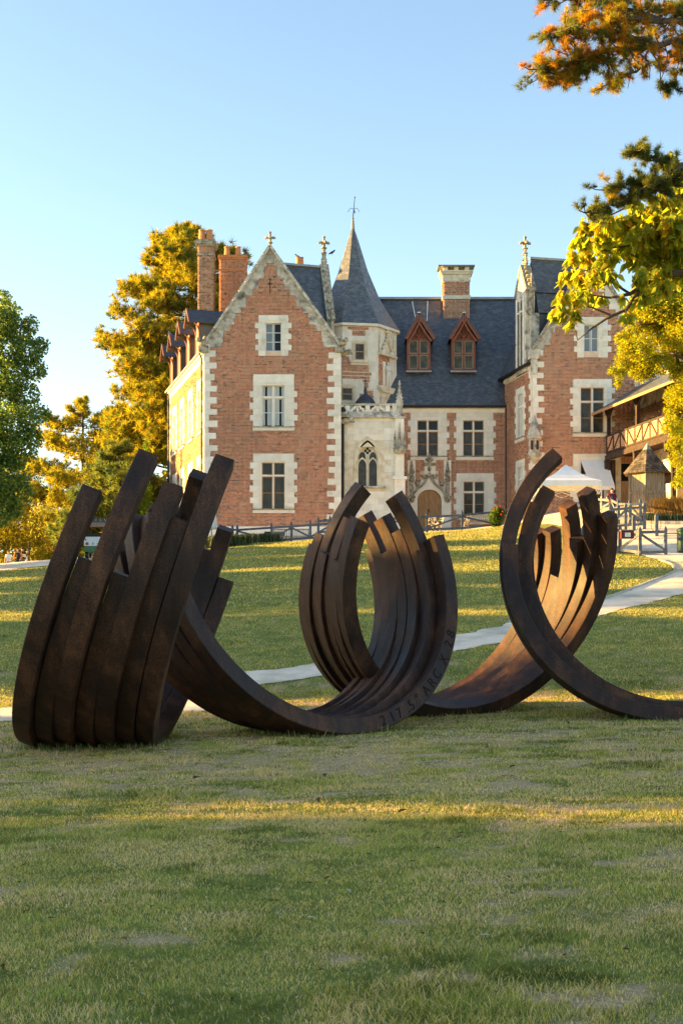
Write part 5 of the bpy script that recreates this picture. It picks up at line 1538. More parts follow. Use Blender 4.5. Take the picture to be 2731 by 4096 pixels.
# awning over the lower window
b = MB(); A0, A1, B0, B1 = at(2321, 1842, YW - .05), at(2428, 1842, YW - .05), at(2362, 1945, YW - 1.5), at(2458, 1945, YW - 1.5)
b.slab([A0, A1, B1, B0], .02); b.slab([B0, B1, B1 - Vector((0, 0, .22)), B0 - Vector((0, 0, .22))], .02)
b.build("awning", M['canvas'], HOUSE, label="white fabric awning over a ground-floor window")
dr2 = MB(FW); dr2.box(px(2484, YW), px(2530, YW), -.05, .1, 7, pz(1925, YW)); dd = dr2.build("door", M['wood_oak'], HOUSE)
dr3 = MB(FW); dr3.box(px(2484, YW), px(2530, YW), -.04, .1, pz(1924, YW), pz(1855, YW)); dr3.build("door_fanlight", M['glass'], dd)
dr4 = MB(FW); dr4.box(px(2446, YW), px(2482, YW), -.045, .2, 7, pz(1817, YW)); dr4.build("door_jamb", M['stone_warm'], HOUSE)

# ------------------------------------------------------------------ timber gallery on the right
FGa = frame((16.25, 79.6), (18.4, 69.6))
gz_f, gz_r, gz_e = pz(1812, 79.4), pz(1741, 79.4), pz(1654, 80)
GAL = empty("timber_gallery", (17.4, 74.6, hz(17.4, 74.6)), "half-timbered gallery with brick infill and slate roof joined to the right wing", "gallery")
Lg = 17.0
b = MB(FGa); b.box(0, Lg, 2.0, 2.2, 6, 17.0); b.build("wall", M['stone_old'], GAL)
for x in (1.2, 5.4, 9.6, 13.6):
    b = MB(FGa); b.box(x, x + 2.3, 1.93, 1.99, 6, gz_f - .9); b.build("barn_door", M['wood_dark'], GAL)
bricks(GAL, FGa @ Matrix.Translation((0, 2.0, 0)), [(gz_f, 0, Lg), (gz_e + .3, 0, Lg)], [(2.5, 3.9, 0, gz_r + .7)], hue=(.26, .10, .06))
b = MB(FGa @ Matrix.Translation((0, 2.0, 0))); b.box(2.5, 3.9, -.05, -.02, gz_f, gz_r + .7); b.build("doorway_opening", M['glass'], GAL)
b = MB(FGa); b.box(-.1, Lg, -.1, .12, gz_f - .42, gz_f - .12); b.box(-.1, Lg, .0, 2.0, gz_f - .119, gz_f); b.build("floor_beam", M['wood_dark'], GAL)
b = MB(FGa); b.box(-.1, Lg, -.05, .05, gz_f, gz_f + .10); b.build("lower_rail", M['wood_dark'], GAL)
b = MB(FGa); b.box(-.1, Lg, -.08, .08, gz_r - .1, gz_r); b.build("hand_rail", M['wood_dark'], GAL)
b = MB(FGa); b.box(0, Lg, -.005, .04, gz_f + .1, gz_r - .1); b.build("infill", M['mortar'], GAL)
bricks(GAL, FGa, [(gz_f + .1, 0, Lg), (gz_r - .1, 0, Lg)], [], hue=(.44, .20, .11), dark=.02)
nb = 17
for i in range(nb):
    x = i * 1.0
    q = MB(FGa); q.box(x - .06, x + .06, -.045, .05, gz_f + .1, gz_r - .1); q.build("stud", M['wood_dark'], GAL)
    q = MB(FGa)
    if i % 4 < 2: q.bar((x + .08, -.032, gz_f + .12), (x + .92, -.032, gz_r - .12), .05, .09)
    else: q.bar((x + .08, -.032, gz_r - .12), (x + .92, -.032, gz_f + .12), .05, .09)
    q.build("brace", M['wood_dark'], GAL)
for x in (.15, 4.2, 8.2, 12.2, 16.2):
    q = MB(FGa); q.box(x - .09, x + .09, -.04, .14, gz_r, gz_e + .35); q.bar((x, .05, gz_e - .35), (x + .55, .05, gz_e + .22), .12, .12); q.bar((x, .05, gz_e - .35), (x - .55, .05, gz_e + .22), .12, .12); q.build("gallery_post", M['wood_dark'], GAL)
    q = MB(FGa); q.box(x - .12, x + .12, .2, .44, 6, gz_f - .42); q.bar((x, .3, gz_f - 1.6), (x, -.15, gz_f - .45), .18, .2); q.box(x - .1, x + .1, -.2, .1, gz_f - 1.0, gz_f - .42); q.build("corbel_post", M['wood_dark'], GAL)
q = MB(FGa); q.box(-.1, Lg, .0, .16, gz_e + .22, gz_e + .4); q.build("wall_plate", M['wood_dark'], GAL)
for i in range(24):
    x = .2 + i * .7
    q = MB(FGa); q.bar((x, -.62, gz_e - .04), (x, 2.1, gz_e + 1.62), .09, .11); q.build("rafter", M['wood_dark'], GAL)
T_ = lambda p: FGa @ Vector(p)
uv_roof("roof", GAL, [[T_((-.55, -.75, gz_e)), T_((Lg, -.75, gz_e)), T_((Lg, 2.4, gz_e + 1.95)), T_((-.55 + 1.6, 2.4, gz_e + 1.95))],
                      [T_((Lg, 5.5, gz_e)), T_((0, 5.5, gz_e)), T_((1.05, 2.4, gz_e + 1.95)), T_((Lg, 2.4, gz_e + 1.95))]], M['slate'], .09)
q = MB(FGa); q.box(-.5, Lg, -.80, -.74, gz_e - .14, gz_e + .01); q.build("fascia", M['wood_oak'], GAL)
q = MB(FGa); q.box(0, Lg, 2.19, 5.2, 6, gz_e); q.build("back_rooms", M['stone_old'], GAL)

# ------------------------------------------------------------------ hexagonal hut with shingle roof
hb = ground(2588, 2044)
Yh = hb.y; sp_ = Yh / F
HUT = empty("wooden_hut", hb, "small hexagonal plank hut with steep shingle roof and metal tip", "hut")
rho = 75 * sp_
hc = [Vector((hb.x + rho * math.sin(R(-17 + 60 * k)), hb.y - rho * math.cos(R(-17 + 60 * k)), 0)) for k in range(6)]
z0 = hb.z - .1; zw = pz(1892, Yh); za = pz(1778, Yh)
for k in range(6):
    p, q = hc[k], hc[(k + 1) % 6]; fr = frame(p, q); l = (q - p).length
    for i in range(3):
        blk("plank", HUT, M['wood_old'], fr, .07 + (l - .14) * i / 3 + .006, .07 + (l - .14) * (i + 1) / 3 - .006, 0, .04, z0, zw)
    blk("post", HUT, M['wood_old'], fr, -.06, .06, -.05, .08, z0, zw)
    for zz_ in (.12, .95):
        blk("rail", HUT, M['wood_old'], fr, .06, l - .06, -.035, .001, z0 + zz_, z0 + zz_ + .13)
rho2 = rho * 1.36
H2 = [Vector((hb.x + rho2 * math.sin(R(-17 + 60 * k)), hb.y - rho2 * math.cos(R(-17 + 60 * k)), zw - .05)) for k in range(6)]
ap = Vector((hb.x, hb.y, za))
b = MB()
for k in range(6):
    b._add([H2[k] - Vector((0, 0, .02)), H2[(k + 1) % 6] - Vector((0, 0, .02)), ap - Vector((0, 0, .05))], [(0, 1, 2)])
b.build("roof_deck", M['wood_old'], HUT)
rows = 10
for k in (5, 0, 1, 2):
    A, B = H2[k], H2[(k + 1) % 6]
    nrm = (B - A).cross(ap - A).normalized()
    for r_ in range(rows):
        t0 = r_ / rows * .82; t1 = t0 + .82 / rows * 1.25
        a0, b0 = A.lerp(ap, t0), B.lerp(ap, t0); a1, b1 = A.lerp(ap, t1), B.lerp(ap, t1)
        n = max(2, int(round((b0 - a0).length / .15)))
        for i in range(n):
            f0, f1 = i / n + .006, (i + 1) / n - .006
            j = rnd.uniform(-.02, .02) / max(.3, (ap - A).length)
            P = [a0.lerp(b0, f0).lerp(ap, j), a0.lerp(b0, f1).lerp(ap, j), a1.lerp(b1, f1), a1.lerp(b1, f0)]
            s_ = MB(); s_.slab([P[0] + nrm * .035, P[1] + nrm * .035, P[2] + nrm * .008, P[3] + nrm * .008], .018)
            s_.build("shingle", M['shingle'], HUT)
b = MB(); A_ = [h.lerp(ap, .80) for h in H2]
for k in range(6): b._add([A_[k] + Vector((0, 0, .03)), A_[(k + 1) % 6] + Vector((0, 0, .03)), ap + Vector((0, 0, .1))], [(0, 1, 2)])
b.build("metal_tip", M['zinc'], HUT)
fr = frame(hc[1], hc[2]); l = (hc[2] - hc[1]).length
blk("flap", HUT, M['wood_oak'], frame(hc[2], hc[3]) @ Matrix.Rotation(R(-12), 4, 'X'), .05, .45, -.3, -.26, z0 + 1.35, z0 + 1.75) if False else None
b = MB(); p = hc[2]; b.slab([p + Vector((.02, -.1, z0 + 1.55)), p + Vector((.25, -.35, z0 + 1.55)), p + Vector((.28, -.3, z0 + 2.1)), p + Vector((.05, -.05, z0 + 2.1))], .03); b.build("notice_board", M['wood_oak'], HUT)
blk("bolt", HUT, M['iron'], fr, l * .62, l * .85, -.06, 0, z0 + 1.2, z0 + 1.24)

# ------------------------------------------------------------------ white party tent
tb = ground(2285, 2078); Yt_ = tb.y
TENT = empty("party_tent", tb, "white pop-up canopy tent with peaked roof in front of the right wing", "tent")
apx = at(2263, 1858, Yt_); hw_ = 122 * Yt_ / F; ev = pz(1932, Yt_)
cn_ = [Vector((apx.x + sx_ * hw_, Yt_ + sy_ * hw_ * .8, ev)) for sx_, sy_ in ((-1, -1), (1, -1), (1, 1), (-1, 1))]
b = MB(); N_ = 6
for k in range(4):
    A, B = cn_[k], cn_[(k + 1) % 4]
    for i in range(N_):
        for j in range(4):
            def P(fi, fj):
                q = A.lerp(B, fi); q = q + Vector((0, 0, 0))
                t = fj; r_ = q.lerp(Vector((apx.x, Yt_, ev)), t)
                return Vector((r_.x, r_.y, ev + (apx.z - ev) * (t ** 1.45) - .06 * math.sin(math.pi * fi) * (1 - t) * 0))
            b._add([P(i / N_, j / 4), P((i + 1) / N_, j / 4), P((i + 1) / N_, (j + 1) / 4), P(i / N_, (j + 1) / 4)], [(0, 1, 2, 3)])
    for i in range(N_):
        p, q = A.lerp(B, i / N_), A.lerp(B, (i + 1) / N_)
        b._add([p, q, q - Vector((0, 0, .28 + .02 * ((i + 1) % 2))), p - Vector((0, 0, .28 + .02 * (i % 2)))], [(0, 1, 2, 3)])
b.build("canopy", M['canvas'], TENT, smooth_=True)
for c_ in cn_:
    q = MB(); q.box(c_.x - .03, c_.x + .03, c_.y - .03, c_.y + .03, hz(c_.x, c_.y), ev); q.build("leg", M['white_wood'], TENT)
q = MB()
for k in range(4):
    A, B = cn_[k] - Vector((0, 0, .35)), cn_[(k + 1) % 4] - Vector((0, 0, .35)); n = 4
    for i in range(n):
        p, r_ = A.lerp(B, i / n), A.lerp(B, (i + 1) / n)
        q.bar(p, r_ - Vector((0, 0, .3)), .025, .025); q.bar(p - Vector((0, 0, .3)), r_, .025, .025)
q.build("scissor_frame", M['white_wood'], TENT)

# ------------------------------------------------------------------ fences
def fence(posts, label, h=1.12, rails=(.93, .2), braces=True, pointed=True, group="grey timber fences", brace_up=True):
    """posts: list of ground points"""
    root = empty("wooden_fence", posts[0], label, "fence", group)
    for i, p in enumerate(posts):
        q = MB(); w = .065
        q.box(p.x - w, p.x + w, p.y - w, p.y + w, p.z - .2, p.z + h)
        if pointed: q._add([(p.x - w, p.y - w, p.z + h), (p.x + w, p.y - w, p.z + h), (p.x + w, p.y + w, p.z + h), (p.x - w, p.y + w, p.z + h), (p.x, p.y, p.z + h + .15)], [(0, 1, 4), (1, 2, 4), (2, 3, 4), (3, 0, 4)])
        q.build("post", M['wood_grey'], root)
    for i, (a, c) in enumerate(zip(posts[:-1], posts[1:])):
        for r_ in rails:
            q = MB(); q.bar(a + Vector((0, -.09, r_)), c + Vector((0, -.09, r_)), .05, .12); q.build("rail", M['wood_grey'], root)
        if braces:
            up_ = (i % 2 == 0) == brace_up
            lo_, hi_ = rails[-1] + .06, rails[0] - .06
            q = MB(); q.bar(a + Vector((0, -.05, lo_ if up_ else hi_)), c + Vector((0, -.05, hi_ if up_ else lo_)), .045, .10); q.build("brace", M['wood_grey'], root)
    return root
def gp(u, Y):
    x = px(u, Y); return Vector((x, Y, hz(x, Y)))
fence([gp(930, 72.6), gp(949, 73.5), gp(1086, 73.7), gp(1165, 73.9), gp(1241, 74.0), gp(1330, 74.0), gp(1420, 74.1)], "grey rail fence with one diagonal per bay before the big gable wall")
fence([gp(1273, 75.2), gp(1320, 75.4), gp(1400, 75.6)], "short taller grey fence behind the first one, near the tower corner", h=1.3, rails=(1.15, .5), braces=False)
fence([gp(1560, 74.2), gp(1707, 74.4), gp(1848, 74.6), gp(1975, 74.8), gp(2060, 75.0)], "grey rail fence with one diagonal per bay before the oak door", brace_up=False)
g1 = ground(2479, 2212); g2 = ground(2559, 2222); g3 = ground(2661, 2220)
s1 = g2.y / F
fence([ground(2330, 2215), g1, g2, g3], "grey gate-like fence standing on the gravel, carrying a maroon box", h=104 * s1, rails=(92 * s1, 12 * s1), brace_up=False)
f0 = ground(2445, 2082)
def gpx(u, v): return ground(u, v)
fence([gpx(2380, 2075), gpx(2445, 2082), gpx(2473, 2098), gpx(2519, 2100), gpx(2561, 2098)], "silvery fence behind the maroon box, in front of the woman", h=1.15, rails=(1.0, .3))
fence([gpx(2440, 2128), gpx(2502, 2122), gpx(2577, 2118)], "grey fence crossing behind the maroon box towards the hut", h=1.2, rails=(1.05, .25), brace_up=True)
def bollard(p, h, label, hoop=None):
    r_ = empty("fence_post", p, label, "post", "single timber posts on the gravel")
    q = MB(); w = .075; q.box(p.x - w, p.x + w, p.y - w, p.y + w, p.z - .1, p.z + h); q._add([(p.x - w, p.y - w, p.z + h), (p.x + w, p.y - w, p.z + h), (p.x + w, p.y + w, p.z + h), (p.x - w, p.y + w, p.z + h), (p.x, p.y, p.z + h + .12)], [(0, 1, 4), (1, 2, 4), (2, 3, 4), (3, 0, 4)])
    q.build("shaft", M['wood_grey'], r_)
    if hoop:
        q = MB(); c_ = p + Vector((0, .1, hoop[0])); n = 28
        q.tube([c_ + Vector((hoop[1] * math.cos(2 * math.pi * i / n), 0, hoop[2] * math.sin(2 * math.pi * i / n))) for i in range(n + 1)], .012, 5, cap=False); q.build("wire_hoop", M['iron'], r_)
p = ground(2625, 2146); bollard(p, 84 * p.y / F, "single pointed grey post with a wire hoop on the gravel", (48 * p.y / F, 20 * p.y / F, 28 * p.y / F))
p = ground(2534, 2160); bollard(p, 90 * p.y / F, "single pointed grey post with a wire hoop behind the maroon box", (60 * p.y / F, 20 * p.y / F, 26 * p.y / F))
# maroon box on the fence
bx = g2 + Vector((-56 * s1, -.2, 66 * s1)); w = 25 * s1
BOX = empty("collection_box", bx, "maroon slotted box with a white notice fixed to the grey fence", "box")
M['maroon'] = mat('maroon_paint', (0.10, 0.018, 0.022), rough=.5)
q = MB(); q.prism([(-w, 0), (w, 0), (w, 30 * s1), (-w, 30 * s1)], -.14, .14); q.M = None
o = q.build("box_body", M['maroon'], BOX); o.matrix_basis = Matrix.Identity(4)
q = MB(); q.box(-w - .03, w + .03, -.19, .17, 30 * s1, 30 * s1 + .04); o = q.build("lid", mat('mauve_lid', (.20, .12, .15), rough=.5), BOX); o.matrix_basis = Matrix.Identity(4)
q = MB(); q.box(-w * .6, w * .6, -.06, -.02, 30 * s1 + .04, 30 * s1 + .045); o = q.build("slot", M['iron'], BOX); o.matrix_basis = Matrix.Identity(4)
q = MB(); q.box(-w * .45, w * .45, -.15, -.142, 6 * s1, 23 * s1); o = q.build("notice", M['canvas'], BOX); o.matrix_basis = Matrix.Identity(4)
q = MB()
for i in range(3): q.box(-w * .3, w * (.1 + .1 * i), -.153, -.1505, (18 - 4 * i) * s1, (18.8 - 4 * i) * s1)
o = q.build("printed_lines", mat('grey_print', (.25, .26, .25)), BOX); o.matrix_basis = Matrix.Identity(4)
# green bin at the right edge
p = ground(2732, 2212); s2 = p.y / F
BIN = empty("litter_bin", p, "dark green litter bin with lid at the right edge of the picture", "bin")
M['bin'] = mat('bin_green', (.012, .05, .045), (.02, .065, .055), scale=5, rough=.5)
q = MB(); q.lathe([(.24, 0), (.27, .08), (.27, 84 * s2), (.24, 88 * s2)], (0, 0, 0), 14); o = q.build("bin_body", M['bin'], BIN, smooth_=False); o.matrix_basis = Matrix.Identity(4)
q = MB(); q.lathe([(.29, 88 * s2), (.29, 93 * s2), (.18, 100 * s2), (.03, 103 * s2)], (0, 0, 0), 14); o = q.build("lid", M['bin'], BIN); o.matrix_basis = Matrix.Identity(4)
q = MB(); q.bar((-.27, -.1, 78 * s2), (-.75, -.1, 78 * s2), .04, .04); o = q.build("arm", M['wood_grey'], BIN); o.matrix_basis = Matrix.Identity(4)

# ------------------------------------------------------------------ benches, chairs, folded parasol
def bench(u0, u1, Y, label):
    a, c = gp(u0, Y), gp(u1, Y); w = c.x - a.x; z = min(a.z, c.z)
    r_ = empty("garden_bench", ((a.x + c.x) / 2, Y, z), label, "bench", "slatted garden benches by the house")
    def bb(n, *q):
        b_ = MB(); b_.box(*q); o = b_.build(n, M['wood_bench'], r_); o.matrix_basis = Matrix.Identity(4)
    h = w / 2
    for x in (-h, h - .07):
        bb("leg", x, x + .07, -.25, -.18, 0, .62); bb("leg", x, x + .07, .25, .32, 0, .95); bb("arm_rest", x - .01, x + .08, -.28, .25, .62, .66)
    bb("top_rail", -h + .07, h - .07, .26, .31, .86, .95); bb("back_rail", -h + .07, h - .07, .26, .31, .46, .53)
    n = int((w - .2) / .115)
    for i in range(n):
        x = -h + .12 + (w - .24) * i / max(1, n - 1); bb("back_slat", x - .025, x + .025, .27, .295, .53, .86)
    for i in range(4): bb("seat_slat", -h, h, -.26 + .13 * i, -.16 + .13 * i, .42, .45)
    bb("apron", -h + .07, h - .07, -.24, -.20, .34, .42)
bench(1088, 1238, 77.5, "silvered slatted bench against the gable wall's pale plinth")
bench(1868, 1976, 77.5, "silvered slatted bench beside the rose bush, right of the oak door")
def chair(u, Y, rz, label):
    p = gp(u, Y); r_ = empty("folding_chair", p, label, "chair", "white folding chairs by the oak door", rz)
    def bb(n, a, c, w=.035):
        b_ = MB(); b_.bar(a, c, w, w); o = b_.build(n, M['wood_bench'], r_); o.matrix_basis = Matrix.Identity(4)
    for x in (-.2, .2):
        bb("leg", (x, .18, 0), (x, -.2, .95)); bb("leg", (x * .85, -.22, 0), (x * .85, .2, .46))
    for i in range(4): bb("seat_slat", (-.2, -.16 + .11 * i, .46), (.2, -.16 + .11 * i, .46), .05)
    for z in (.68, .80, .91): bb("back_slat", (-.2, -.1 - (z - .46) * .2, z), (.2, -.1 - (z - .46) * .2, z), .05)
for u, rz, l in ((1722, .5, "leftmost white folding chair before the oak door"), (1740, -.8, "middle white folding chair before the oak door"), (1759, 2.2, "rightmost white folding chair before the oak door"), (1866, 1.0, "white folding chair at the left end of the bench right of the door")):
    chair(u, 77.0 + .3 * math.sin(rz * 5), rz, l)
p = gp(846, 74.2)
PAR = empty("folded_parasol", p, "closed white parasol standing at the left foot of the gable wall", "parasol")
q = MB(); q.tube([(0, 0, 0), (0, 0, 2.55)], .03, 8); o = q.build("pole", M['wood_oak'], PAR); o.matrix_basis = Matrix.Identity(4)
q = MB(); n = 16
vsr = []
prof_ = [(.04, 2.62), (.09, 2.5), (.17, 2.15), (.23, 1.7), (.27, 1.3), (.25, 1.12)]
for r_, z in prof_:
    vsr.append([Vector((r_ * (1 + .25 * math.cos(8 * 2 * math.pi * k / n)) * math.cos(2 * math.pi * k / n), r_ * (1 + .25 * math.cos(8 * 2 * math.pi * k / n)) * math.sin(2 * math.pi * k / n), z)) for k in range(n)])
q.ribbon(vsr, None); o = q.build("furled_canopy", M['canvas'], PAR, smooth_=True); o.matrix_basis = Matrix.Identity(4)
q = MB(); q.box(-.3, .3, -.3, .3, 0, .09); o = q.build("base", M['stone_old'], PAR); o.matrix_basis = Matrix.Identity(4)

# ------------------------------------------------------------------ shuttle cart behind the left sculpture
cb = gp(392, 68.0)
CART = empty("shuttle_cart", cb, "white and green open shuttle cart with dark canopy, seen from behind", "cart", rz=R(6))
M['cart_white'] = mat('cart_white', (.55, .58, .62), (.62, .65, .68), scale=2, rough=.35, spec=.5)
M['cart_green'] = mat('cart_green', (.02, .10, .035), (.03, .14, .05), scale=3, rough=.4, spec=.5)
def cp(n, m, f, smooth_=False, par=CART, **kw):
    q = MB(); f(q); o = q.build(n, m, CART, smooth_=smooth_, **kw)
    o.matrix_basis = Matrix.Identity(4)
    if par is not CART:
        o.parent = par; o.matrix_basis = Matrix.Identity(4)
    return o
body = cp("body", M['cart_white'], lambda q: (q.prism([(-.72, .72), (.72, .72), (.72, 1.12), (.66, 1.2), (-.66, 1.2), (-.72, 1.12)], 0, .7), q.box(-.7, .7, .7, 2.9, .5, .8)))
cp("lower_panel", M['cart_green'], lambda q: q.prism([(-.7, .42), (.7, .42), (.72, .719), (-.72, .719)], .02, 2.9))
for x in (-.56, .56):
    lm_ = cp("tail_light", mat('tail_light_red', (.35, .03, .02), rough=.3), lambda q: q.lathe([(.075, 0), (.075, .03), (.04, .04)], (0, 0, 0), 12))
    lm_.matrix_basis = Matrix.Translation((x, -.01, .84)) @ Matrix.Rotation(R(90), 4, 'X')
    l2 = cp("reverse_light", M['iron'], lambda q: q.lathe([(.035, 0), (.035, .02)], (0, 0, 0), 10)); l2.matrix_basis = Matrix.Translation((x - .07 * (1 if x > 0 else -1) * -1, -.01, 1.05)) @ Matrix.Rotation(R(90), 4, 'X')
plate = cp("number_plate", M['canvas'], lambda q: q.box(-.28, .28, -.025, -.005, .78, .90))
cp("plate_band", mat('plate_blue', (.03, .10, .45)), lambda q: q.box(-.279, -.225, -.0275, -.0252, .782, .898))
q = MB(); vs_, fs = glyphs("V 488 DZ", .105, .001); q._add([Vector((p.x + .03, -.0262 - p.z, p.y + .803)) for p in vs_], fs); o = q.build("plate_lettering", M['iron'], CART, label="number plate lettering V 488 DZ"); o.matrix_basis = Matrix.Identity(4)
cp("seat_back", M['iron'], lambda q: (q.prism([(-.62, 1.2), (.62, 1.2), (.62, 1.40), (.3, 1.44), (-.3, 1.40), (-.62, 1.42)], .25, .40), q.box(-.62, .62, 1.2, 1.34, .8, 1.45)))
for x in (-.66, .66):
    for y in (.1, 2.7): cp("canopy_post", M['iron'], lambda q: q.bar((x, y, .8), (x, y, 1.98), .05, .05))
roof_ = cp("canopy", mat('canopy_blue', (.035, .05, .085), (.05, .07, .11), scale=3, rough=.4), lambda q: q.prism([(-.78, 1.96), (.78, 1.96), (.76, 2.06), (.5, 2.13), (-.5, 2.13), (-.76, 2.06)], -.15, 2.95))
cp("canopy_seams", M['cart_white'], lambda q: [q.bar((x, -.16, 2.02), (x * .9, -.16, 2.125), .02, .02) for x in (-.6, -.35, -.1, .15, .4, .65)])
for x in (-.62, .62):
    for y in (.55, 2.4):
        wh = cp("wheel", M['iron'], lambda q: q.lathe([(.12, -.09), (.27, -.09), (.29, -.05), (.29, .05), (.27, .09), (.12, .09)], (0, 0, 0), 18)); wh.matrix_basis = Matrix.Translation((x, y, .29)) @ Matrix.Rotation(R(90), 4, 'Y')
        rm_ = cp("rim", M['cart_white'], lambda q: q.lathe([(.17, -.095), (.17, .095)], (0, 0, 0), 14)); rm_.parent = wh
cp("tow_ball", M['zinc'], lambda q: (q.tube([(0, 0, .4), (0, -.1, .42), (0, -.12, .5)], .03, 6), q.ball((0, -.12, .55), .05, n=8, m=6)))

# ------------------------------------------------------------------ people
def figure(h, pose='stand'):
    """one continuous body grown by a skin modifier; returns a mesh standing at the origin facing -y"""
    J = {'pel': (0, 0, .53), 'waist': (0, 0, .62), 'chest': (0, -.005, .74), 'neck': (0, 0, .835), 'jaw': (0, -.012, .875), 'head': (0, -.008, .92), 'crown': (0, 0, .965)}
    rad = {'pel': .085, 'waist': .075, 'chest': .088, 'neck': .032, 'jaw': .042, 'head': .056, 'crown': .042}
    E_ = [('pel', 'waist'), ('waist', 'chest'), ('chest', 'neck'), ('neck', 'jaw'), ('jaw', 'head'), ('head', 'crown')]
    arms = {'stand': (((.135, .01, .64), (.15, -.02, .51), (.15, -.035, .46)), ((.135, .01, .64), (.15, -.02, .51), (.15, -.035, .46))),
            'hold': (((.14, .0, .66), (.09, -.13, .63), (.045, -.16, .64)), ((.14, .0, .66), (.09, -.13, .62), (.045, -.165, .63))),
            'hips': (((.16, .03, .66), (.10, -.04, .59), (.075, -.06, .585)), ((.14, .0, .65), (.13, -.07, .54), (.12, -.10, .50))),
            'statue': (((.14, .03, .66), (.06, -.11, .66), (.02, -.13, .67)), ((.15, .02, .68), (.17, -.05, .60), (.16, -.08, .56)))}[pose]
    for s_, (el, wr, ha) in zip((-1, 1), arms):
        n_ = 'l' if s_ < 0 else 'r'
        for nm, p_, r_ in (('sh', (.105, 0, .795), .042), ('el', el, .030), ('wr', wr, .021), ('ha', ha, .024), ('hip', (.052, 0, .50), .064), ('kn', (.055, -.01, .28), .042), ('an', (.055, .012, .05), .026), ('to', (.06, -.07, .022), .024)):
            J[nm + n_] = (s_ * p_[0], p_[1], p_[2]); rad[nm + n_] = r_
        E_ += [('chest', 'sh' + n_), ('sh' + n_, 'el' + n_), ('el' + n_, 'wr' + n_), ('wr' + n_, 'ha' + n_), ('pel', 'hip' + n_), ('hip' + n_, 'kn' + n_), ('kn' + n_, 'an' + n_), ('an' + n_, 'to' + n_)]
        # five fingers rooted in the palm
        hv = Vector(J['ha' + n_]); dv = (hv - Vector(J['wr' + n_])).normalized(); side = dv.cross(Vector((1, 0, 0))).normalized()
        for i in range(5):
            off = (i - 2) * .009
            L_ = (.030, .042, .046, .043, .034)[i]
            tip = hv + dv * L_ + side * off * (1.3 if i else 2.2) + Vector((-s_ * .012, 0, 0))
            J['f%d%s' % (i, n_)] = tuple(tip); rad['f%d%s' % (i, n_)] = .0062; E_.append(('ha' + n_, 'f%d%s' % (i, n_)))
    keys = list(J); idx = {k: i for i, k in enumerate(keys)}
    me = bpy.data.meshes.new("skel"); me.from_pydata([Vector(J[k]) * h for k in keys], [(idx[a], idx[c]) for a, c in E_], [])
    ob = bpy.data.objects.new("skel", me); COL.objects.link(ob)
    md = ob.modifiers.new("s", 'SKIN'); sv = me.skin_vertices[0].data
    for i, k in enumerate(keys):
        r_ = rad[k] * h
        sv[i].radius = (r_ * (1.25 if k in ('pel', 'waist', 'chest') else 1), r_ * (.85 if k in ('pel', 'waist', 'chest') else 1)); sv[i].use_root = (k == 'pel')
    sb = ob.modifiers.new("u", 'SUBSURF'); sb.levels = 1; sb.render_levels = 1
    dg = bpy.context.evaluated_depsgraph_get(); dg.update()
    out = bpy.data.meshes.new_from_object(ob.evaluated_get(dg))
    bpy.data.objects.remove(ob); bpy.data.meshes.remove(me)
    out.polygons.foreach_set("use_smooth", [True] * len(out.polygons))
    return out
M['skin'] = mat('skin', (.50, .27, .18), (.56, .32, .22), scale=6, rough=.6)
def cloth(n, c): return mat(n, c, tuple(q * 1.3 for q in c), scale=8, rough=.9)
def person(loc, h, rz, pose, shirt, trous, hair, label, sleeve=.70, hair_long=False, extra=None):
    me = figure(h, pose)
    for m in (M['skin'], shirt, trous, M['iron']): me.materials.append(m)
    mi = []
    for p in me.polygons:
        c = p.center; z = c.z / h; ax = abs(c.x) / h
        if z > .82: k = 0 if (ax < .07 or z > .86) else 1
        elif ax > .118 and z < .79: k = 1 if z > sleeve else 0
        elif c.y / h < -.075 and z > .3: k = 0
        elif z > .55: k = 1
        elif z > .05: k = 2
        else: k = 3
        mi.append(k)
    me.polygons.foreach_set("material_index", mi); me.update()
    o = bpy.data.objects.new("person", me); COL.objects.link(o); o.location = loc; o.rotation_euler = (0, 0, rz)
    setp(o, label, "person")
    q = MB(); q.ball((0, .008 * h, .942 * h), .058 * h, .062 * h, .052 * h, 12, 8)
    if hair_long:
        q.ball((0, .028 * h, .88 * h), .062 * h, .04 * h, .085 * h, 10, 8); q.ball((-.045 * h, 0, .885 * h), .022 * h, .03 * h, .07 * h, 8, 6); q.ball((.045 * h, 0, .885 * h), .022 * h, .03 * h, .07 * h, 8, 6)
    hr = q.build("hair", hair, o, smooth_=True); hr.matrix_basis = Matrix.Identity(4)
    q = MB(); q.ball((0, -.062 * h, .905 * h), .008 * h, .012 * h, .014 * h, 6, 5)
    ns = q.build("nose", M['skin'], o, smooth_=True); ns.matrix_basis = Matrix.Identity(4)
    q = MB()
    for sgn in (-1, 1): q.ball((sgn * .02 * h, -.055 * h, .922 * h), .006 * h, .004 * h, .004 * h, 6, 4)
    q.box(-.016 * h, .016 * h, -.058 * h, -.052 * h, .883 * h, .887 * h)
    ns = q.build("eyes_and_mouth", M['iron'], o); ns.matrix_basis = Matrix.Identity(4)
    return o
hb_ = mat('brown_hair', (.05, .025, .015)); hd_ = mat('black_hair', (.012, .010, .009)); hr_ = mat('auburn_hair', (.16, .07, .03))
def feet(u, v_head, h, Y):
    p = at(u, v_head, Y); return Vector((p.x, Y, p.z - h))
pa = feet(35, 2201, 1.64, 88.0); pb_ = feet(72, 2191, 1.68, 88.5); pc = feet(90, 2188, 1.78, 88.9)
person(pa, 1.64, .25, 'stand', cloth('white_cotton', (.75, .75, .75)), cloth('black_cloth', (.02, .02, .02)), hr_, "person in a white T-shirt with short auburn hair, leftmost on the drive", sleeve=.72)
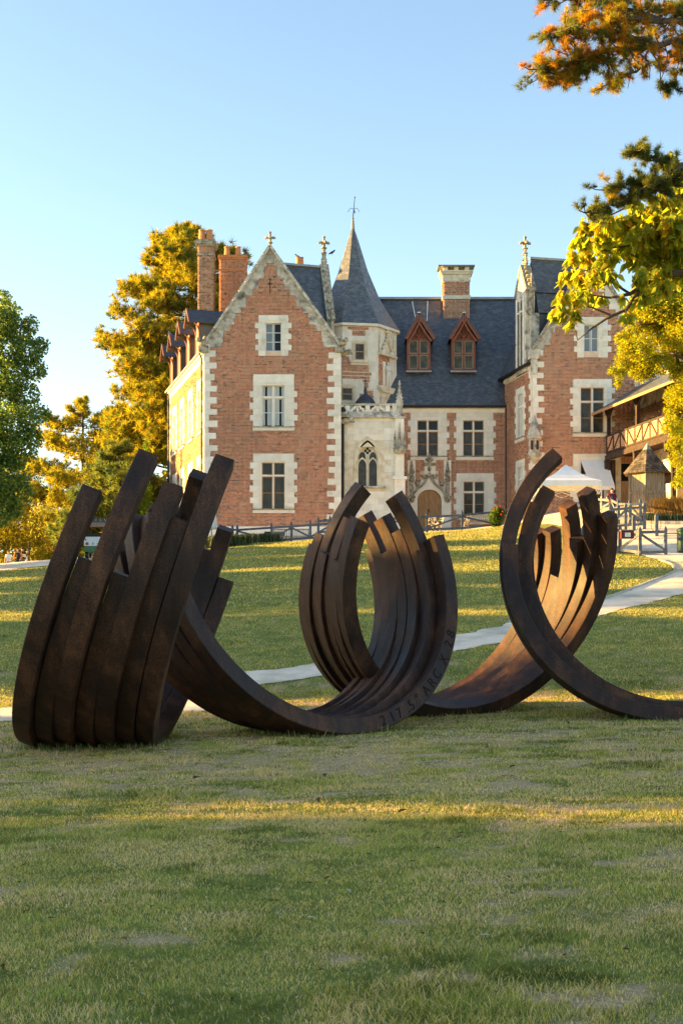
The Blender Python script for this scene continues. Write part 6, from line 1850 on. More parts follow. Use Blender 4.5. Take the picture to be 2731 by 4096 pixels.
pp = person(pb_, 1.68, -.1, 'hips', cloth('dark_shirt', (.03, .028, .03)), cloth('dark_jeans', (.02, .02, .025)), hb_, "person with long dark hair and orange cardigan over black, on the drive", hair_long=True)
q = MB(); h = 1.68
for sgn in (-1, 1):
    q.tube([(sgn * .10 * h, .02, .80 * h), (sgn * .15 * h, .02, .66 * h), (sgn * .13 * h, .0, .52 * h)], [.06 * h, .048 * h, .05 * h], 8)
q.box(-.13 * h, .13 * h, .03 * h, .085 * h, .48 * h, .80 * h)
o = q.build("cardigan", cloth('orange_wool', (.45, .17, .02)), pp); o.matrix_basis = Matrix.Identity(4)
pp = person(pc, 1.78, .55, 'hold', cloth('black_shirt', (.03, .03, .032)), cloth('blue_jeans', (.10, .15, .24)), hd_, "person in black with a dark cap holding papers, on the drive", sleeve=.66)
q = MB(); q.slab([(-.14, -.36, 1.08), (.14, -.36, 1.08), (.14, -.25, 1.28), (-.14, -.25, 1.28)], .01); o = q.build("papers", M['stone'], pp); o.matrix_basis = Matrix.Identity(4)
q = MB(); q.ball((0, -.005 * 1.78, .952 * 1.78), .066 * 1.78, .068 * 1.78, .045 * 1.78, 12, 6); q.prism([(-.09, 1.70), (.09, 1.70), (.09, 1.715), (-.09, 1.715)], -.2, -.05); o = q.build("cap", M['iron'], pp); o.matrix_basis = Matrix.Identity(4)
pw = gp(2447, 65.8)
person(pw, 1.65, .15, 'hips', cloth('burgundy_polo', (.10, .012, .035)), cloth('black_trousers', (.012, .012, .014)), hb_, "smiling person in a burgundy polo shirt by the white tent", sleeve=.70)
p = at(116, 2262, 86); q = MB(); q.tube([(p.x, 86, p.z - .8), (p.x, 86, pz(2165, 86))], .055, 8); q.box(p.x - .09, p.x + .09, 85.9, 86.1, p.z - .8, p.z + .1); q.build("marker_pole", M['wood_dark'], None, label="thin dark pole beside the people on the drive", category="pole")
# the statue on the tower
e = rt2(1511, 1450, 1576, 1553)
me = figure((e[3] - e[2]) * .98, 'statue'); me.materials.append(M['stone'])
so = bpy.data.objects.new("statue", me); COL.objects.link(so)
ctr = FT2 @ Vector(((e[0] + e[1]) / 2 - .05, -.22, e[2])); so.location = ctr; so.rotation_euler = (0, 0, .5); adopt(so, tower); so["label"] = "white stone statue of a standing figure on the tower"
q = MB(FT2); xs_ = (e[0] + e[1]) / 2; q.box(xs_ - .42, xs_ - .12, -.06, .0, e[2] + .2, e[3]); q.build("statue_backing", M['stone'], tower)

# ------------------------------------------------------------------ peacock and crows
pk = ground(1186, 2163); s3 = pk.y / F
PK = empty("peacock", pk, "dark blue peacock standing at the top of the lawn by the fence", "peacock")
M['pea_blue'] = mat('peacock_blue', (.006, .018, .10), (.01, .05, .14), scale=12, rough=.35, spec=.6)
M['pea_wing'] = mat('peacock_wing', (.04, .045, .035), (.14, .13, .10), scale=25, rough=.6)
def pkp(n, m, f):
    q = MB(); f(q); o = q.build(n, m, PK, smooth_=True); o.matrix_basis = Matrix.Identity(4)
pkp("body", M['pea_wing'], lambda q: q.tube([(-.25, 0, .36), (-.16, 0, .36), (0, 0, .34), (.18, 0, .31), (.34, 0, .27)], [.05, .13, .16, .12, .04], 10))
pkp("neck", M['pea_blue'], lambda q: (q.tube([(-.10, 0, .36), (-.24, 0, .42), (-.30, 0, .55), (-.33, 0, .70), (-.36, 0, .77)], [.13, .10, .065, .04, .035], 10), q.ball((-.38, 0, .79), .055, .04, .042, 8, 6), q.tube([(-.42, 0, .79), (-.47, 0, .775)], [.018, .004], 6)))
pkp("crest", M['pea_blue'], lambda q: [q.tube([(-.37, 0, .82), (-.36 + .03 * k, 0, .92)], .006, 4) for k in (-1, 0, 1)])
pkp("train", M['pea_wing'], lambda q: q.tube([(.15, 0, .32), (.40, 0, .27), (.70, 0, .22), (1.0, 0, .16)], [.10, .10, .08, .03], 8))
for y in (-.05, .05): pkp("leg", M['wood_bench'], lambda q: q.tube([(0, y, .24), (.02, y, .12), (-.02, y, .0), (-.08, y, .0)], .012, 5))
def crow(c, d, label, fly=False):
    r_ = empty("crow", c, label, "bird", "dark birds on the roofs", rz=d)
    def f_(n, fn):
        q = MB(); fn(q); o = q.build(n, M['iron'], r_, smooth_=True); o.matrix_basis = Matrix.Identity(4)
    f_("body", lambda q: q.tube([(-.24, 0, .04), (-.1, 0, .12), (.05, 0, .20), (.13, 0, .27)], [.02, .06, .075, .045], 8))
    f_("head", lambda q: (q.ball((.15, 0, .31), .05, n=8, m=6), q.tube([(.18, 0, .31), (.26, 0, .29)], [.018, .004], 5)))
    for y in (-.06, .06): f_("wing", lambda q: q.tube([(.05, y, .22), (-.08, y * 1.1, .14), (-.24, y * .6, .03)], [.02, .035, .008], 6))
    f_("legs", lambda q: (q.tube([(.0, -.03, .14), (.0, -.03, 0)], .01, 4), q.tube([(.0, .03, .14), (.0, .03, 0)], .01, 4)))
crow(at(977, 1027, 88.0), 0.4, "dark bird perched on the red chimney with two thin pots")
crow(at(1190, 1034, 90.0), 2.8, "dark bird perched beside the small pots behind the gable")
crow(at(1328, 1019, 84.5), 0.2, "dark bird perched on the stone pinnacle left of the spire")
# a few fallen leaves and cones on the lawn
dead = mat('dead_leaf', (.09, .04, .018), (.16, .08, .035), scale=30, rough=.8)
lf = MB(); lf._add([(-.05, 0, .012), (0, -.03, .03), (.055, 0, .015), (0, .03, .035)], [(0, 1, 2), (0, 2, 3)]); lf._add([(-.055, 0, .012), (-.09, .004, .03), (-.09, -.004, .03)], [(0, 1, 2)])
lfm = lf.mesh("leaf", dead)
for (u, v, w_) in ((785, 3125, "below the central bundle's left end"), (1610, 3262, "nearest the camera, right of centre"), (2310, 2800, "under the rightmost bundle"), (2510, 2640, "above the rightmost bundle's foot"), (1300, 3115, "just below the lettering's left end"), (1880, 2990, "between central and rightmost bundles"),
               (2270, 2900, "just below the rightmost bundle"), (2640, 2935, "near the right edge below the sculptures"), (2050, 3080, "alone right of the lettering"), (2380, 2700, "inside the rightmost bundle's curve"), (2560, 2710, "right of the rightmost bundle's curve"), (1280, 3215, "nearest the camera, left of centre")):
    p = ground(u, v); o = bpy.data.objects.new("fallen_leaf", lfm); COL.objects.link(o); o.location = p + Vector((0, 0, .02)); o.rotation_euler = (rnd.uniform(-.4, .4), rnd.uniform(-.4, .4), rnd.uniform(0, 6)); o.scale = (1.0,) * 3
    setp(o, "brown leaf on the grass " + w_, "leaf", "fallen brown leaves on the lawn")

# ------------------------------------------------------------------ trees and plants
trs = np.random.RandomState(21)
def rvec(n):
    v = trs.normal(size=(n, 3)); return v / np.linalg.norm(v, axis=1)[:, None]
def needles(C, Dr, per, length, width, tint, tjit=.35, spread=.85):
    """tufts of needle-shaped faces at C pointing along Dr"""
    n = len(C)
    c = np.repeat(C, per, 0); d = np.repeat(Dr, per, 0) * (1 - spread * .5) + rvec(n * per) * spread
    d /= np.linalg.norm(d, axis=1)[:, None]
    L_ = length * (0.6 + .6 * trs.rand(n * per))[:, None]
    s_ = np.cross(d, rvec(n * per)); s_ /= np.linalg.norm(s_, axis=1)[:, None] + 1e-9
    base = c + rvec(n * per) * length * .12
    P = np.stack([base - s_ * width, base + s_ * width, base + d * L_], 1).reshape(-1, 3)
    k = 3 * np.arange(n * per); f = np.stack([k, k + 1, k + 2], 1)
    t = np.repeat(tint * (1 - tjit / 2 + tjit * trs.rand(n))[:, None], per, 0) * (.85 + .3 * trs.rand(n * per))[:, None]
    return P, f, np.repeat(t, 3, 0)
def leaves(C, size, tint, droop=0.0, aspect=.55, sjit=.4, tjit=.35, fold=.25):
    """leaf-shaped pairs of faces folded along the midrib"""
    n = len(C)
    d = rvec(n); d[:, 2] = d[:, 2] * (1 - droop) - droop * 1.2; d /= np.linalg.norm(d, axis=1)[:, None]
    s_ = np.cross(d, rvec(n)); s_ /= np.linalg.norm(s_, axis=1)[:, None] + 1e-9
    nn = np.cross(d, s_)
    L_ = (size * (1 - sjit / 2 + sjit * trs.rand(n)))[:, None]
    w = L_ * aspect / 2
    P = np.stack([C, C + d * L_ * .4 + s_ * w + nn * w * fold, C + d * L_, C + d * L_ * .4 - s_ * w + nn * w * fold], 1).reshape(-1, 3)
    k = 4 * np.arange(n); f = np.concatenate([np.stack([k, k + 1, k + 2], 1), np.stack([k, k + 2, k + 3], 1)])
    t = tint * (1 - tjit / 2 + tjit * trs.rand(n))[:, None]
    return P, f, np.repeat(t, 4, 0)
def ovate(C, size, tint, droop=.7, aspect=.7, sjit=.6, tjit=.4):
    """heart-shaped drooping leaves: eight faces, folded along the midrib and curled at the tip"""
    n = len(C)
    d = rvec(n); d[:, 2] = d[:, 2] * (1 - droop) - droop * 1.2; d /= np.linalg.norm(d, axis=1)[:, None]
    s_ = np.cross(d, rvec(n)); s_ /= np.linalg.norm(s_, axis=1)[:, None] + 1e-9
    nn = np.cross(d, s_)
    L_ = (size * (1 - sjit / 2 + sjit * trs.rand(n)))[:, None]; w = L_ * aspect / 2
    fold = (.15 + .5 * trs.rand(n))[:, None]; curl = (trs.rand(n) - .3)[:, None] * .35
    P = []
    for t, ww in ((0, 0), (.02, .0), (.12, .72), (.34, 1.0), (.62, .70), (.84, .32), (1.0, 0)):
        c = C + d * L_ * t - nn * curl * L_ * t * t
        P.append((c, c + s_ * w * ww + nn * w * ww * fold, c - s_ * w * ww + nn * w * ww * fold))
    V = np.stack([P[0][0], P[2][1], P[3][1], P[4][1], P[5][1], P[6][0], P[5][2], P[4][2], P[3][2], P[2][2], P[3][0], P[4][0]], 1).reshape(-1, 3)
    k = 12 * np.arange(n)
    T = ((0, 1, 10), (1, 2, 10), (2, 3, 11), (2, 11, 10), (3, 4, 11), (4, 5, 11), (0, 10, 9), (9, 10, 8), (8, 11, 7), (8, 10, 11), (7, 11, 6), (6, 11, 5))
    f = np.concatenate([np.stack([k + a, k + b, k + c], 1) for a, b, c in T])
    t = tint * (1 - tjit / 2 + tjit * trs.rand(n))[:, None]
    return V, f, np.repeat(t, 12, 0)
def merge(parts):
    V, Fc, Cc, b = [], [], [], 0
    for p, f, c in parts:
        V.append(p); Fc.append(f + b); Cc.append(c); b += len(p)
    return np.concatenate(V), np.concatenate(Fc), np.concatenate(Cc)
def blob_points(c, r, n, shell=.5, sq=(1, 1, 1)):
    d = rvec(n); rr = (shell + (1 - shell) * trs.rand(n)) ** .6
    return np.array(c)[None] + d * (rr * r)[:, None] * np.array(sq)[None]
def tint_mix(n, cols, w):
    idx = trs.choice(len(cols), n, p=np.array(w) / sum(w)); return np.array(cols)[idx]

def pine(name, base, H, crown0, prof, nbr, tufts, label, cols, w, per=22, nl=.42, nw=.022, trunk_r=.4, az=None, seed=1, lean=0.0, group=None):
    global trs
    trs = np.random.RandomState(seed)
    base = np.array(base)
    root = empty(name, base, label, "tree", group)
    tb = MB()
    tb.tube([Vector(base) + Vector((lean * t * t, .3 * math.sin(3 * t), H * t)) for t in np.linspace(0, .97, 10)], [trunk_r * (1 - .9 * t) + .03 for t in np.linspace(0, 1, 10)], 9)
    C, D = [], []
    for i in range(nbr):
        t = crown0 + (1 - crown0) * ((i + .5) / nbr) ** .95
        r_ = prof(t) * trs.uniform(.72, 1.08)
        a = trs.uniform(0, 2 * np.pi) if az is None else trs.uniform(*az)
        up = trs.uniform(.02, .30) + .35 * max(0, t - .7)
        s_ = base + np.array([lean * t * t, 0, H * t])
        d = np.array([math.cos(a), math.sin(a), up]); e = s_ + d * r_
        m_ = s_ + d * r_ * .5 + np.array([0, 0, -.05 * r_])
        tb.tube([Vector(s_), Vector(m_), Vector(e)], [.10 * trunk_r / .4 * (1.2 - t), .055, .015], 5, cap=False)
        k = max(4, int(tufts * r_ / 5.0))
        q = trs.rand(k) ** .7 * .78 + .25
        side = np.array([-d[1], d[0], 0])
        P = s_[None] + d[None] * (q * r_)[:, None] + side[None] * (trs.normal(size=k) * .17 * r_ * (1.15 - q * .6))[:, None] + np.array([0, 0, 1])[None] * (trs.normal(size=k) * .055 * r_ + .05 * r_)[:, None]
        # tufts cluster into clumps
        C.append(P); D.append(d[None] * .55 + np.array([0, 0, .75])[None] + rvec(k) * .4)
        for j in range(0, k, 3):
            tb.tube([Vector(s_ + d * q[j] * r_ * .85), Vector(P[j])], [.02, .008], 3, cap=False)
    C = np.concatenate(C); D = np.concatenate(D); D /= np.linalg.norm(D, axis=1)[:, None]
    tb.build("trunk", M['bark'], root)
    v, f, c = needles(C, D, per, nl, nw, tint_mix(len(C), cols, w))
    np_mesh("crown", v, f, M['needle'], 3, col=c, parent=root)
    return root
def interp_prof(ts, rs_): return lambda t: float(np.interp(t, ts, rs_))
PC = [(.27, .26, .040), (.38, .32, .045), (.48, .35, .05), (.12, .15, .035)]
# big pine behind the left wing, sunlit gold put into its needle tints
Yp = 102.0; pbx = px(765, Yp); pbz = hz(pbx, Yp); Hp = pz(905, Yp) - pbz
def tz_(v): return (pz(v, Yp) - pbz) / Hp
pine("pine_tree", (pbx, Yp, pbz), Hp, tz_(1900), interp_prof([0, tz_(1900), tz_(1700), tz_(1550), tz_(1350), tz_(1150), tz_(1020), tz_(930), 1], [5, 6.2, 7.3, 7.2, 6.2, 4.6, 3.1, 1.3, .3]), 120, 120,
     "tall pine glowing gold in the sun behind the left end of the house", PC, (4, 4, 2, 2), per=24, nl=.50, nw=.030, trunk_r=.55, seed=4)
# lower pine in front of it
Yp2 = 94.0; bx2 = px(470, Yp2)
pine("pine_tree", (bx2, Yp2, hz(bx2, Yp2)), 9.5, .08, interp_prof([0, .2, .5, .8, 1], [4.6, 5.0, 4.4, 2.6, .6]), 60, 110, "low spreading pine behind the left sculpture, reaching down to the drive", [(.10, .14, .05), (.16, .19, .05), (.28, .26, .05)], (4, 3, 2), per=22, nl=.45, nw=.028, trunk_r=.3, seed=9)
Yp3 = 112.0; bx3 = px(330, Yp3)
pine("pine_tree", (bx3, Yp3, hz(bx3, Yp3)), 16.5, .05, interp_prof([0, .3, .6, .85, 1], [6.5, 6.8, 5.6, 3.0, .5]), 74, 90, "yellow-green pine farther back, between the poplar and the tall pine", [(.28, .26, .045), (.42, .35, .05)], (2, 2), per=20, nl=.5, nw=.032, trunk_r=.3, seed=12)

def broadleaf(name, base, trunk_pts, trunk_rad, clumps, nleaf, size, cols, w, label, m=None, droop=.2, aspect=.6, shell=.35, category="tree", group=None, extra_branches=(), twig=True, seed=2, tjit=.4, bark=None, big=False):
    """clumps: (point, radius) list; leaves fill each clump, twigs run to it from the nearest limb point"""
    global trs
    trs = np.random.RandomState(seed)
    root = empty(name, base, label, category, group)
    tb = MB()
    for pts, rad in zip(trunk_pts, trunk_rad): tb.tube(pts, rad, 8)
    limb = [Vector(p) for pts in trunk_pts for p in pts]
    parts = []
    vol = sum(r_ ** 2 for _, r_ in clumps)
    for c, r_ in clumps:
        c = Vector(c)
        if twig and limb:
            near = min(limb, key=lambda q: (q - c).length)
            mid = near.lerp(c, .5) + Vector((trs.uniform(-.2, .2) * r_, 0, trs.uniform(0, .3) * r_))
            tb.tube([near, mid, c], [max(.012, r_ * .06), max(.009, r_ * .04), .006], 5, cap=False)
            for j in range(4):
                tb.tube([c.lerp(mid, .3), c + Vector(rvec(1)[0]) * r_ * .8], [.01, .004], 3, cap=False)
        n = int(nleaf * r_ ** 2 / vol)
        P = blob_points(c, r_, n, shell)
        parts.append(ovate(P, size, tint_mix(n, cols, w), droop, aspect) if big else leaves(P, size, tint_mix(n, cols, w), droop, aspect, tjit=tjit))
    tb.build("trunk", bark or M['bark'], root)
    v, f, c_ = merge(parts)
    np_mesh("crown", v, f, m or M['leaf'], 3, col=c_, parent=root)
    return root
# dark poplar at the left edge
Yq = 62.0
def cl(lst, Y, dy=0.0):
    out = []
    for u, v, r_ in lst:
        d = rnd.uniform(-dy, dy); p = at(u, v, Y + d); out.append((p, r_ * Y / F))
    return out
pb0 = gp(-75, Yq)
broadleaf("poplar_tree", pb0, [[pb0 + Vector((0, 0, -.3)), at(-70, 2000, Yq), at(-40, 1600, Yq), at(10, 1250, Yq)]], [[.32, .26, .18, .05]],
          cl([(10, 1190, 36), (35, 1240, 50), (0, 1290, 80), (70, 1330, 66), (120, 1300, 40), (20, 1400, 90), (110, 1400, 66), (160, 1380, 38), (30, 1500, 95), (130, 1470, 56), (10, 1600, 95), (95, 1580, 70), (165, 1490, 24), (40, 1700, 95), (110, 1680, 60),
              (160, 1655, 42), (10, 1800, 95), (80, 1790, 75), (130, 1750, 44), (30, 1900, 90), (70, 1960, 66), (20, 2010, 70), (60, 2040, 36), (0, 2070, 50), (-60, 1500, 120), (-70, 1750, 130), (-60, 1950, 110), (-70, 1300, 110), (190, 1655, 20)], Yq, .8),
          26000, .15, [(.17, .24, .07), (.23, .30, .08), (.11, .17, .06), (.38, .37, .07)], (3, 2, 2, 1), "dark green poplar cut by the left edge of the picture", droop=.25, aspect=.8, seed=31)
# thin cypress by the house corner
Yy = 90.0; c0 = gp(588, Yy)
broadleaf("cypress_tree", c0, [[c0, at(588, 1990, Yy), at(585, 1765, Yy)]], [[.09, .07, .02]], cl([(585 + 6 * math.sin(k), 1775 + k * 26, 10 + 10 * min(1, k / 5)) for k in range(15)], Yy, .1), 5200, .16, [(.10, .17, .03), (.14, .20, .035)], (1, 1), "slim bright green cypress beside the lit corner of the house", droop=-.6, aspect=.3, seed=5, twig=False)
# golden undergrowth beyond the drive
for k, (lst, lab, cols) in enumerate((
    ([(20, 2180, 90), (90, 2120, 90), (-60, 2100, 120), (30, 2060, 80), (-20, 2230, 70), (130, 2210, 60)], "bright yellow-green bush behind the people on the drive", [(.22, .20, .03), (.28, .22, .04)]),
    ([(190, 2170, 90), (260, 2120, 80), (230, 2230, 66), (180, 2080, 70), (160, 2240, 50)], "straw-coloured bush left of the shuttle cart", [(.46, .34, .11), (.34, .32, .07), (.25, .28, .06)]),
    ([(330, 2200, 80), (400, 2150, 80), (460, 2200, 70), (320, 2110, 60), (520, 2180, 60)], "straw-coloured bush behind the shuttle cart", [(.44, .33, .10), (.30, .30, .06)]),
    ([(60, 1990, 90), (0, 1940, 80), (140, 2020, 70), (110, 1930, 60)], "yellow tree low behind the poplar's foot", [(.20, .19, .03), (.26, .22, .04)]))):
    Yb = 104 + 4 * k; g0 = gp(lst[0][0], Yb)
    broadleaf("shrub", g0, [[g0 + Vector((0, 0, -.2)), at(lst[0][0], lst[0][1], Yb)]], [[.12, .03]], cl(lst, Yb, 1.2), 9500, .26, cols, [1] * len(cols), lab, droop=-.3, aspect=.35, category="bush", group="sunlit undergrowth beyond the drive", seed=40 + k)
# long background tree line, left of the house and behind it
for k, (u, v, r_, Yb) in enumerate(((-150, 2050, 260, 135), (640, 2060, 170, 118), (-420, 1900, 300, 140), (2950, 1900, 330, 120))):
    g0 = gp(u, Yb); c_ = []
    for j in range(9): c_.append((u + rnd.uniform(-.8, .8) * r_, v + rnd.uniform(-.8, .7) * r_ * .8, r_ * rnd.uniform(.35, .55)))
    broadleaf("background_tree", g0, [[g0, at(u, v, Yb)]], [[.3, .1]], cl(c_, Yb, 3), 5200, .55, [(.13, .14, .03), (.18, .17, .03)], (1, 1), ["pale tree in the far background left of the poplar", "yellow tree far behind the left corner of the house", "leafy tree beyond the left edge", "leafy tree beyond the right edge"][k], seed=60 + k)

# pine at the upper right, its branches hanging into the picture
Yn = 24.0; pxx = 10.2; pn = Vector((pxx, Yn + 1.0, hz(pxx, Yn + 1)))
NP = empty("pine_tree", pn, "pine whose sunlit, orange-tinted branches hang into the upper right corner", "tree")
trs = np.random.RandomState(77)
tb = MB(); tb.tube([pn, pn + Vector((.1, 0, 5)), pn + Vector((-.1, 0, 10)), pn + Vector((0, 0, 15))], [.38, .32, .26, .16], 10)
NC, ND, NT = [], [], []
ORG, GRN, YEL, DRK = (.44, .22, .035), (.17, .18, .04), (.38, .28, .045), (.09, .11, .04)  # orange tufts have the low sunlight put into their tint
def pine_branch(pix, Y, r0, tufts, cols, wts, droop=0.0, spread=40, scale=.19):
    P = [at(u, v, Y + dy) for (u, v, dy) in pix]
    n = 14; pts = []
    for a, c in zip(P[:-1], P[1:]):
        for i in range(5): pts.append(a.lerp(c, i / 5) + Vector((trs.uniform(-.03, .03), 0, trs.uniform(-.03, .03))))
    pts.append(P[-1])
    tb.tube(pts, [r0 * (1 - .85 * i / (len(pts) - 1)) + .008 for i in range(len(pts))], 6)
    for k in range(int(tufts * 1.7)):
        t = trs.rand() ** .8; q = pts[min(len(pts) - 1, int((.12 + .88 * t) * len(pts)))]
        o = Vector((trs.normal() * spread, trs.normal() * spread, trs.normal() * spread * .62 - droop * abs(trs.normal()) * spread)) * (Y / F)
        e = q + o; mid = q.lerp(e, .55) + Vector((0, 0, -.04))
        tb.tube([q, mid, e], [.014, .010, .006], 4, cap=False)
        tc_ = cols[trs.choice(len(cols), p=np.array(wts) / sum(wts))]
        for j in range(6):
            c = q.lerp(e, .45 + .12 * j) + Vector(rvec(1)[0]) * .035
            NC.append(c); ND.append((o.normalized() + Vector((0, 0, .15)))); NT.append(tc_)
CA = [ORG, YEL, GRN, DRK]
for pix, r0, tf, wt, dp, sp2 in (
    ([(3300, 120, 1), (2900, 90, .6), (2640, 80, .2), (2420, 66, 0), (2310, 40, -.2)], .075, 46, (5, 3, 3, 2), .2, 60),
    ([(3300, 160, 1), (2860, 130, 0), (2640, 175, -.3), (2420, 200, -.5), (2250, 255, -.6), (2150, 275, -.7)], .07, 74, (5, 4, 3, 1), .2, 52),
    ([(2640, 175, -.3), (2480, 130, -.6), (2330, 115, -.8), (2200, 130, -.9)], .04, 44, (6, 3, 3, 1), .1, 42),
    ([(2420, 200, -.5), (2350, 250, -.5), (2280, 290, -.4), (2220, 310, -.4)], .03, 34, (5, 3, 4, 1), .2, 34),
    ([(2900, 120, .6), (2720, 210, .4), (2600, 250, .3), (2500, 300, .3), (2440, 325, .3)], .035, 22, (3, 2, 4, 3), .3, 34),
    ([(2900, 90, .6), (2760, 160, .5), (2725, 260, .5), (2690, 330, .5), (2660, 345, .5)], .025, 16, (2, 1, 4, 4), .5, 26),
    ([(2640, 80, .2), (2500, 30, .3), (2380, 5, .3), (2250, -10, .3), (2170, 0, .3)], .035, 36, (3, 2, 4, 3), .1, 40),
    ([(2900, 30, .6), (2720, 30, .6), (2600, 40, .5), (2520, 90, .5)], .04, 30, (5, 3, 3, 1), .1, 46),
    ([(3200, 640, 1), (2900, 640, .8), (2731, 660, .6), (2640, 720, .5), (2560, 760, .4)], .06, 34, (0, 1, 5, 6), .1, 48),
    ([(2731, 660, .6), (2640, 640, .5), (2560, 610, .5), (2530, 600, .5)], .03, 18, (0, 1, 5, 6), 0, 26),
    ([(2731, 720, .7), (2560, 780, .6), (2440, 820, .6), (2340, 850, .6)], .04, 34, (0, 1, 5, 6), 0, 30),
    ([(2731, 740, .8), (2600, 720, .7), (2500, 730, .6), (2430, 760, .6)], .03, 28, (0, 1, 5, 6), 0, 34)):
    pine_branch([(u, v, dy) for u, v, dy in pix], Yn, r0, tf, CA, wt, dp, sp2)
for (u, v, l) in ((2480, 200, 150), (2520, 190, 110), (2380, 90, 120), (2600, 200, 170), (2690, 100, 210), (2440, 140, 90), (2650, 160, 190), (2560, 215, 100)):
    p0 = at(u, v, Yn - .5); q = p0 + Vector((trs.uniform(-.2, .2), 0, -l * Yn / F * .55)); e = q + Vector((trs.uniform(-.25, .1), 0, -l * Yn / F * .45))
    tb.tube([p0, p0.lerp(q, .5) + Vector((.06, 0, 0)), q, e], [.016, .014, .011, .006], 4)
tb.build("trunk", M['bark'], NP)
NCa = np.array([tuple(c) for c in NC]); NDa = np.array([tuple(d.normalized()) for d in ND]); NTa = np.array(NT)
v, f, c = needles(NCa, NDa, 34, .13, .0042, NTa, spread=.72)
np_mesh("crown", v, f, M['needle'], 3, col=c, parent=NP)

# large-leaved tree on the right, its boughs reaching in front of the right wing
Yl = 27.0; g0 = gp(3350, Yl)
def A(u, v, d=0): return at(u, v, Yl + d)
limbs = [[g0, A(3330, 2000), A(3280, 1400), A(3250, 1000), A(3200, 700)], [A(3280, 1350), A(3000, 1150), A(2800, 1085), A(2660, 1095), A(2585, 1130), A(2520, 1175), A(2440, 1190), A(2370, 1180)],
         [A(3000, 1150), A(2850, 1000), A(2760, 960), A(2690, 960), A(2560, 975), A(2450, 990)], [A(2585, 1130), A(2500, 1240), A(2430, 1270), A(2370, 1310), A(2310, 1360)],
         [A(2520, 1175), A(2420, 1110), A(2350, 1080), A(2290, 1090)], [A(2440, 1260), A(2370, 1230), A(2300, 1210), A(2240, 1230)], [A(3200, 900), A(2950, 760), A(2780, 700), A(2700, 660)], [A(2850, 1000), A(2650, 860), A(2520, 820), A(2400, 880)]]
rads = [[.36, .30, .26, .2, .12], [.15, .12, .085, .075, .06, .04, .025, .012], [.09, .06, .05, .04, .025, .012], [.05, .038, .03, .02, .008], [.03, .022, .016, .008], [.03, .02, .014, .006], [.1, .06, .03, .015], [.07, .04, .025, .012]]
cl_l = [(2420, 880, 50), (2340, 900, 42), (2480, 900, 60), (2560, 860, 60), (2640, 850, 60), (2700, 830, 60), (2330, 960, 44), (2400, 960, 55), (2480, 970, 60), (2560, 940, 60), (2640, 940, 64), (2710, 920, 60), (2290, 1020, 36), (2350, 1030, 46), (2420, 1040, 50),
        (2540, 1020, 56), (2620, 1020, 60), (2700, 1010, 60), (2270, 1100, 36), (2320, 1110, 42), (2380, 1100, 40), (2440, 1100, 34), (2250, 1180, 32), (2300, 1180, 40), (2350, 1170, 36), (2400, 1190, 26), (2215, 1250, 26), (2250, 1240, 30), (2300, 1250, 24), (2285, 1290, 18),
        (2560, 1100, 40), (2530, 1200, 30), (2570, 1180, 36), (2510, 1260, 24), (2490, 1180, 16), (2680, 640, 44), (2720, 700, 46), (2640, 790, 44), (2800, 850, 90), (2850, 1000, 100), (2900, 700, 110), (2760, 780, 50), (2370, 830, 24), (2540, 800, 30), (2640, 1090, 50), (2710, 1090, 54), (2600, 1060, 44), (2660, 1150, 36), (2720, 760, 50), (2690, 900, 60)]
broadleaf("large_leaved_tree", g0, limbs, rads, cl([(u, v, r_ * .86) for u, v, r_ in cl_l], Yl, .7), 4600, .215, [(.36, .38, .05), (.48, .44, .055), (.26, .31, .05), (.55, .34, .05)], (4, 3, 3, 1), "tree with large drooping yellow-green leaves reaching in from the right", droop=.80, aspect=.50, shell=.1, seed=81, big=True)
# fine-leaved tree behind it
Yr = 48.0; g0 = gp(2900, Yr)
cl_r = [(2560, 1240, 40), (2620, 1230, 55), (2690, 1220, 60), (2600, 1310, 60), (2680, 1310, 60), (2530, 1330, 40), (2500, 1280, 28), (2560, 1390, 60), (2640, 1400, 70), (2710, 1400, 60), (2500, 1440, 46), (2570, 1470, 60), (2650, 1450, 50), (2715, 1490, 46), (2480, 1490, 26),
        (2540, 1480, 30), (2600, 1470, 40), (2700, 1580, 50), (2720, 1660, 46), (2690, 1700, 44), (2720, 1760, 46), (2690, 1640, 40), (2660, 1160, 40), (2710, 1140, 44), (2800, 1300, 120), (2820, 1550, 120), (2690, 1780, 30), (2720, 1050, 60), (2450, 1480, 18), (2470, 1530, 18), (2640, 1130, 50), (2580, 1180, 44), (2730, 1280, 70), (2740, 1450, 70), (2735, 1600, 66), (2735, 1720, 60), (2725, 1830, 52), (2735, 1900, 40), (2710, 1930, 26), (2730, 980, 60), (2560, 1180, 46), (2620, 1110, 50), (2690, 1080, 60), (2520, 1240, 34), (2640, 1190, 60), (2700, 1170, 60), (2480, 1350, 26), (2500, 1390, 36), (2590, 1230, 50), (2660, 1240, 56), (2730, 1230, 60), (2550, 1280, 44), (2620, 1290, 50), (2700, 1340, 60)]
broadleaf("fine_leaved_tree", g0, [[g0, at(2890, 1800, Yr), at(2850, 1500, Yr), at(2780, 1300, Yr), at(2700, 1180, Yr)], [at(2850, 1500, Yr), at(2700, 1420, Yr), at(2600, 1430, Yr), at(2510, 1470, Yr)], [at(2780, 1300, Yr), at(2650, 1290, Yr), at(2560, 1300, Yr)], [at(2850, 1600, Yr), at(2740, 1640, Yr), at(2700, 1720, Yr)]],
          [[.28, .22, .16, .1, .05], [.09, .06, .04, .015], [.07, .04, .015], [.06, .035, .015]], cl(cl_r, Yr, 1.0), 64000, .115, [(.32, .32, .035), (.42, .36, .04), (.22, .28, .035), (.52, .36, .05)], (4, 4, 3, 1), "fine-leaved yellow-green tree at the right edge above the gallery", droop=.35, aspect=.42, shell=.2, seed=85)

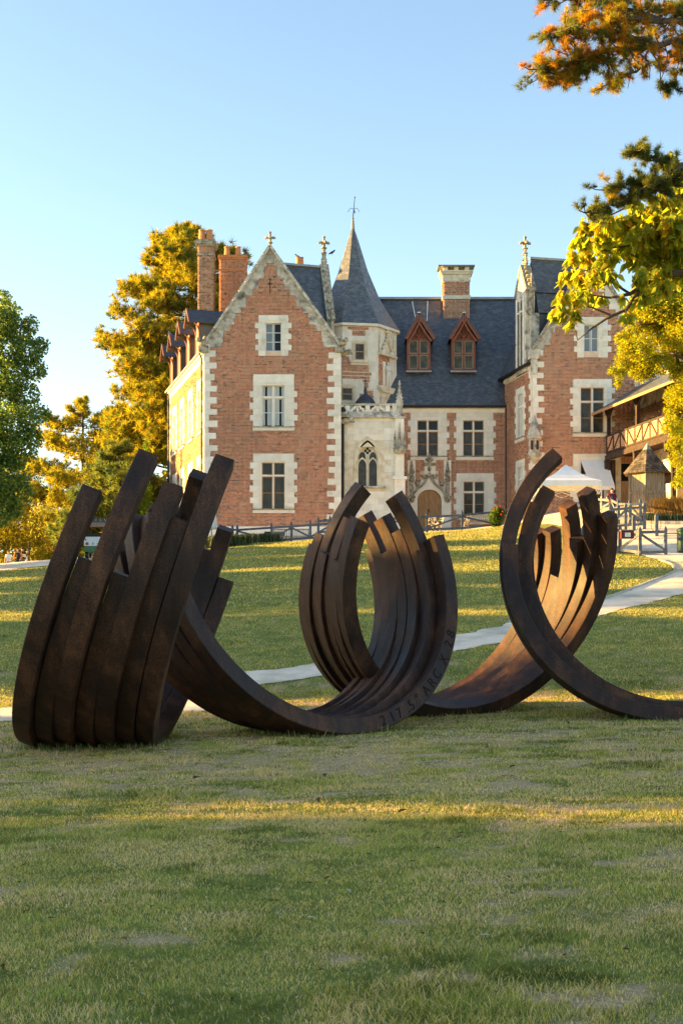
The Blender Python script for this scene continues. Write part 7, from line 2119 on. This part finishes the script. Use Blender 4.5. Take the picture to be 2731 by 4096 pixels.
# planting: feather grass by the hut, herbs at the fence foot, rose bush
def tuft_grass(name, pts, n, h, w_, cols, label, lean=.6, group=None):
    global trs
    trs = np.random.RandomState(len(label))
    P = []; f = []; c = []
    pts = np.array(pts); k = trs.randint(0, len(pts), n)
    b = pts[k, :3] + np.stack([trs.normal(size=n) * pts[k, 3], trs.normal(size=n) * pts[k, 3] * .6, np.zeros(n)], 1)
    a = trs.rand(n) * 2 * np.pi; hh = h * (.5 + .6 * trs.rand(n)); ln = hh * lean * trs.rand(n) ** .6
    d = np.stack([np.cos(a) * ln, np.sin(a) * ln, hh], 1); s_ = np.stack([-np.sin(a), np.cos(a), 0 * a], 1) * w_
    m_ = b + d * np.array([.35, .35, .72])[None]
    V = np.stack([b - s_, b + s_, m_ + s_ * .8, m_ - s_ * .8, b + d * np.array([1, 1, .82])[None]], 1).reshape(-1, 3)
    q = 5 * np.arange(n); f = np.concatenate([np.stack([q, q + 1, q + 2], 1), np.stack([q, q + 2, q + 3], 1), np.stack([q + 3, q + 2, q + 4], 1)])
    t = np.array(cols)[trs.randint(0, len(cols), n)] * (.7 + .6 * trs.rand(n))[:, None]
    return np_mesh(name, V, f, M['grassblade'], 3, col=np.repeat(t, 5, 0), label=label, category="plant", group=group)
g = [ground(2650, 2060), ground(2690, 2062), ground(2725, 2060), ground(2760, 2066)]
tuft_grass("feather_grass", [(p.x, p.y, p.z, .22) for p in g], 3000, 1.1, .008, [(.30, .20, .08), (.36, .25, .10), (.22, .16, .07)], "clump of tall straw-coloured feather grass right of the hut", 1.5)
g = [ground(2600, 2082), ground(2640, 2088), ground(2690, 2090), ground(2730, 2090)]
tuft_grass("lavender_bed", [(p.x, p.y, p.z, .3) for p in g], 3200, .45, .014, [(.09, .12, .07), (.13, .15, .10), (.07, .10, .045)], "low grey-green plants edging the bed in front of the hut", .7)
kbp = [ground(u, 2098 + (u - 2580) * .012) for u in range(2580, 2900, 20)]
e = MB()
for a, c_ in zip(kbp[:-1], kbp[1:]): e.bar(a + Vector((0, 0, .05)), c_ + Vector((0, 0, .05)), .14, .26)
e.build("bed_kerb", M['kerb'], None, kind="structure")
g = [gp(u, 71.5 + .01 * (u - 880)) for u in (870, 900, 930, 965, 1000, 1040, 1070)]
tuft_grass("herb_bed", [(p.x, p.y, p.z, .40) for p in g], 5200, .72, .022, [(.10, .14, .06), (.14, .17, .09), (.07, .11, .04), (.20, .21, .13)], "grey-green herbs spilling over the lawn at the left end of the fence", .9)
rb = gp(1985, 74.0)
broadleaf("rose_bush", rb, [[rb, rb + Vector((.05, 0, .9))]], [[.03, .01]], cl([(1985, 2045, 22), (1972, 2068, 22), (1996, 2066, 22), (1985, 2088, 24), (2005, 2048, 16)], 74.0, .1), 2600, .10, [(.09, .15, .03), (.13, .19, .04)], (1, 1), "green rose bush with a few red blooms beside the right-hand bench", category="bush", seed=90)
q = MB()
for (u, v) in ((1990, 2028), (2002, 2024), (2010, 2046), (2004, 2058), (1978, 2036)): q.ball(at(u, v, 73.6), .055, n=7, m=5)
ro_ = q.build("bloom", mat('rose_red', (.35, .015, .02)), None); adopt(ro_, bpy.data.objects["rose_bush"])

# trees out of the picture on the left, which shade the lawn in the evening sun
trs = np.random.RandomState(101)
sh_c = []
for k in range(46):
    d = rvec(1)[0]; rr = trs.rand() ** .5
    sh_c.append((Vector((d[0] * rr * 3.4, d[1] * rr * 3.1, 6.9 + d[2] * rr * 5.0)), trs.uniform(1.0, 1.5)))
proto = None
SHADE = [(-44, -7.6, 1.0), (-45, -.4, 1.0), (-44, 6.8, 1.0), (-45, 14.6, 1.0), (-44.5, 21.3, 1.0), (-45, 27.9, 1.15), (-44.5, 36.6, 1.0), (-45.5, 43.4, 1.02), (-45, 50.7, 1.0), (-46, 57.9, .98), (-45, 65.2, .95), (-47, 72.6, .95), (-46, 80.0, .92), (-46.5, 87.2, .85)]
for k, (x, y, s_) in enumerate(SHADE):
    z = hz(x, y)
    if proto is None:
        proto = broadleaf("shade_tree", (0, 0, 0), [[Vector((0, 0, -.3)), Vector((.1, 0, 4)), Vector((0, .2, 8)), Vector((.1, 0, 11))]], [[.35, .28, .18, .06]], sh_c, 15000, .42, [(.06, .10, .03), (.09, .12, .03)], (1, 1), "broad leafy tree in the row beyond the left edge", group="shade trees beyond the left edge", seed=101)
        r_ = proto; r_["category"] = "tree"
    else:
        r_ = proto.copy(); COL.objects.link(r_)
        for ch in list(proto.children):
            c2 = ch.copy(); COL.objects.link(c2); c2.parent = r_
    r_["label"] = "leafy tree beyond the left edge, %s in the shading row counted from the camera end" % ("first second third fourth fifth sixth seventh eighth ninth tenth eleventh twelfth thirteenth fourteenth".split()[k])
    r_.location = (x, y, z); r_.scale = (s_,) * 3; r_.rotation_euler = (0, 0, 0 if k % 2 else math.pi)
